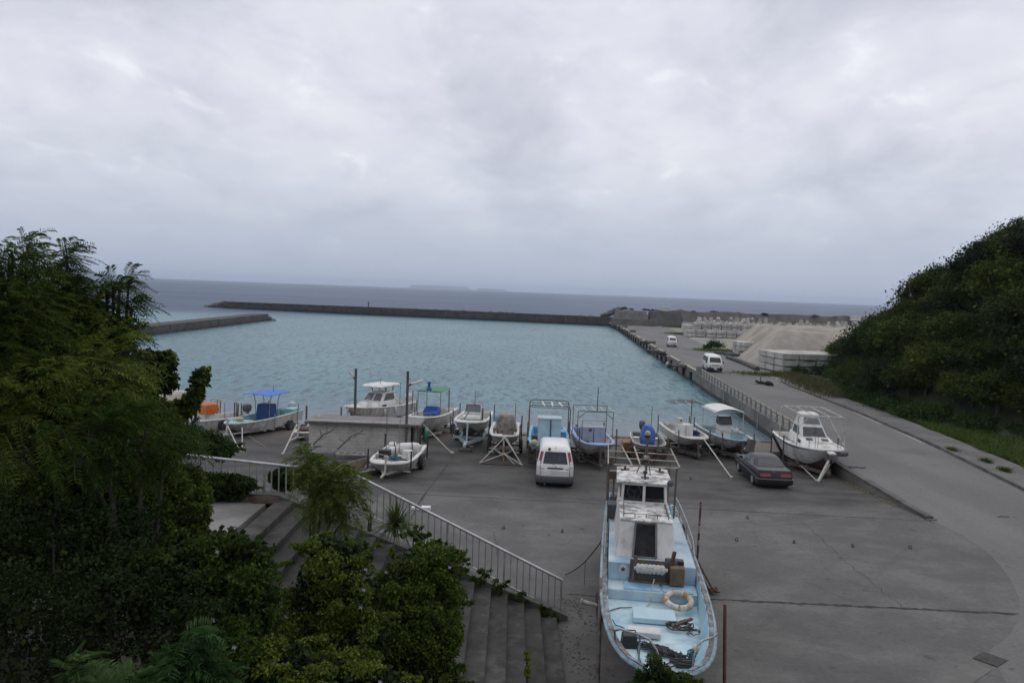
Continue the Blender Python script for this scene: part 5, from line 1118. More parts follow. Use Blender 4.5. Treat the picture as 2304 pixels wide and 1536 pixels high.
# mast with lamps on the house, and the pipe frame behind
mx_, my_ = cxx + .08, y1_ + 1.05
bb = MB(); bb.tube([(mx_, my_, zr - .05), (mx_, my_, zr + 1.05)], .035)
for dx, dy in ((-.28, -.1), (.12, -.25), (.05, .5)): bb.tube([(mx_, my_, zr + .75), (mx_ + dx, my_ + dy, zr - .04)], .016)
bb.tube([(mx_ - .2, my_, zr + .98), (mx_ + .34, my_, zr + .98)], .016); bb.tube([(mx_ - .2, my_, zr + .9), (mx_ - .2, my_, zr + 1.05)], .02); bb.tube([(mx_ + .32, my_, zr + .8), (mx_ + .32, my_, zr + 1.06)], .026); ms = bb.build('mast', M['dark_pipe'], r_)
for z, m_ in ((zr + .38, 'clear_lens'), (zr + 1.1, 'yellow')): bb = MB(); bb.lathe([(.06, 0), (.085, .02), (.08, .10), (.04, .13)], (mx_, my_, z), (0, 0, 1), 10); bb.build('mast_lamp', M[m_], ms, smooth=40); bb = MB(); bb.box((mx_, my_, z - .03), (.18, .12, .05)); bb.build('lamp_bracket', M['black'], ms)
f0, f1 = loc_of(r_, aY(1378, 1048, r_.location.y + (y1_ + 1.6))), None
zf_ = zr + .05; ya, yb_ = y1_ + 1.65, y1_ + 4.6; xa, xb = cxx - 1.02, cxx + 1.12
bb = MB(); bb.tube([(xa + .02, ya, zf_), (xa - .0, ya + .15, zf_), (xa, yb_, zf_), (xb - .05, yb_, zf_), (xb, ya + .15, zf_), (xb - .1, ya, zf_), (cxx + .4, ya - .02, zf_), (xa + .2, ya - .02, zf_)], .024, 7, True)
for k in (.33, .68): y = ya + (yb_ - ya) * k; bb.tube([(xa, y, zf_), (xb, y, zf_)], .018)
bb.tube([(cxx - .05, ya, zf_), (cxx - .15, yb_, zf_)], .028); bb.tube([(xa + .45, yb_, zf_), (cxx - .3, ya, zf_)], .024); bb.build('overhead_frame', mat('dull_pipe', (.40, .39, .34), (.20, .17, .13), 4, .6), r_, smooth=50)
for x, y, zb2 in ((xa + .02, ya + .2, lz(1.6)), (xb - .08, ya + .2, lz(1.6)), (xa, yb_, lz(1.6)), (xb - .05, yb_, lz(1.6))): bb = MB(); bb.tube([(x, y, zf_), (x * .97, y, zb2)], .03); bb.build('frame_post', M['dark_pipe'], r_)
# winch with line drum, engine box
wc = bl(1468, 1300, 1.65); wy = yb1 - .12
bb = MB(); bb.box((wc.x, wy, lz(1.61)), (1.22, .16, .10)); bb.box((wc.x, wy + .06, lz(1.90)), (1.16, .04, .5)); wn = bb.build('winch', mat('winch_frame', (.075, .08, .08), (.13, .11, .085), 4, .75), r_, bevel=.01)
for x in (-.50, .34): bb = MB(); bb.bar((wc.x + x, wy - .05, lz(1.6)), (wc.x + x + (.06 if x < 0 else .16), wy + .05, lz(2.25 if x < 0 else 2.42)), .07, .07); bb.build('winch_post', M['rust'] if x > 0 else M['dark_pipe'], wn)
bb = MB(); bb.lathe([(.04, -.40), (.05, -.36), (.10, -.34)] + [(.115 + .012 * math.sin(i * 2.1), -.33 + i * .033) for i in range(21)] + [(.10, .34), (.05, .36), (.04, .42)], (wc.x - .08, wy - .10, lz(1.98)), (1, 0, 0), 14); bb.build('line_drum', M['rope_white'], wn, smooth=50)
bb = MB(); bb.box((wc.x + .57, wy - .05, lz(1.85)), (.36, .26, .46)); bb.build('gear_box', mat('brown_case', (.16, .105, .06), (.09, .07, .05), 4, .7), wn, bevel=.03); bb = MB(); bb.box((wc.x + .52, wy + .20, lz(2.10)), (.46, .22, .14)); bb.build('motor_cover', M['black'], wn, bevel=.03)
bb = MB(); bb.lathe([(.02, 0), (.11, .0), (.115, .02), (.07, .03), (.02, .035)], (bl(1402, 1275, 1.9).x, yb1 - .012, lz(1.87)), (0, -1, 0), 16); vt = bb.build('deck_vent', M['white'], r_, smooth=40); bb = MB(); 
for k in range(5): a_ = k * 1.2566; bb.bar(Vector((bl(1402, 1275, 1.9).x, yb1 - .05, lz(1.87))), Vector((bl(1402, 1275, 1.9).x + .06 * math.sin(a_), yb1 - .05, lz(1.87) + .06 * math.cos(a_))), .02)
bb.build('vent_star', M['black'], vt)
# side rails at the stern quarters and the bow rails
bb = MB()
for sg in (-1, 1):
    pts = []
    for t, h in ((.52, .06), (.58, .42), (.70, .5), (.85, .5), (.95, .45)): pts.append((sg * (B.hb(t) - .06), B.y(t), B.zs(t) + h))
    bb.tube(pts, .018)
    for p in pts[1:]: bb.tube([p, (p[0], p[1], p[2] - .5)], .014)
bb.build('side_rail', M['steel'], r_)
def rail(pts_px, name, m, rr_=.022, legs=(), zg=None):
    pts = [loc_of(r_, at(px, py, z)) for px, py, z in pts_px]; bb = MB(); bb.tube(pts, rr_, 7)
    for i in legs: p = pts[i]; bb.tube([p, (p.x, p.y, lz(1.33))], rr_ * .85)
    return bb.build(name, m, r_, smooth=60)
rail([(1384, 1436, 1.9), (1383, 1418, 2.15), (1395, 1414, 2.22), (1440, 1428, 2.22), (1462, 1438, 2.2), (1478, 1462, 2.1), (1487, 1500, 1.75)], 'bow_rail', M['steel'], .022, (3,))
rail([(1614, 1425, 1.95), (1605, 1433, 2.15), (1580, 1440, 2.2), (1568, 1452, 2.15), (1560, 1480, 1.95), (1558, 1525, 1.55)], 'bow_rail', M['steel'], .022, ())
# things lying on the boat
def coil(cx_, cy_, z, r0, n_, seed, m, label, name='rope_coil', sq=.6, rr_=.018, el=1.0):
    r3 = random.Random(seed); bb = MB(); pts = []
    for i in range(n_ * 14): a_ = i * .449; q = r0 * (.55 + .45 * r3.random() ** .3 + .12 * math.sin(i * .37)); pts.append((q * math.cos(a_) * el, q * math.sin(a_) * sq, .02 + .07 * r3.random() + .03 * math.sin(i * .2)))
    bb.tube(pts, rr_, 5); o = tag(bb.build(name, m, smooth=60), label, 'rope'); o.location = at(cx_, cy_, z); return o
coil(1530, 1412, 1.36, .30, 4, 1, M['rope_dark'], 'dark rope coil on the blue deck right of the hatch', rr_=.015)
bb = MB(); r3 = random.Random(77)
for i in range(26):
    k0, k1 = sorted((r3.uniform(0, .55), r3.uniform(.45, 1))); pts = []
    for j in range(12):
        k = k0 + (k1 - k0) * j / 11; p = at(1400 + 165 * k, 1440 + 52 * k ** 1.2, 1.36); pts.append(p + Vector((r3.uniform(-.05, .05), r3.uniform(-.11, .11) + .09 * math.sin(j * .8 + i), r3.uniform(0, .07))))
    bb.tube(pts, r3.choice((.010, .016, .020)), 5)
for i in range(7):
    c_ = at(1425 + i * 21, 1446 + i * 7, 1.38); q = r3.uniform(.08, .17); bb.tube([c_ + Vector((q * math.cos(a_ * .45) + .04 * i % .05, q * .8 * math.sin(a_ * .45), .02 * math.sin(a_))) for a_ in range(15)], .014, 5)
tag(bb.build('rope_heap', M['rope_dark'], smooth=60), 'long heap of black rope across the bow of the blue boat', 'rope')
coil(1575, 1478, 1.40, .24, 6, 3, M['net'], 'teal rope bundle heaped at the bow corner of the blue boat', sq=.8)
coil(1562, 1425, 1.36, .15, 2, 9, M['rope_dark'], 'small loose loop of thin line near the right bow rail', rr_=.010)
coil(1548, 1498, 1.40, .30, 3, 12, M['rope_dark'], 'dark rope lying at the very front of the blue deck', sq=.4, el=1.4)
bb = MB(); bb.box((0, 0, .07), (.72, .34, .12)); o = tag(bb.build('foam_slab', mat('white_foam', (.62, .62, .62), (.52, .52, .52), 4, .8), bevel=.02), 'white foam slab on the bow deck between the black ropes', 'foam slab'); o.location = at(1448, 1428, 1.34); o.rotation_euler = (0, 0, R(-10))
bb = MB(); bb.ell((0, 0, 0), (.09, .09, .11), 12, 8); o = tag(bb.build('float_ball', mat('cream_float', (.62, .60, .48), (.52, .50, .40), 3, .5), smooth=60), 'cream float ball beside the right bow rail of the blue boat', 'float'); o.location = at(1566, 1460, 1.48)
bb = MB(); bb.box((0, 0, .13), (.34, .26, .26), top=(.85, .85)); bb.tube([(-.15, 0, .25), (-.12, 0, .34), (.12, 0, .34), (.15, 0, .25)], .015); o = tag(bb.build('battery_box', M['black'], bevel=.03), 'black battery box with a handle at the left bow of the blue boat', 'box'); o.location = at(1415, 1452, 1.33)
bb = MB(); bb.box((0, 0, .06), (.5, .22, .12)); o = tag(bb.build('black_tray', M['black'], bevel=.03), 'black tray at the front of the blue boat', 'tray'); o.location = at(1545, 1497, 1.33)
bb = MB(); bb.bar((-.22, -.16, .05), (.22, .16, .08), .07, .04); bb.bar((-.2, -.05, .03), (.1, .2, .03), .04); o = tag(bb.build('mooring_hook', M['rust']), 'rusty iron hook lying on the dark rope coil', 'hook'); o.location = at(1538, 1405, 1.40)
# life ring: white with orange bands, resting on the bench edge
lr = T('life_ring', 'worn white life ring with orange bands leaning on the bench', 'life ring', at(1527, 1350, 1.55)); q = Matrix.Rotation(R(14), 3, 'X')
def arc_tube(a0, a1, rr_, n_): return [q @ Vector((.295 * math.cos(R(a0 + (a1 - a0) * k / n_)), .295 * math.sin(R(a0 + (a1 - a0) * k / n_)), 0)) for k in range(n_ + 1)]
bb = MB(); bb.tube(arc_tube(0, 360, 0, 40)[:-1], .072, 12, True); bb.build('ring', mat('ring_white', (.60, .58, .54), (.42, .38, .33), 6, .6), lr, smooth=60)
for a0, a1 in ((20, 55), (103, 115), (155, 200), (257, 266), (292, 312)): bb = MB(); bb.tube(arc_tube(a0, a1, 0, 8), .0745, 12); bb.build('band', mat('ring_orange', (.36, .19, .075), (.50, .42, .32), 9, .8, lo=.45, hi=.6), lr, smooth=60)
bb = MB(); bb.tube([at(1472, 1302, 1.98), at(1466, 1325, 1.75), at(1462, 1340, 1.62), at(1466, 1352, 1.36), at(1455, 1362, 1.35)], .014); tag(bb.build('hanging_line', M['rope_white']), 'white line running from the winch drum over the bench', 'rope')
bb = MB(); bb.tube([at(1422, 1366, 1.36), at(1395, 1366, 1.34), at(1368, 1374, 1.36)], .012); bb.tube([at(1378, 1393, 1.4), at(1385, 1405, 1.36), at(1405, 1412, 1.36)], .012); tag(bb.build('thin_line', M['rope_dark']), 'thin dark line curling over the left of the bow deck', 'rope')
bb = MB(); bb.tube([at(1434, 1460, 1.36), at(1440, 1485, 1.36), at(1452, 1505, 1.36)], .014); tag(bb.build('rope_tail', M['rope_dark']), 'rope tail running forward from the black rope heap', 'rope')
for (px, py, z, sx, sy, sz_, m_, lb) in ((1382, 1168, 1.95, .42, .5, .45, 'bumper', 'dark crate on the side deck beside the pilot house'), (1384, 1130, 1.95, .5, .5, .2, 'blue_paint', 'blue fish tub behind the pilot house'), (1383, 1148, 2.0, .3, .35, .5, 'wood', 'grey box stacked between the blue tub and the dark crate')):
    bb = MB(); bb.box((0, 0, sz_ / 2), (sx, sy, sz_), top=(1.08, 1.08)); o = tag(bb.build('storage_crate', M[m_], bevel=.03), lb, 'crate'); o.location = at(px, py, z); o.location.z = 2.02 if 'blue' not in lb else 2.0; o.rotation_euler = (0, 0, R(-7))
bb = MB(); bb.tube([(0, 0, 0), (0, 0, 1.0)], .03); bb.box((.12, 0, 1.1), (.55, .28, .10), ry=R(-8)); bb.box((.0, 0, 1.2), (.36, .22, .12)); o = bb.build('stern_winch', M['dark_pipe'], r_); o.location = bl(1378, 1148, 2.0)
# keel blocks and props under the big boat
for i, t in enumerate((.12, .38, .66, .9)):
    bb = MB(); k, c_, m_, g_ = B.sec(t); zz_ = HZ + k[1]; bb.box((0, 0, zz_ / 2), (.9, .35, zz_ + .02)); o = tag(bb.build('keel_block', M['wood'], bevel=.02), ['timber keel block under the bow of the blue boat', 'timber keel block below the winch of the blue boat', 'timber keel block below the pilot house', 'timber keel block under the stern of the blue boat'][i], 'keel block', 'keel blocks under the blue boat'); o.location = r_.matrix_basis @ Vector((0, B.y(t), -HZ)); o.rotation_euler = (0, 0, R(-7))
def pole(a_, c_, rr_, m_, label, name='support_pole', extra=None):
    bb = MB(); n_ = 6; bb.tube([Vector(a_).lerp(Vector(c_), i / n_) for i in range(n_ + 1)], rr_, 8); o = tag(bb.build(name, m_, smooth=60), label, 'pole'); return o
g0 = at(1345, 1540, 0); pole(g0, aY(1352, 1300, g0.y + 1.2), .045, mat('pale_rusty_pipe', (.22, .21, .18), (.10, .075, .05), 3, .7), 'pale rusty pole propping the left side of the blue boat')
g0 = at(1624, 1540, 0) + Vector((-.02, -.3, 0)); pole(g0, aY(1631, 1358, g0.y + .2), .04, mat('rust_pole', (.16, .06, .04), (.06, .045, .04), 2.5, .8), 'rusty red pole standing right of the bow of the blue boat')
g0 = at(1567, 1288, 0); pole(g0, (g0.x + .02, g0.y, aY(1568, 1128, g0.y).z), .035, mat('striped_pole', (.34, .33, .31), (.10, .05, .035), 1.4, .7, lo=.48, hi=.52, stretch=(.3, .3, 2.2)), 'black and white striped pole standing right of the pilot house')
g0 = at(1352, 1395, 0); a2 = aY(1357, 1210, g0.y + 2.6); pole(g0 + Vector((-.03, 0, 0)), a2, .07, M['wood'], 'dark timber leaning on the left hull of the blue boat', 'timber_prop')
bb = MB(); a_ = at(1344, 1362, .9); bb.tube([a_, a_ + Vector((-.35, .1, .05))], .05); bb.ell(a_ + Vector((-.38, .1, .05)), (.05, .07, .09), 8, 5); tag(bb.build('exhaust_stub', M['pipe']), 'short white capped pipe sticking out left of the blue boat hull', 'pipe')
g0 = at(1349, 1390, 0); bb = MB(); bb.lathe([(.2, -.11), (.33, -.11), (.36, -.06), (.36, .06), (.33, .11), (.2, .11)], (g0.x + .02, g0.y, .36), (1, 0, .05), 18); tag(bb.build('old_tyre', M['rubber'], smooth=40), 'black tyre standing against the left hull of the blue boat', 'tyre')
# mooring chains and ropes from the boat to the yard
def sag(a_, c_, s_, n_=10): a_, c_ = Vector(a_), Vector(c_); return [a_.lerp(c_, i / n_) - Vector((0, 0, s_ * 4 * (i / n_) * (1 - i / n_))) for i in range(n_ + 1)]
def chain(pts, nm, m_, label, rr_=.03, cat='chain'):
    bb = MB(); P = []
    for a_, c_ in zip(pts, pts[1:]):
        a_, c_ = Vector(a_), Vector(c_); n_ = max(1, int((c_ - a_).length / .09))
        for i in range(n_): P.append(a_.lerp(c_, i / n_))
    for i, p in enumerate(P[:-1]):
        d = (P[i + 1] - p); x = d.cross(Vector((0, 0, 1))).normalized() * (1 if i % 2 else 0) + (Vector((0, 0, 1)) if i % 2 == 0 else Vector((0, 0, 0)))
        bb.tube([p - d * .2 + x * rr_, p + d * 1.2 + x * rr_, p + d * 1.2 - x * rr_, p - d * .2 - x * rr_], .013, 4, True)
    return tag(bb.build(nm, m_), label, cat)
tr_ = r_.matrix_basis @ Vector((1.2, 1.6, B.D)); chain(sag(tr_ + Vector((.1, 1.5, .2)), at(1610, 1335, .02), .12), 'anchor_chain', M['rust'], 'long dark chain from the right rail of the blue boat to the yard')
chain(sag(at(1572, 1285, 1.35), at(1604, 1338, .05), .05), 'anchor_chain', M['rust'], 'short dark chain near the foot of the striped pole')
bb = MB(); r3 = random.Random(4)
for i in range(4): bb.tube([at(1604, 1334, .03) + Vector((r3.uniform(-.35, .2), r3.uniform(-.12, .3), r3.uniform(0, .12))) for _ in range(6)], .025, 5)
tag(bb.build('chain_heap', M['rust']), 'heap of rusty chain and rope on the yard right of the blue boat', 'chain')
a_ = r_.matrix_basis @ Vector((-1.1, 2.6, B.D)); mid = at(1317, 1262, .75); bb = MB(); bb.tube(sag(a_, mid, .05), .02); bb.tube(sag(mid, at(1272, 1292, .02), .05), .016); bb.tube(sag(mid, (mid.x, mid.y, .02), 0), .008); tag(bb.build('mooring_rope', M['rope_dark']), 'dark mooring rope from the left side of the blue boat to the yard', 'rope')
# ------------------------------------------------------------------ shed and lamp poles
SY = 42.0; zg = gz(SY)
xl, xr_ = aY(693, 980, SY).x, aY(936, 980, SY).x; ze = aY(800, 948, SY).z
sh = T('block_shed', 'low grey concrete block shed with a corrugated sheet roof', 'shed', ((xl + xr_) / 2, SY, zg)); W2 = (xr_ - xl) / 2; hgt = ze - zg
def block_mat():
    m = mat('shed_block', (.54, .52, .475), (.43, .415, .38), 1.5, .9, c3=(.22, .21, .195), s3=.6); t = m.node_tree; b_ = t.nodes['Principled BSDF']
    src = b_.inputs['Base Color'].links[0].from_socket; br = t.nodes.new('ShaderNodeTexBrick'); g = t.nodes.new('ShaderNodeTexCoord'); mp = t.nodes.new('ShaderNodeMapping'); mp.inputs['Rotation'].default_value = (R(90), 0, 0); t.links.new(g.outputs['Object'], mp.inputs[0]); t.links.new(mp.outputs[0], br.inputs['Vector'])
    br.inputs['Scale'].default_value = 1; br.inputs['Brick Width'].default_value = .4; br.inputs['Row Height'].default_value = .2; br.inputs['Mortar Size'].default_value = .008
    br.inputs['Color1'].default_value = (1, 1, 1, 1); br.inputs['Color2'].default_value = (.88, .88, .88, 1); br.inputs['Mortar'].default_value = (.66, .66, .66, 1)
    x = t.nodes.new('ShaderNodeMix'); x.data_type = 'RGBA'; x.blend_type = 'MULTIPLY'; x.inputs[0].default_value = 1; t.links.new(src, x.inputs[6]); t.links.new(br.outputs[0], x.inputs[7]); t.links.new(x.outputs[2], b_.inputs['Base Color']); return m
bb = MB(); bb.box((-.12, .08, hgt / 2 - .3), (2 * W2 - .35, .15, hgt + .6)); bb.build('front_wall', block_mat(), sh)
bb = MB(); bb.box((-W2 + .08, 1.15, hgt / 2 - .32), (.15, 2.0, hgt + .48)); bb.build('side_wall', MATS['shed_block'], sh)
bb = MB(); bb.box((-.12, 2.22, hgt / 2 - .42), (2 * W2 - .35, .15, hgt + .5)); bb.build('back_wall', MATS['shed_block'], sh)
bb = MB(); bb.box((W2 - .14, 1.1, hgt / 2 - .33), (.10, 1.9, hgt + .45)); bb.build('door_panel', mat('dim_door', (.13, .14, .16), (.10, .11, .12), 3, .7), sh)
for y in (.0, 1.1, 2.22): bb = MB(); bb.box((W2 - .02, y, hgt / 2 - .35), (.12, .12, hgt + .45)); bb.build('post', M['concrete'], sh)
bb = MB(); rings = []; n = 120
for i in range(n + 1):
    x = -W2 - .1 + (2 * W2 + .35) * i / n; c = .022 * math.cos(i * math.pi / 1.5 * .5 * 2)
    rings.append([(x, -.35, hgt - .02 + c), (x, 2.5, hgt - .12 + c), (x, 2.5, hgt - .10 + c), (x, -.35, hgt + .0 + c)])
bb.loft(rings); bb.build('roof', mat('roof_sheet', (.21, .20, .20), (.16, .155, .155), .9, .75, c3=(.12, .11, .10), s3=.5), sh)
bb = MB(); bb.box((.03, -.32, hgt - .09), (2 * W2 + .3, .06, .10)); bb.build('eaves_board', M['dark_concrete'], sh)
bb = MB(); bb.box((W2 + .21, 1.08, hgt - .10), (.05, 2.8, .12)); bb.build('verge_board', M['concrete'], sh)
bb = MB(); bb.ell((0, 0, 0), (.16, .4, .42), 10, 7); bb.v = [(x + .06 * math.sin(z * 6) - z * .15, y, z) for x, y, z in bb.v]; o = tag(bb.build('green_net', M['green'], smooth=60), 'green net bundle hanging on the right end of the shed', 'net'); o.location = (xr_ + .35, SY + 1.6, zg + .95)
def lamp_pole(px, pyt, Y, arm, lab):
    p = aY(px, pyt, Y); g = gz(Y); r_ = T('lamp_pole', lab, 'lamp pole', (p.x, Y, g)); hh = p.z - g
    bb = MB(); bb.box((0, 0, hh / 2), (.13, .13, hh)); bb.build('post', M['wood'], r_, bevel=.01)
    a_ = Vector((.04 * (1 if arm[0] > 0 else -1), 0, hh + arm[2])); bb = MB(); bb.tube([a_, a_ + Vector((arm[0], -.1, arm[1]))], .065, 8); bb.build('tube_lamp', M['white'], r_)
    bb = MB(); bb.tube([a_ - Vector((0, 0, .02)), a_ + Vector((arm[0] * .22, -.03, arm[1] * .22))], .075, 6); bb.build('bracket', M['dark_pipe'], r_); return r_
lamp_pole(801, 829, 46.3, (-.34, .42, -.6), 'dark timber post with a tilted white lamp tube behind the shed roof')
lamp_pole(918, 835, SY - .14, (.78, .28, -.75), 'dark timber post with a white lamp tube reaching right, at the shed front')
for i, (px, py, L_) in enumerate(((735, 1012, 2.2), (800, 1012, 1.9))):
    p = at(px, py, zg + .05); bb = MB(); bb.box((0, 0, .1), (L_ * .8, .3, .35)); o = tag(bb.build('concrete_kerb_block', M['concrete'], bevel=.02), ('pale concrete kerb block lying left before the shed wall', 'pale concrete kerb block lying right before the shed wall')[i], 'concrete block'); o.location = (p.x, SY - .6, gz(SY))
bb = MB()
for i in range(10): bb.box((-1.5 + i * .33, 0, .08), (.04, .6, .05))
for y in (-.28, .28): bb.box((0, y, .08), (3.2, .05, .07))
p = at(840, 1022, zg + .6); o = tag(bb.build('ladder', M['pipe']), 'pale ladder lying by the foot of the shed wall', 'ladder'); o.location = (p.x - .6, SY - 1.0, gz(SY) + .25)
p0, p1 = aY(945, 948, 44), at(1017, 1020, gz(41)); bb = MB(); bb.tube([p0, p1], .045, 8); bb.ell(p1 + Vector((0, 0, .05)), (.12, .12, .08), 8, 5); tag(bb.build('tow_bar', M['pipe']), 'pale tow bar slanting from the green canopy boat to the ground', 'tow bar')
bb = MB(); bb.box((0, 0, .1), (.7, .3, .2)); bb.box((.3, .2, .25), (.25, .25, .15)); o = tag(bb.build('timber_blocks', M['wood']), 'timber blocks under the pale blue trailer tongue', 'timber blocks'); p = at(1048, 1016, gz(44.4)); o.location = (p.x, p.y, gz(p.y))
# loose poles and ropes near the left boats
for a_, c_, r__, m_, lb in ((aY(545, 962, 46.5), at(545, 1018, gz(43)), .03, 'pipe', 'pale pole standing aslant beneath the blue canopy boat bow'), (aY(668, 955, 47), at(636, 1022, gz(42.5)), .045, 'pipe', 'pale bar slanting down left of the shed'), (aY(487, 970, 46), at(470, 1000, gz(44)), .025, 'steel', 'thin steel prop under the orange sheeted boat'), (aY(512, 958, 46), at(540, 1016, gz(43)), .035, 'pipe', 'pale tow bar from the blue canopy boat bow to the ground')):
    bb = MB(); bb.tube([a_, c_], r__, 7); bb.ell(c_ + Vector((0, 0, .04)), (.09, .09, .07), 8, 5); tag(bb.build('prop_pole', M[m_]), lb, 'pole')
bb = MB(); bb.tube([aY(560, 980, 46), at(598, 1006, gz(44))], .018); bb.tube([aY(640, 975, 50), at(600, 1006, gz(44))], .018); tag(bb.build('mooring_rope', M['rope_tan']), 'tan ropes tied from the blue canopy boat to a ring', 'rope')
joint(at(552, 1022, -.55), at(605, 1003, -.7), .05, 10)
for i, (px, py, Y, h, th_) in enumerate(((528, 905, 53, 1.9, .05), (533, 905, 53.5, 1.9, .05), (690, 912, 54, 2.2, .07), (768, 915, 50, 1.6, .05), (1086, 918, 48, 1.6, .06), (1298, 955, 50, 1.5, .09), (1312, 965, 52, 1.2, .09))):
    p = aY(px, py, Y); bb = MB(); bb.tube([(p.x, Y, gz(Y) - .2), (p.x, Y, p.z)], th_); tag(bb.build('mooring_post', M['dark_pipe']), ['slim post at the water edge right of the orange sheeted boat', 'slim post just beside another near the blue canopy boat', 'dark post at the water edge left of the shed roof', 'short dark post behind the shed roof ridge', 'dark post between the windscreen boat and the green canopy boat', 'stubby grey post right of the blue framed boat', 'leaning stubby post near the water behind the minivan'][i], 'post')
# debris at the water edge
bb = MB(); r2 = random.Random(2)
for i in range(70):
    x = r2.uniform(-22, 18); y = 53.6 + r2.uniform(-.8, .9); a_ = r2.uniform(-.4, .4); l_ = r2.uniform(.2, 1.6); bb.bar((x, y, gz(y) + .03), (x + l_ * math.cos(a_), y + l_ * math.sin(a_), gz(y) + .03), r2.uniform(.03, .10), .04)
o = bb.build('driftwood_litter', mat('drift_litter', (.10, .085, .07), (.05, .045, .04), 3, .95)); o['kind'] = 'stuff'; o['label'] = 'line of driftwood and weed along the water edge of the slipway'; o['category'] = 'driftwood'
# mooring rings set in the yard
rg = None
for i, (px, py) in enumerate(((1657, 1216), (1786, 1221), (1918, 1230), (2048, 1233), (1133, 1189), (1265, 1197), (1682, 1166), (1554, 1077))):
    if rg is None:
        bb = MB(); bb.tube([(.05 * math.cos(k * .524), .03 * math.sin(k), .055 + .05 * math.sin(k * .524)) for k in range(12)], .013, 6, True); bb.lathe([(.05, -.02), (.05, .008), (.03, .012)], n=10); rg = o = bb.build('mooring_ring', mat('dark_iron', (.02, .018, .016), (.04, .03, .025), 8, .8))
    else: o = rg.copy(); col.objects.link(o)
    o.location = at(px, py); o.rotation_euler = (0, 0, i * .9); tag(o, 'rusty mooring ring standing up from the concrete yard', 'mooring ring', 'mooring rings set in the yard')
bb = MB(); bb.box((0, 0, .08), (.36, .3, .16)); bb.box((-.42, .12, .05), (.3, .26, .1)); o = tag(bb.build('foam_box', mat('white_foam_box', (.7, .7, .7), (.6, .6, .6), 3, .8), bevel=.01), 'broken white foam box on the yard just beyond the handrail', 'box'); o.location = at(958, 1148)
# litter by the kerb
bb = MB(); r2 = random.Random(6)
for i in range(110):
    y = r2.uniform(33.5, 42); x = Q(y) - .2 - abs(r2.gauss(0, .14)); bb.box((x, y, gz(y) + .02), (r2.uniform(.03, .10), r2.uniform(.03, .16), .03), r2.uniform(0, 3))
o = bb.build('dry_litter', mat('dry_litter', (.20, .17, .11), (.10, .08, .05), 9, .95)); o['kind'] = 'stuff'; o['label'] = 'dry leaves and grit gathered along the foot of the kerb'; o['category'] = 'litter'
bb = MB(); bb.tube([(0, 0, .03), (.25, .06, .05), (.4, -.05, .04), (.7, .0, .05)], .03); bb.box((-.25, 0, .05), (.35, .16, .08)); o = tag(bb.build('rope_scrap', M['bumper']), 'black rope scrap and white rag lying on the road by the kerb', 'rope'); o.location = at(1918, 1052)
bb = MB(); bb.tube([(0, 0, .02), (.12, .05, .03), (.5, .06, .02)], .018); o = tag(bb.build('wire_scrap', M['bumper']), 'bent dark wire lying on the road at the right', 'wire'); o.location = at(2245, 1163)

# ------------------------------------------------------------------ guard rail and quay furniture
gr = T('guard_rail', 'faded yellow guard rail on grey posts along the quay edge', 'guard rail'); ys = np.linspace(49.0, 86.5, 25)
bb = MB(); bb.loft([[(Q(y) + .02, y, .62), (Q(y) + .10, y, .66), (Q(y) + .06, y, .73), (Q(y) + .10, y, .80), (Q(y) + .02, y, .84), (Q(y) - .02, y, .73)] for y in ys]); bb.build('beam', mat('rail_paint', (.40, .37, .27), (.26, .25, .22), 2, .6), gr)
bb = MB(); bb.loft([[(Q(y) + .06, y, .36), (Q(y) + .10, y, .36), (Q(y) + .10, y, .44), (Q(y) + .06, y, .44)] for y in ys]); bb.build('lower_beam', MATS['rail_paint'], gr)
for y in ys: bb = MB(); bb.box((Q(y) + .02, y, .42), (.13, .13, .82)); bb.box((Q(y) + .02, y, .06), (.26, .26, .05)); bb.build('post', M['steel'] if False else mat('rail_post', (.27, .265, .25), (.19, .18, .17), 3, .7), gr)
bb = MB(); bb.box((21.28, 87.6, .5), (.7, .35, 1.1)); tag(bb.build('rail_end_block', M['concrete'], bevel=.05), 'grey concrete block closing the far end of the guard rail', 'concrete block')
# wheel stops with yellow top along the mooring edge
kb = T('wheel_stop', 'long yellow topped kerb beam along the quay edge', 'kerb beam')
bb = MB(); bb.box((0, 0, .16), (.32, 9.0, .24)); bb.build('beam', M['concrete'], kb, bevel=.03); bb = MB(); bb.box((0, 0, .285), (.24, 9.0, .012)); bb.build('painted_top', M['yellow'], kb)
def put(o, y, dx, z, rz=None):
    sl_ = (Q(y + 2) - Q(y - 2)) / 4; o.location = (Q(y) + dx, y, z); o.rotation_euler = (0, 0, -math.atan(sl_) if rz is None else rz)
lbs = ['nearest yellow topped kerb beam beside the guard rail end', 'second yellow topped kerb beam from the guard rail', 'third yellow topped kerb beam from the guard rail', 'fourth yellow topped kerb beam, left of the driving small van', 'fifth yellow topped kerb beam along the quay', 'sixth yellow topped kerb beam along the quay', 'seventh yellow topped kerb beam along the quay', 'eighth yellow topped kerb beam along the quay', 'ninth yellow topped kerb beam near the quay head', 'farthest yellow topped kerb beam below the sea wall']
for i in range(10):
    o = kb if i == 0 else copy_tree(kb); put(o, 94 + i * 13.2, .1, .05); o['label'] = lbs[i]; o['group'] = 'kerb beams along the quay edge'
fd = MB(); fd.loft([rrect(.16, -.2, .2, .08, -1.0), rrect(.2, -.22, .22, .1, -.5), rrect(.18, -.2, .2, .08, .0)]); fd = fd.build('rubber_fender', M['rubber'], smooth=40)
for i in range(24):
    o = fd if i == 0 else fd.copy()
    if i: col.objects.link(o)
    put(o, 92 + i * 5.4, -.2, -.02); tag(o, 'black rubber fender fixed to the quay face above the water', 'fender', 'rubber fenders along the quay face')
hp = None
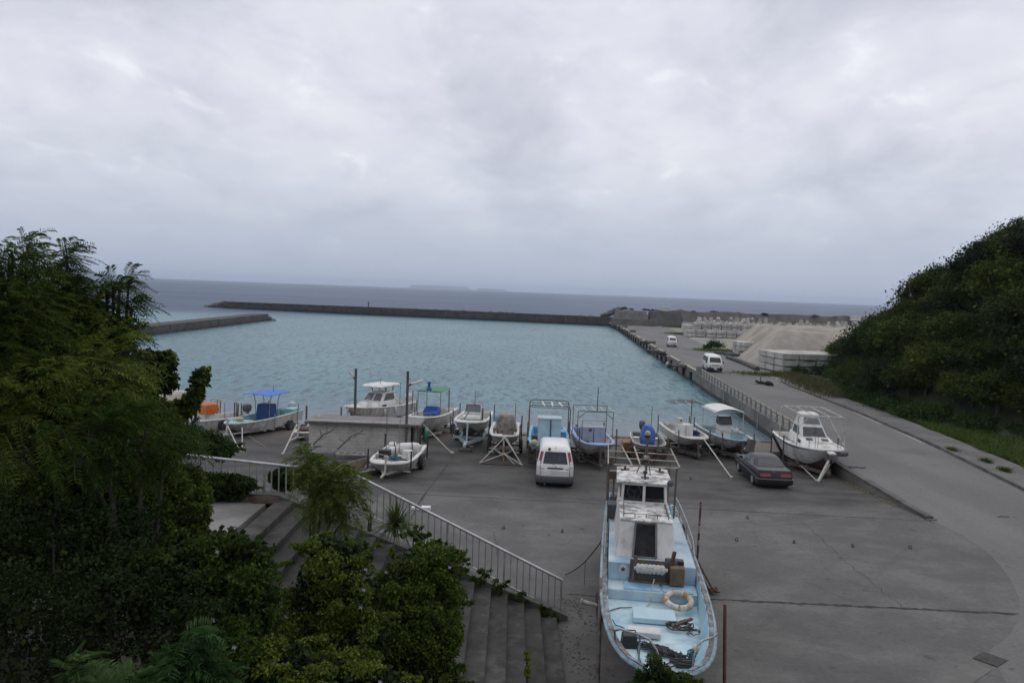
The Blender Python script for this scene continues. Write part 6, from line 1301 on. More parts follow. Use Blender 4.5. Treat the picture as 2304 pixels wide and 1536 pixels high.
for i, (px, py, s) in enumerate(((1488, 799, 1.5), (1456, 773, 1.3), (1420, 747, 1.1), (1403, 736, 1.0), (1533, 826, .9))):
    bb = MB(); r2 = random.Random(i + 40)
    for k in range(9): bb.box((r2.uniform(-.9, .9), r2.uniform(-1.5, 1.5), .15 + r2.uniform(0, .25)), (r2.uniform(.3, .9), r2.uniform(.3, 1.2), r2.uniform(.2, .5)), r2.uniform(0, 3))
    o = tag(bb.build('gear_pile', mat('dark_gear', (.06, .055, .05), (.12, .11, .10), 1.5, .9), bevel=.04), ['large dark pile of nets and gear on the quay left of the white passenger van', 'dark pile of gear on the quay left of the small van', 'low dark pile of gear farther along the quay', 'small dark pile of gear at the quay head', 'nearest small pile of gear by the quay edge'][i], 'gear pile'); o.location = at(px, py, .02); o.scale = (s, s, s * .8)
for i, (px, py) in enumerate(((1498, 822), (1476, 792))):
    bb = MB(); bb.ell((0, 0, 0), (.9, .3, .3), 10, 6); o = tag(bb.build('float_fender', M['white'] if i == 0 else M['yellow'], smooth=60), ('white float hanging at the quay face by the gear pile', 'yellow float hanging at the quay face')[i], 'float'); o.location = (Q(at(px, py, -1).y) - .45, at(px, py, -1).y, -.85); o.rotation_euler = (0, R(20), R(80))
for i, (px, py) in enumerate(((1719, 861), (1708, 860), (1731, 864))):
    bb = MB(); bb.lathe([(.2, -.12), (.42, -.12), (.46, 0), (.42, .12), (.2, .12)], n=14); o = tag(bb.build('old_tyre', M['rubber'], smooth=40), 'black tyre lying in a small heap on the road edge', 'tyre', 'tyres heaped on the road edge'); o.location = at(px, py, .14) + Vector((0, 0, 0)); o.rotation_euler = (R(20 * i), R(12), i)
p = at(1711, 861); bb = MB(); bb.lathe([(.24, 0), (.06, .05), (.05, .75), (.03, .8)], n=8); o = tag(bb.build('marker_cone', M['dark_pipe']), 'thin dark marker standing among the tyres on the road edge', 'marker'); o.location = p

# ------------------------------------------------------------------ works yard: blocks, sand, armour units
def cast_block(w_=2.2, d_=2.2, h_=.78):
    r_ = T('concrete_block', '', 'concrete block'); bb = MB(); bb.box((0, 0, h_ / 2 + .05), (w_ - .12, d_ - .12, h_ - .07)); bb.build('body', M['block'], r_, bevel=.05)
    bb = MB(); bb.box((0, 0, .04), (w_ * .55, d_ + .0, .09)); bb.build('lifting_slot', M['black'], r_); return r_
CB = cast_block(); first = [True]
def stack(p, n, tiers, dx, dy, label, group, rows=1, rz=0, s=1.0, ragged=None):
    d = Vector((math.cos(rz), math.sin(rz), 0)); e = Vector((-math.sin(rz), math.cos(rz), 0))
    for j in range(rows):
        for i in range(n):
            for k in range(tiers if ragged is None else ragged[min(i, len(ragged) - 1)]):
                o = CB if first[0] else copy_tree(CB); first[0] = False
                o.location = Vector(p) + d * (i * dx + rnd.uniform(-.05, .05)) + e * (j * dy + rnd.uniform(-.12, .12)) + Vector((0, 0, k * .80 * s)); o.rotation_euler = (0, 0, rz + rnd.uniform(-.015, .015)); o.scale = (s, s, s); o['label'] = label; o['group'] = group
stack(at(1768, 838), 6, 3, 2.26, 2.3, 'pale cast concrete block in the near three tier stack by the hill', 'blocks of the near stack', 3, R(8))
stack(at(1672, 800), 4, 3, 2.26, 2.3, 'pale cast concrete block in the small stack left of the sand heap', 'blocks of the small stack by the sand heap', 2, R(-2), .9)
stack(at(1552, 757), 15, 2, 2.26, 3.4, 'pale cast concrete block in the front long row before the armour units', 'blocks of the long front row', 1, R(-4), 1.0)
stack(at(1544, 748), 13, 3, 2.4, 3.0, 'pale cast concrete block in the rear long row before the armour units', 'blocks of the long rear row', 1, R(-4), 1.05)
for j, (px, py) in enumerate(((1546, 752), (1549, 754.5))): stack(at(px, py), 1, 3, 2.3, 3, 'pale cast concrete block at the left end between the long rows', 'blocks at the left end of the rows', 1, 0)
# armour units (four legged) in rows
bb = MB()
for d in ((0, 0, 1), (.94, 0, -.33), (-.47, .82, -.33), (-.47, -.82, -.33)):
    d = Vector(d); bb.tube([d * .0, d * .5, d * 1.45], [.62, .52, .36], 8)
tp = bb.build('armour_unit', mat('armour_concrete', (.44, .42, .385), (.32, .305, .28), .8, .9, c3=(.24, .23, .21), s3=.3), smooth=40); n = 0; vary(MATS['armour_concrete'], .3)
tr = random.Random(21)
for row, (ya, yb2, xa, xb2, st) in enumerate(((205, 214, 50, 108, 1.75), (211, 220, 50, 112, 1.75), (218, 226, 52, 116, 1.8), (225, 232, 54, 120, 1.8))):
    x = xa
    while x < xb2:
        o = tp if n == 0 else tp.copy()
        if n: col.objects.link(o)
        n += 1; o.location = (x + tr.uniform(-.3, .3), ya + (yb2 - ya) * (x - xa) / (xb2 - xa) + tr.uniform(-.5, .5), .78 + (1.0 if row > 1 and tr.random() < .35 else 0)); s = tr.uniform(1.05, 1.3); o.scale = (s, s, s); o.rotation_euler = (tr.choice((0, 0, R(109))), 0, tr.uniform(0, 6.28))
        tag(o, 'four legged concrete armour unit standing in the storage rows before the shore bank', 'armour unit', 'concrete armour units in rows'); x += st
# sand heap
p0 = at(1664, 815); bb = MB(); nx_, ny_ = 46, 26; X0_, Y0_ = p0.x + .3, p0.y - 3.5; sxx, syy = 62, 40
for j in range(ny_):
    for i in range(nx_):
        x, y = i / (nx_ - 1) * sxx, j / (ny_ - 1) * syy
        dd = min(x * .8, (sxx - x), y * .62, (syy - y)); h = min(dd * 1.0, 4.4 + .004 * x); r2 = math.sin(x * .7 + y * .3) * .12 + math.sin(x * 1.9 - y * 1.1) * .07 + tr.uniform(-.06, .06)
        bb.v.append((X0_ + x + y * .18, Y0_ + y, max(h + r2 * min(dd, 1), -.1)))
bb.f = [(j * nx_ + i, j * nx_ + i + 1, (j + 1) * nx_ + i + 1, (j + 1) * nx_ + i) for j in range(ny_ - 1) for i in range(nx_ - 1)]
SANDO = tag(bb.build('sand_heap', mat('coral_sand', (.33, .305, .265), (.25, .23, .195), .45, .95, c3=(.185, .168, .14), s3=.12, bump=.5, bscale=4, stretch=(1, 1, .4)), smooth=80), 'large flat topped heap of pale coral sand in the works yard', 'sand heap')
# dark tube boom along the road edge
pts = [at(px, py, .22) for px, py in ((1637, 803), (1655, 809), (1672, 815), (1688, 822), (1703, 829), (1704, 830))]; bb = MB(); bb.tube(pts, .32, 8); tag(bb.build('silt_boom', mat('boom_fabric', (.045, .05, .05), (.08, .085, .08), 1, .8), smooth=60), 'dark grey fabric tube lying along the road edge below the sand heap', 'tube')
for px, py, l_, lb in ((1607, 792, 3, 'short dark fabric tube by the bush beside the quay road'), (1630, 796, 2.2, 'dark fabric tube end before the small block stack')):
    p = at(px, py, .2); bb = MB(); bb.tube([p, p + Vector((l_ * .8, -l_ * .9, 0))], .25, 8); tag(bb.build('silt_boom', MATS['boom_fabric'], smooth=60), lb, 'tube')
for px, py, lb in ((1494, 695, 'tiny white hut roof on the shore bank above the sea wall'), (1925, 716, 'small white vehicle shaped hut on the shore bank at the right')):
    p = aY(px, py, 246); bb = MB(); bb.box((0, 0, .5), (2.6, 2, 1.2)); bb.prism([(-1.5, -1.2), (1.5, -1.2), (1.5, 1.2), (-1.5, 1.2)], 1.1, 1.25); o = tag(bb.build('white_hut', M['white']), lb, 'hut'); o.location = (p.x, 246, p.z - .6)
# ------------------------------------------------------------------ vegetation
rg_ = np.random.default_rng(11)
def quads(name, V, m, parent=None):
    """V: (n,4,3) array of leaf quads -> one mesh"""
    n = len(V); me = bpy.data.meshes.new(name); me.vertices.add(n * 4); me.vertices.foreach_set('co', V.reshape(-1).astype(np.float32)); me.loops.add(n * 4); me.loops.foreach_set('vertex_index', np.arange(n * 4, dtype=np.int32))
    me.polygons.add(n); me.polygons.foreach_set('loop_start', np.arange(0, n * 4, 4, dtype=np.int32)); me.polygons.foreach_set('loop_total', np.full(n, 4, dtype=np.int32)); me.update(); me.validate(); me.materials.append(m)
    o = bpy.data.objects.new(name, me); col.objects.link(o)
    if parent: o.parent = parent
    return o
def unit(v): return v / np.maximum(np.linalg.norm(v, axis=-1, keepdims=True), 1e-9)
def leaves(C, size, wide=.55, droop=.2, up_=.4, wind=(0, 0, 0)):
    """diamond leaves at points C (n,3) with random directions"""
    n = len(C); d = unit(rg_.normal(size=(n, 3)) + np.array([0, 0, up_ - droop]) + np.array(wind)); nrm = unit(rg_.normal(size=(n, 3)) + np.array([0, 0, 1.2])); s = unit(np.cross(d, nrm)); L_ = size * rg_.uniform(.6, 1.35, (n, 1)); W_ = L_ * wide / 2
    mid = C + d * L_ * .45; return np.stack([C, mid + s * W_, C + d * L_ - np.array([0, 0, 1]) * L_ * droop, mid - s * W_], 1)
def clump_points(nc, per, rad, cr, flat=.55, shell=.55):
    u = unit(rg_.normal(size=(nc, 3))); u[:, 2] = np.abs(u[:, 2]) * 1.0 - .25; rr = shell + (1 - shell) * rg_.random((nc, 1)) ** .6
    c = u * rr * np.array(rad); P = np.repeat(c, per, 0) + rg_.normal(size=(nc * per, 3)) * cr * np.array([1, 1, flat]) * np.repeat(rg_.uniform(.6, 1.3, (nc, 1)), per, 0); return P
def fronds(C, D, L_, pairs=12, pin=.105, w_=.017):
    """feathery leaves: each a curved stalk with paired narrow leaflets; C, D (n,3)"""
    out = []; n = len(C); D = unit(D); side = unit(np.cross(D, np.array([0, 0, 1.0]) + rg_.normal(size=(n, 3)) * .35)); L2 = L_ * rg_.uniform(.65, 1.2, (n, 1)); dn = np.array([0, 0, -1.0])
    prev = C
    for k in range(1, pairs + 1):
        t = k / pairs; p = C + D * L2 * t + dn * L2 * .45 * t * t
        for sg in (-1, 1):
            dd = unit(side * sg + D * .55 + dn * .18 * t + rg_.normal(size=(n, 3)) * .10); pl = pin * L2 / L_ * (1.15 - .45 * abs(t - .45)); q = unit(np.cross(dd, unit(np.cross(D, side)))); a = p; e = p + dd * pl + dn * pl * .15; m_ = p + dd * pl * .5
            out.append(np.stack([a, m_ + q * w_ / 2, e, m_ - q * w_ / 2], 1))
        q = side * .004; out.append(np.stack([prev - q, prev + q, p + q, p - q], 1)); prev = p
    return np.concatenate(out)
def trunk(root, h, r0, lean=(0, 0), limbs=5, seed=0, spread=1.0, m=None):
    r2 = random.Random(seed); bb = MB(); pts = [Vector((lean[0] * (k / 5) ** 1.5 + r2.uniform(-.04, .04) * h * .2, lean[1] * (k / 5) ** 1.5 + r2.uniform(-.04, .04) * h * .2, h * k / 5 - (.3 if k == 0 else 0))) for k in range(6)]
    bb.tube(pts, [r0 * (1 - .13 * k) for k in range(6)], 7)
    for i in range(limbs):
        a = 6.28 * i / limbs + r2.uniform(-.4, .4); s = pts[2 + i % 4]; e = s + Vector((math.cos(a) * spread, math.sin(a) * spread, h * r2.uniform(.15, .4))); bb.tube([s, s.lerp(e, .5) + Vector((0, 0, .1 * spread)), e], [r0 * .45, r0 * .3, r0 * .12], 5)
    return bb.build('trunk', m or BARK, root, smooth=60)
BARK = mat('bark', (.07, .06, .05), (.035, .03, .026), 5, .9, stretch=(1, 1, .3), bump=.5)
LF_HILL = leaf_mat('hill_leaf', [(0, (.009, .018, .004)), (.35, (.021, .040, .008)), (.70, (.055, .085, .014)), (1, (.13, .155, .026))], .25)
LF_FEATHER = leaf_mat('feather_leaf', [(0, (.012, .026, .006)), (.45, (.044, .082, .016)), (.80, (.12, .165, .030)), (1, (.27, .29, .06))], .38)
LF_VINE = leaf_mat('vine_leaf', [(0, (.014, .030, .006)), (.40, (.050, .088, .014)), (.72, (.115, .155, .022)), (.92, (.23, .23, .036)), (1, (.34, .27, .065))], .35)
LF_SHADE = leaf_mat('shade_toned_leaf', [(0, (.007, .015, .004)), (.6, (.022, .040, .009)), (1, (.07, .09, .018))], .2)  # leaf colour darkened to paint in shade within the foliage
LF_GRASS = leaf_mat('grass_blade', [(0, (.022, .048, .010)), (.5, (.052, .092, .018)), (.85, (.12, .155, .036)), (1, (.22, .19, .08))], .3)
LF_VINE2 = leaf_mat('dull_vine_leaf', [(0, (.014, .028, .005)), (.45, (.040, .068, .012)), (.8, (.10, .12, .018)), (1, (.24, .21, .04))], .3)
LF_HILL2 = leaf_mat('yellow_hill_leaf', [(0, (.014, .024, .005)), (.4, (.036, .056, .009)), (.75, (.085, .11, .016)), (1, (.17, .17, .03))], .25)
LF_HILL3 = leaf_mat('deep_hill_leaf', [(0, (.006, .013, .005)), (.5, (.014, .028, .010)), (1, (.045, .065, .022))], .2)
LF_DRY = leaf_mat('dry_blade', [(0, (.05, .06, .025)), (.5, (.10, .095, .045)), (1, (.20, .17, .10))], .2)
PETAL = mat('lavender_petal', (.42, .36, .52), None, 1, .7)

# trees of the hill: a few crown shapes shared by copies, every tree its own object
protos = []
def hill_proto(i):
    r_ = T('broadleaf_tree', '', 'tree'); kind = i % 4
    rad = ((2.3, 2.3, 1.7), (1.9, 1.9, 2.2), (2.7, 2.5, 1.5), (2.1, 2.2, 1.9))[kind]
    P = clump_points(52, 120, rad, .34, .5, .62); P2 = clump_points(26, 44, (rad[0] * .7, rad[1] * .7, rad[2] * .6), .5, .6, .3)
    quads('crown', np.concatenate([leaves(P + [0, 0, 1.75], .165, .6), leaves(P2 + [0, 0, 1.5], .3, .8)]), LF_HILL, r_)
    trunk(r_, 1.8, .16, (rnd.uniform(-.3, .3), .1), 5, i, 1.3); return r_
protos = [hill_proto(i) for i in range(6)]
used = [0]; ht = random.Random(17)
def hill_tree(x, y, s, label, group, sx=1.0, z=None):
    i = used[0]; pr = protos[i % 6]; o = pr if i < 6 else copy_tree(pr); used[0] += 1
    o.location = (x, y, (hill_z(x, y) if z is None else z) - .2); o.rotation_euler = (0, 0, ht.uniform(0, 6.28)); o.scale = (s * sx * ht.uniform(.9, 1.15), s * sx * ht.uniform(.9, 1.15), s * ht.uniform(.85, 1.15)); o['label'] = label; o['group'] = group
    cr = [c_ for c_ in o.children if c_.name.startswith('crown')][0]; sl_ = cr.material_slots[0]; sl_.link = 'OBJECT'; sl_.material = ht.choice((LF_HILL, LF_HILL, LF_HILL2, LF_HILL3))
def hl(x, y):
    q = x - FT(y)
    d = 'near' if y < 58 else ('middle' if y < 76 else 'far')
    k = 'low on' if q < 6 else ('half way up' if q < 11 else 'near the top of')
    return f'dark green broadleaf tree {k} the {d} part of the hill', f'trees {k} the {d} part of the hill'
y = 38.0
while y < 108:
    foot = FT(y); x = foot + .6; k = 0
    while x < foot + (17 if y < 80 else 14):
        xx, yy = x + ht.uniform(-.7, .7), y + ht.uniform(-1.2, 1.2)
        px_ = CX + F * (xx / yy)
        if px_ < 2560: hill_tree(xx, yy, ht.choice((.75, .9, 1.0, 1.1, 1.2, 1.45)) * ht.uniform(.92, 1.08) * (.85 if k == 0 else 1.0), *hl(xx, yy))
        x += 2.0 + k * .09; k += 1
    y += 2.9
# understorey bushes along the foot and outlying shrubs
bp_ = T('shrub', '', 'shrub'); P = clump_points(34, 52, (1.2, 1.2, .9), .28, .6, .5); quads('foliage', leaves(P + [0, 0, .55], .17, .6), LF_HILL, bp_); bm = MB(); bm.tube([(0, 0, -.2), (.05, .02, .5), (.1, 0, .9)], [.06, .05, .03], 5); bm.build('stem', BARK, bp_)
LFS = leaf_mat('shrub_leaf', [(0, (.012, .03, .008)), (.5, (.03, .062, .014)), (1, (.075, .11, .026))], .25); bp_.children[0].data.materials[0] = LFS
nb = [0]
def shrub(x, y, s, label, group, z):
    o = bp_ if nb[0] == 0 else copy_tree(bp_); nb[0] += 1; o.location = (x, y, z); o.rotation_euler = (0, 0, ht.uniform(0, 6.28)); o.scale = (s * ht.uniform(.9, 1.2), s * ht.uniform(.9, 1.2), s * ht.uniform(.8, 1.1)); o['label'] = label
    if group: o['group'] = group
for i in range(34):
    y = 37 + i * 1.75; x = FT(y) - .7 + ht.uniform(-.6, .5)
    shrub(x, y, ht.uniform(.75, 1.25), 'rounded green shrub at the grassy foot of the hill', 'shrubs along the foot of the hill', hill_z(x, y))
p = at(1607, 787); shrub(p.x, p.y, 1.25, 'lone round bush beside the quay road near the small block stack', None, 0)
p = at(1592, 786); shrub(p.x, p.y, .6, 'small weedy bush left of the lone round bush', None, 0)
p = at(1690, 836 - 4); shrub(at(1800, 846).x, at(1800, 846).y, .9, 'brownish bush before the near block stack', None, 0); shrub(at(1830, 840).x, at(1830, 840).y, 1.1, 'grey green bush at the right of the near block stack', None, 0)
for px, s in ((1405, 1.6), (1420, 1.0), (1452, 1.2), (1460, .9), (1530, 1.3), (1560, 1.2), (1604, 1.5), (1612, 1.1), (1617, .8), (1662, 1.1), (1720, 1.3), (1724, .9), (1836, 1.4), (1880, .9)):
    Y = 247; q = aY(px, 697, Y); shrub(q.x, Y, s * .55, 'low salt blown bush growing on the crest of the shore bank', 'bushes on the shore bank crest', 4.0)
for i in range(70):
    y = 38 + (i % 46) * 1.05 if i < 46 else 46 + (i - 46) * .62; x = FT(y) + ht.uniform(.6, 6.0)
    shrub(x, y, ht.uniform(.9, 1.4), 'bushy green shrub under the trees at the foot of the hill', 'undergrowth shrubs below the hill trees', hill_z(x, y))
# grass
def grass(name, pts, h, m, label, wide=.03):
    C = np.array(pts); n = len(C); a = rg_.uniform(0, 6.28, n); s = np.stack([np.cos(a), np.sin(a), 0 * a], 1) * wide; H_ = h * rg_.uniform(.5, 1.4, (n, 1)); ln = rg_.normal(size=(n, 3)) * .45 + np.array([.25, 0, 0]); ln[:, 2] = 0; tip = C + np.array([0, 0, 1.0]) * H_ + ln * H_; md = C + np.array([0, 0, .6]) * H_ + ln * H_ * .35
    o = quads(name, np.stack([C - s, md - s * .8 + 0, tip, md + s * .8], 1), m); o['kind'] = 'stuff'; o['label'] = label; o['category'] = 'grass'; return o
pts = []
while len(pts) < 34000:
    y = 34 + 52 * rg_.random() ** 1.3; foot = RX(min(y, 84)) + 2.45; x = foot + .25 * math.sin(y * .9) + rg_.random() ** 1.5 * 10
    if x < max(FT(y) + .5, foot + .4): pts.append((x, y, hill_z(x, y)))
grass('verge_grass', pts, .32, LF_GRASS, 'bright green grass verge between the pavement and the hill trees', .035)
pts = [(RX(y) + 2.0 + rg_.normal() * 1.0 + (y - 75) * .02, y, .05) for y in rg_.uniform(70, 92, 4500)]
grass('dry_grass', pts, .55, LF_DRY, 'tall dry straw coloured grass at the far end of the pavement', .03)
def patch_pts(px, py, rx_, ry_, n, z=0): c = at(px, py, z); return [(c.x + rg_.normal() * rx_, c.y + rg_.normal() * ry_, z) for _ in range(n)]
grass('yard_weeds', patch_pts(1545, 737, 3.4, 2.2, 1800) + patch_pts(1525, 737, 2, 1.5, 500) + patch_pts(1532, 752, 1.6, 1.2, 900) + patch_pts(1612, 790, 2.0, 1.3, 900) + patch_pts(1905, 738, 8, 3, 2500) + patch_pts(1735, 845, 2.2, .8, 900), .35, LF_GRASS, 'patches of yellow green weeds round the works yard', .06)
for i, (px, py) in enumerate(((2136, 1017), (2212, 1044), (2252, 1064), (1812, 878))):
    c = at(px, py); pt = [(c.x + .15 + rg_.normal() * .10, c.y + rg_.normal() * .25, .01) for _ in range(240)]; o = grass('weed_clump', pt, .28, LF_GRASS, ['green weed tuft at the kerb opposite the cabin cruiser', 'large green weed tuft in the gutter at the right', 'green weed tuft by the kerb near the right edge', 'small weed tuft at the far kerb beside the pavement'][i], .02); del o['kind']; o['category'] = 'weed'

# ------------------------------------------------------------------ near vegetation on the left
def frond_tree(name, label, base, tops, lf=260, L_=.42, r0=.07, mat_=None, wind=(.75, -.05, .12), group=None, seed=0):
    """tops: list of (centre, radius) crown clouds in world space"""
    base = Vector(base); r_ = T(name, label, 'tree', base, 0, group); Cs, Ds = [], []
    mm = MB(); r2 = random.Random(seed)
    for c, rad in tops:
        c = np.array(c) - np.array(base); n = max(13, int(lf * rad ** 2)); u = unit(rg_.normal(size=(n, 3)) + [0, 0, .25]); P = c + u * rad * (rg_.random((n, 1)) ** .45); Cs.append(P); Ds.append(u * .8 + np.array(wind) + rg_.normal(size=(n, 3)) * .25)
        mid = Vector(c) * .5 + Vector((r2.uniform(-.15, .15), r2.uniform(-.15, .15), 0)); mm.tube([(0, 0, -.3), mid, Vector(c)], [r0, r0 * .7, r0 * .25], 6)
        for k in range(5): e = Vector(c) + Vector(unit(rg_.normal(size=3))) * rad * .8; mm.tube([Vector(c) - Vector((0, 0, rad * .5)), e], [r0 * .3, r0 * .1], 4)
    quads('foliage', fronds(np.concatenate(Cs), np.concatenate(Ds), L_), mat_ or LF_FEATHER, r_); mm.build('trunk', BARK, r_, smooth=60); return r_
def leaf_mound(name, label, blobs, n=5200, size=.075, m=None, flowers=0, group=None, core=True, droop=.25):
    """vine covered mass: leaves on and in several ellipsoids (centre, radii), world space"""
    b0 = Vector(blobs[0][0]); b0.z -= blobs[0][1][2]; r_ = T(name, label, 'shrub' if 'tree' not in name else 'tree', b0, 0, group); Q_ = []; F_ = []
    tot = sum(b_[1][0] * b_[1][2] for b_ in blobs)
    for c, rad in blobs:
        k = int(n * rad[0] * rad[2] / tot); nl = max(5, int(26 * (rad[0] * rad[2]) ** .5)); lu = unit(rg_.normal(size=(nl, 3)) + [0, -.35, .15]); lr = rg_.uniform(.16, .42, (nl, 1)) ; lc = lu * (1.02 - lr * rg_.uniform(.55, 1.0, (nl, 1)))
        wt = (lr[:, 0] ** 2) / np.sum(lr ** 2); ix = rg_.choice(nl, int(k * .78), p=wt); u = unit(rg_.normal(size=(len(ix), 3)) + [0, -.1, .25]); P = lc[ix] + u * lr[ix] * (1 - .5 * rg_.random((len(ix), 1)) ** 2)
        ns = max(3, nl // 2); su = unit(rg_.normal(size=(ns, 3)) + [.2, -.1, .35]); sd_ = unit(su + rg_.normal(size=(ns, 3)) * .5 + [.3, 0, -.1]); jx = rg_.integers(0, ns, k - len(ix)); S = su[jx] * .92 + sd_[jx] * rg_.random((len(jx), 1)) * .50 + rg_.normal(size=(len(jx), 3)) * .035
        P = np.array(c) + np.concatenate([P, S]) * np.array(rad) - np.array(b0); Q_.append(leaves(P, size, .75, droop, .2)); F_.append(np.array(c) + unit(u + [0, -.8, .4]) * np.array(rad) * 1.05 - np.array(b0))
    quads('foliage', np.concatenate(Q_), m or LF_VINE, r_)
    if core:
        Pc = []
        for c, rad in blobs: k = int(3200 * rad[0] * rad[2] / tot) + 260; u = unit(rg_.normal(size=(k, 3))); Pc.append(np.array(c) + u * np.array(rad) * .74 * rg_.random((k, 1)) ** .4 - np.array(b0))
        quads('inner_leaves', leaves(np.concatenate(Pc), size * 2.0, .8, .2, .2), LF_SHADE, r_)  # inner leaves coloured dark, painting a shaded interior into the mass
    mm = MB()
    for c, rad in blobs: d = Vector(c) - b0; mm.tube([(d.x * .95, d.y * .95, d.z - rad[2] * 1.5 - .15), (d.x * .98, d.y + .02, d.z - rad[2] * .5), (d.x, d.y, d.z + rad[2] * .5)], [.025, .02, .01], 5)
    mm.build('stem', BARK, r_)
    if flowers:
        F_ = np.concatenate(F_); F_ = F_[rg_.choice(len(F_), flowers, replace=False)]
        for f in F_:
            bb = MB()
            for k in range(5): a = k * 1.2566; bb.add([f, f + np.array([.018 * math.cos(a - .5), -.02, .018 * math.sin(a - .5)]), f + np.array([.032 * math.cos(a), -.03, .032 * math.sin(a)]), f + np.array([.018 * math.cos(a + .5), -.02, .018 * math.sin(a + .5)])], [(0, 1, 2, 3)])
            bb.build('flower', PETAL, r_)
    return r_
def W(px, py, Y): p = aY(px, py, Y); return (p.x, p.y, p.z)
# tall feathery trees at the left edge
frond_tree('feathery_tree', 'tall feathery leaved tree at the left edge bending in the wind', (-7.0, 10.5, 3), [(W(10, 670, 10.5), .36), (W(-60, 730, 10.5), .7), (W(40, 740, 10.3), .55), (W(-30, 850, 10), .8), (W(30, 575, 10.6), .13), (W(5, 610, 10.6), .2), (W(-15, 660, 10.6), .35), (W(62, 552, 10.6), .07), (W(50, 572, 10.6), .09), (W(20, 590, 10.6), .10)], 380, .46, seed=1)
frond_tree('feathery_tree', 'feathery leaved tree with three windblown tops left of the near breakwater', (-6.2, 11.5, 3), [(W(115, 650, 11.5), .34), (W(90, 720, 11.5), .6), (W(165, 730, 11.3), .48), (W(228, 690, 11.6), .22), (W(205, 780, 11.4), .42), (W(80, 830, 11), .6), (W(118, 600, 11.6), .17), (W(255, 655, 11.6), .10), (W(150, 690, 11.5), .30), (W(190, 705, 11.5), .28), (W(225, 740, 11.5), .26), (W(40, 670, 11), .4), (W(200, 830, 11.3), .42), (W(75, 590, 11.5), .13), (W(150, 575, 11.5), .08), (W(138, 592, 11.5), .10), (W(290, 632, 11.6), .08), (W(270, 648, 11.6), .10), (W(240, 668, 11.6), .12), (W(295, 690, 11.6), .08), (W(280, 760, 11.5), .10)], 400, .44, seed=2)
frond_tree('feathery_tree', 'drooping feathery tree in the middle of the left thicket', (-5.2, 10.2, 3.2), [(W(230, 820, 10.8), .55), (W(150, 900, 10), .7), (W(40, 960, 9.6), .75), (W(255, 860, 11), .34), (W(235, 940, 10.2), .42)], 300, .42, seed=3)
frond_tree('feathery_tree', 'fresh green feathery sapling below the tall left trees', (-4.3, 9.6, 3.4), [(W(230, 960, 9.4), .38), (W(310, 985, 9.6), .42), (W(370, 1010, 9.8), .30), (W(180, 1010, 9.2), .4)], 420, .36, seed=4)
frond_tree('feathery_sapling', 'small feathery sapling growing over the landing before the handrail', (-4.4, 17.5, 2.6), [(W(730, 1085, 17.6), .52), (W(690, 1060, 17.8), .34), (W(770, 1105, 17.4), .50), (W(720, 1130, 17.4), .45), (W(690, 1030, 18), .24), (W(785, 1150, 17.3), .32)], 620, .34, .04, wind=(.25, -.1, .1), seed=5)
frond_tree('feathery_sapling', 'bright feathery spray at the bottom edge of the picture', (-1.9, 5.6, 4.4), [(W(395, 1515, 5.4), .15), (W(428, 1450, 5.5), .10), (W(450, 1540, 5.4), .14), (W(350, 1560, 5.3), .16)], 1700, .21, .03, seed=6, mat_=leaf_mat('soft_feather_leaf', [(0, (.026, .064, .018)), (.5, (.050, .108, .032)), (1, (.11, .17, .06))], .35))
frond_tree('feathery_sapling', 'feathery spray at the bottom left corner', (-3.0, 5.8, 4.4), [(W(160, 1545, 5.6), .11), (W(172, 1500, 5.6), .07), (W(265, 1560, 5.5), .13)], 1600, .21, .03, seed=7, mat_=bpy.data.materials['soft_feather_leaf'])
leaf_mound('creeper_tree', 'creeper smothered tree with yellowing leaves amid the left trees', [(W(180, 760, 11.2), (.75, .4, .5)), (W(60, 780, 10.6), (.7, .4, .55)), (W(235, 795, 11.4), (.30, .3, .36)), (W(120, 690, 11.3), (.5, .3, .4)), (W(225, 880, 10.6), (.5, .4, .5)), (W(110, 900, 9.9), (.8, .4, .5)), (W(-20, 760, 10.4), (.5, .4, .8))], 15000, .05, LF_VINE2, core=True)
# small-leaved masses
leaf_mound('round_tree', 'round crowned dark tree standing out over the water right of the left thicket', [(W(330, 812, 14), (.42, .4, .22)), (W(362, 815, 14), (.30, .3, .22)), (W(340, 850, 14), (.40, .4, .24)), (W(372, 862, 14), (.16, .2, .12)), (W(310, 880, 14), (.4, .4, .35))], 7000, .06, LF_HILL)
leaf_mound('vine_tree', 'vine wrapped leaning stem with a leafy tip at the left of the orange sheeted boat', [(W(452, 850, 12.5), (.14, .2, .18)), (W(440, 885, 12.5), (.13, .2, .2)), (W(420, 915, 12.5), (.16, .2, .2)), (W(368, 940, 12.5), (.28, .4, .28)), (W(370, 990, 12.3), (.36, .4, .34)), (W(330, 960, 12.2), (.34, .4, .36)), (W(330, 920, 12.2), (.42, .4, .25))], 9000, .05, LF_VINE)
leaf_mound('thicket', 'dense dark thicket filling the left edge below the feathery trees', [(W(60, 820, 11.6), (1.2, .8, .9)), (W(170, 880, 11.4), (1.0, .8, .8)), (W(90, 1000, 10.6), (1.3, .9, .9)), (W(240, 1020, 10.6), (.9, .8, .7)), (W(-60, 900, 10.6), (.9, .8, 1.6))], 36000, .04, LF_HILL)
leaf_mound('vine_thicket', 'vine covered thicket with yellowing leaves left of the handrail', [(W(180, 1120, 10.2), (1.0, .8, .7)), (W(330, 1070, 10.6), (.55, .6, .45)), (W(290, 1130, 10.0), (.65, .6, .5)), (W(60, 1180, 9.6), (.9, .8, .8)), (W(380, 1010, 11), (.3, .4, .3))], 16000, .05, LF_VINE, 3)
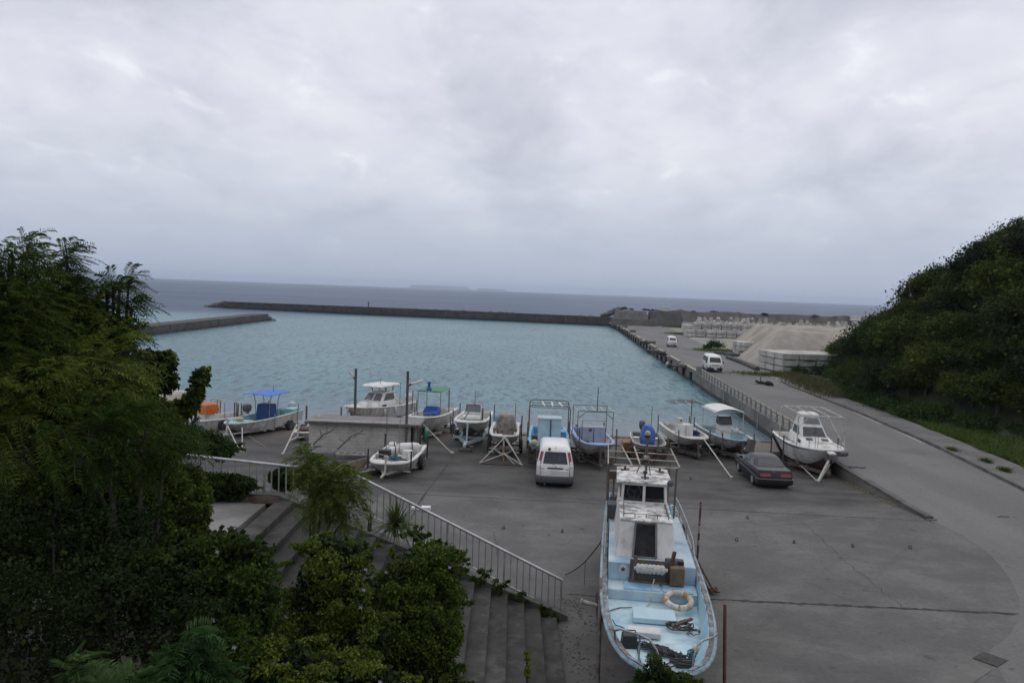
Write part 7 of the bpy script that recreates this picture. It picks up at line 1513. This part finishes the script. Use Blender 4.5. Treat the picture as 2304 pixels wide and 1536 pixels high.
leaf_mound('vine_mound', 'vine mound with tiny flowers before the landing at the left', [(W(390, 1160, 10.6), (.46, .5, .55)), (W(430, 1150, 10.6), (.26, .4, .42)), (W(330, 1200, 10.2), (.5, .5, .5)), (W(440, 1220, 10.4), (.22, .4, .3))], 11000, .045, LF_VINE, 3)
leaf_mound('vine_mound', 'broad vine mound with glossy leaves at the lower left centre', [(W(510, 1240, 9.4), (.40, .5, .38)), (W(560, 1260, 9.4), (.34, .4, .34)), (W(470, 1330, 9.0), (.6, .6, .55)), (W(570, 1370, 9.0), (.36, .5, .6)), (W(390, 1280, 8.8), (.5, .5, .4)), (W(500, 1470, 8.4), (.6, .6, .55))], 20000, .042, LF_VINE, 4)
leaf_mound('dark_thicket', 'very dark shaded thicket in the bottom left corner', [(W(120, 1300, 8.6), (1.1, .8, .9)), (W(250, 1400, 8.2), (1.0, .8, .8)), (W(40, 1450, 7.8), (.9, .7, .9)), (W(330, 1330, 8.6), (.6, .6, .7)), (W(420, 1460, 8.0), (.5, .5, .6)), (W(-80, 1250, 8.6), (.8, .8, 1.2)), (W(230, 1240, 9.4), (.9, .7, .6)), (W(80, 1230, 11.5), (1.5, .5, .9)), (W(200, 1180, 11.8), (1.2, .4, .6))], 42000, .036, LF_SHADE)  # the corner's shade is put into the leaf colour here
leaf_mound('vine_mound', 'tall vine mound with lavender flowers over the middle of the steps', [(W(745, 1240, 10.6), (.42, .4, .26)), (W(740, 1300, 10.4), (.62, .5, .42)), (W(700, 1380, 10.2), (.66, .5, .5)), (W(795, 1350, 10.2), (.52, .5, .5)), (W(690, 1470, 9.8), (.65, .5, .5)), (W(805, 1460, 9.8), (.6, .5, .5)), (W(805, 1245, 10.8), (.28, .3, .2))], 30000, .04, LF_VINE, 7)
leaf_mound('vine_mound', 'vine mound with pale cream blossom at the right end of the steps', [(W(950, 1268, 11.4), (.56, .5, .36)), (W(912, 1300, 11.2), (.42, .4, .36)), (W(985, 1310, 11.2), (.40, .4, .44)), (W(890, 1380, 10.8), (.5, .4, .5)), (W(950, 1380, 11.0), (.58, .5, .5)), (W(900, 1450, 10.6), (.5, .5, .5)), (W(990, 1450, 10.6), (.34, .4, .5)), (W(925, 1520, 10.4), (.62, .5, .4)), (W(1010, 1540, 10.4), (.3, .4, .3))], 30000, .042, LF_VINE, 4)
leaf_mound('vine_mound', 'low yellowing vine mass along the bottom edge of the picture', [(W(640, 1500, 8.6), (.5, .5, .32)), (W(560, 1540, 8.2), (.5, .5, .34)), (W(740, 1530, 8.6), (.5, .5, .3)), (W(840, 1550, 8.8), (.5, .5, .3))], 13000, .04, LF_VINE, 3)
leaf_mound('flowering_shrub', 'bushy green shrub with pink flowers in front of the blue boat bow', [(W(1480, 1515, 8.6), (.22, .3, .17)), (W(1450, 1540, 8.6), (.18, .3, .13)), (W(1540, 1535, 8.6), (.20, .3, .10)), (W(1480, 1570, 8.6), (.45, .4, .3))], 14000, .020, LF_VINE, 9)
# growth at the handrail and on the steps
leaf_mound('bush', 'spreading green bush behind the handrail at its left end', [(W(450, 1000, 22.5), (.9, .6, .42)), (W(500, 1010, 22.5), (.5, .5, .32)), (W(400, 985, 22.8), (.8, .6, .5))], 9000, .07, LFS)
leaf_mound('bush', 'dark bush in front of the handrail at its left end', [(W(440, 1082, 20.0), (.9, .3, .34)), (W(530, 1086, 20.0), (.7, .3, .30)), (W(390, 1066, 20.0), (.7, .3, .34)), (W(480, 1105, 19.8), (.9, .3, .22))], 11000, .06, LF_HILL)
leaf_mound('bush', 'leafy weeds at the handrail foot before the derelict dinghy', [(W(640, 1075, 20.8), (.4, .2, .32)), (W(700, 1080, 20.8), (.4, .2, .28)), (W(770, 1110, 20.6), (.3, .2, .26))], 2600, .08, LFS)
def spike_plant(label, px, py, Y, s, n=70):
    c = np.array(W(px, py, Y)); a = rg_.uniform(0, 6.28, n); el = rg_.uniform(.15, 1.45, n); out = []
    r_ = T('spiky_grass_clump', label, 'plant', Vector(c))
    for i in range(n):
        d = np.array([math.cos(a[i]) * math.cos(el[i]), math.sin(a[i]) * math.cos(el[i]), math.sin(el[i])]); q = np.array([-math.sin(a[i]), math.cos(a[i]), 0]) * .018 * s / .6; L_ = s * rg_.uniform(.6, 1.2); p0 = np.zeros(3)
        for k in range(4): p1 = p0 + (d * L_ / 4) + np.array([.01, 0, -.05 * s * (k + 1) ** 1.3 * math.cos(el[i])]); w0, w1 = 1 - k * .22, 1 - (k + 1) * .22; out.append(np.stack([p0 - q * w0, p0 + q * w0, p1 + q * w1, p1 - q * w1])); p0 = p1
    quads('blades', np.array(out), leaf_mat('spiky_blade', [(0, (.03, .055, .015)), (.6, (.075, .105, .03)), (1, (.19, .17, .07))], .2) if 'spiky_blade' not in bpy.data.materials else bpy.data.materials['spiky_blade'], r_); bm = MB(); bm.lathe([(.06, -.25), (.05, .0), (.02, .1)], n=6); bm.build('root_stock', BARK, r_)
spike_plant('big spiky grass clump by the handrail at mid flight', 890, 1185, 19.5, .85, 240); spike_plant('spiky clump beside the sapling on the landing edge', 832, 1172, 19.2, .4, 60)
for lb, pxs in (('ragged weeds along the foot of the handrail near its lower end', ((1000, 1235), (1040, 1262), (1085, 1288), (1120, 1310), (1160, 1335), (1210, 1370), (1240, 1392))), ('weeds growing on the edge of the middle steps', ((930, 1195), (955, 1212), (980, 1225)))):
    leaf_mound('weed_bank', lb, [(W(px, py + 8, 20.1), (.32, .16, .20)) for px, py in pxs], 5200, .05, LF_VINE, core=False)
leaf_mound('creeper', 'yellow green creeper trailing down the steps at the lower right', [(W(1187, 1470 + i * 14, 15.2 - i * .25), (.06, .1, .07)) for i in range(4)], 420, .05, LF_VINE, core=False)
bb = MB(); r2 = random.Random(31)
for (px, py, L_) in ((760, 1010, 1.0), (705, 1000, .8)):
    b0 = Vector(W(px, py, 21.5)); tip = b0 + Vector((L_ * .7, 0, L_ * .55)); bb.tube([b0, b0.lerp(tip, .5) + Vector((0, 0, .08)), tip], [.02, .015, .008], 5)
    for k in range(6): s = b0.lerp(tip, .3 + .1 * k); bb.tube([s, s + Vector((r2.uniform(-.2, .25), r2.uniform(-.1, .1), r2.uniform(.05, .35)))], [.008, .004], 4)
tag(bb.build('bare_branch', BARK), 'bare forked branches rising behind the handrail before the shed', 'branch')
bb = MB(); b0 = Vector(W(855, 1300, 13.5))
for k in range(7): bb.tube([b0, b0 + Vector((r2.uniform(-.25, .3), 0, r2.uniform(.1, .3))), b0 + Vector((r2.uniform(-.4, .5), 0, r2.uniform(.2, .6)))], [.010, .007, .004], 4)
tag(bb.build('bare_branch', M['wood']), 'pale bare twig standing between the two flowering vine mounds', 'branch')
# leaf litter beside the steps foot
bb = MB(); r2 = random.Random(66)
for i in range(190):
    t = r2.random(); c = Vector(at(1262, 1405)).lerp(Vector(at(1330, 1536)), t) if i % 2 else Vector(at(1275, 1345)).lerp(Vector(at(1345, 1420)), t); x, y = c.x + r2.gauss(0, .22), c.y + r2.gauss(0, .3)
    bb.box((x, y, .008), (r2.uniform(.015, .06), r2.uniform(.015, .04), .01), r2.uniform(0, 3))
o = bb.build('leaf_litter', mat('leaf_litter', (.11, .09, .06), (.05, .04, .03), 5, .95, c3=(.2, .17, .1), s3=9)); o['kind'] = 'stuff'; o['label'] = 'dead leaves and grit scattered at the foot of the steps'; o['category'] = 'leaf litter'
# pale haze over the sea
hz_ = MB(); hz_.box((0, 11400, 60), (30000, 23200, 180)); hz_.v = [(x, y, (-3.5 if z < 0 else 140)) for x, y, z in hz_.v]
hm_ = bpy.data.materials.new('haze'); hm_.use_nodes = True; t_ = hm_.node_tree; t_.nodes.clear(); vo = t_.nodes.new('ShaderNodeVolumePrincipled'); oo = t_.nodes.new('ShaderNodeOutputMaterial'); t_.links.new(vo.outputs[0], oo.inputs['Volume'])
vo.inputs['Color'].default_value = (.78, .87, 1, 1); vo.inputs['Density'].default_value = .00008; vo.inputs['Anisotropy'].default_value = 0
HAZE = hz_.build('haze', hm_, kind='stuff')
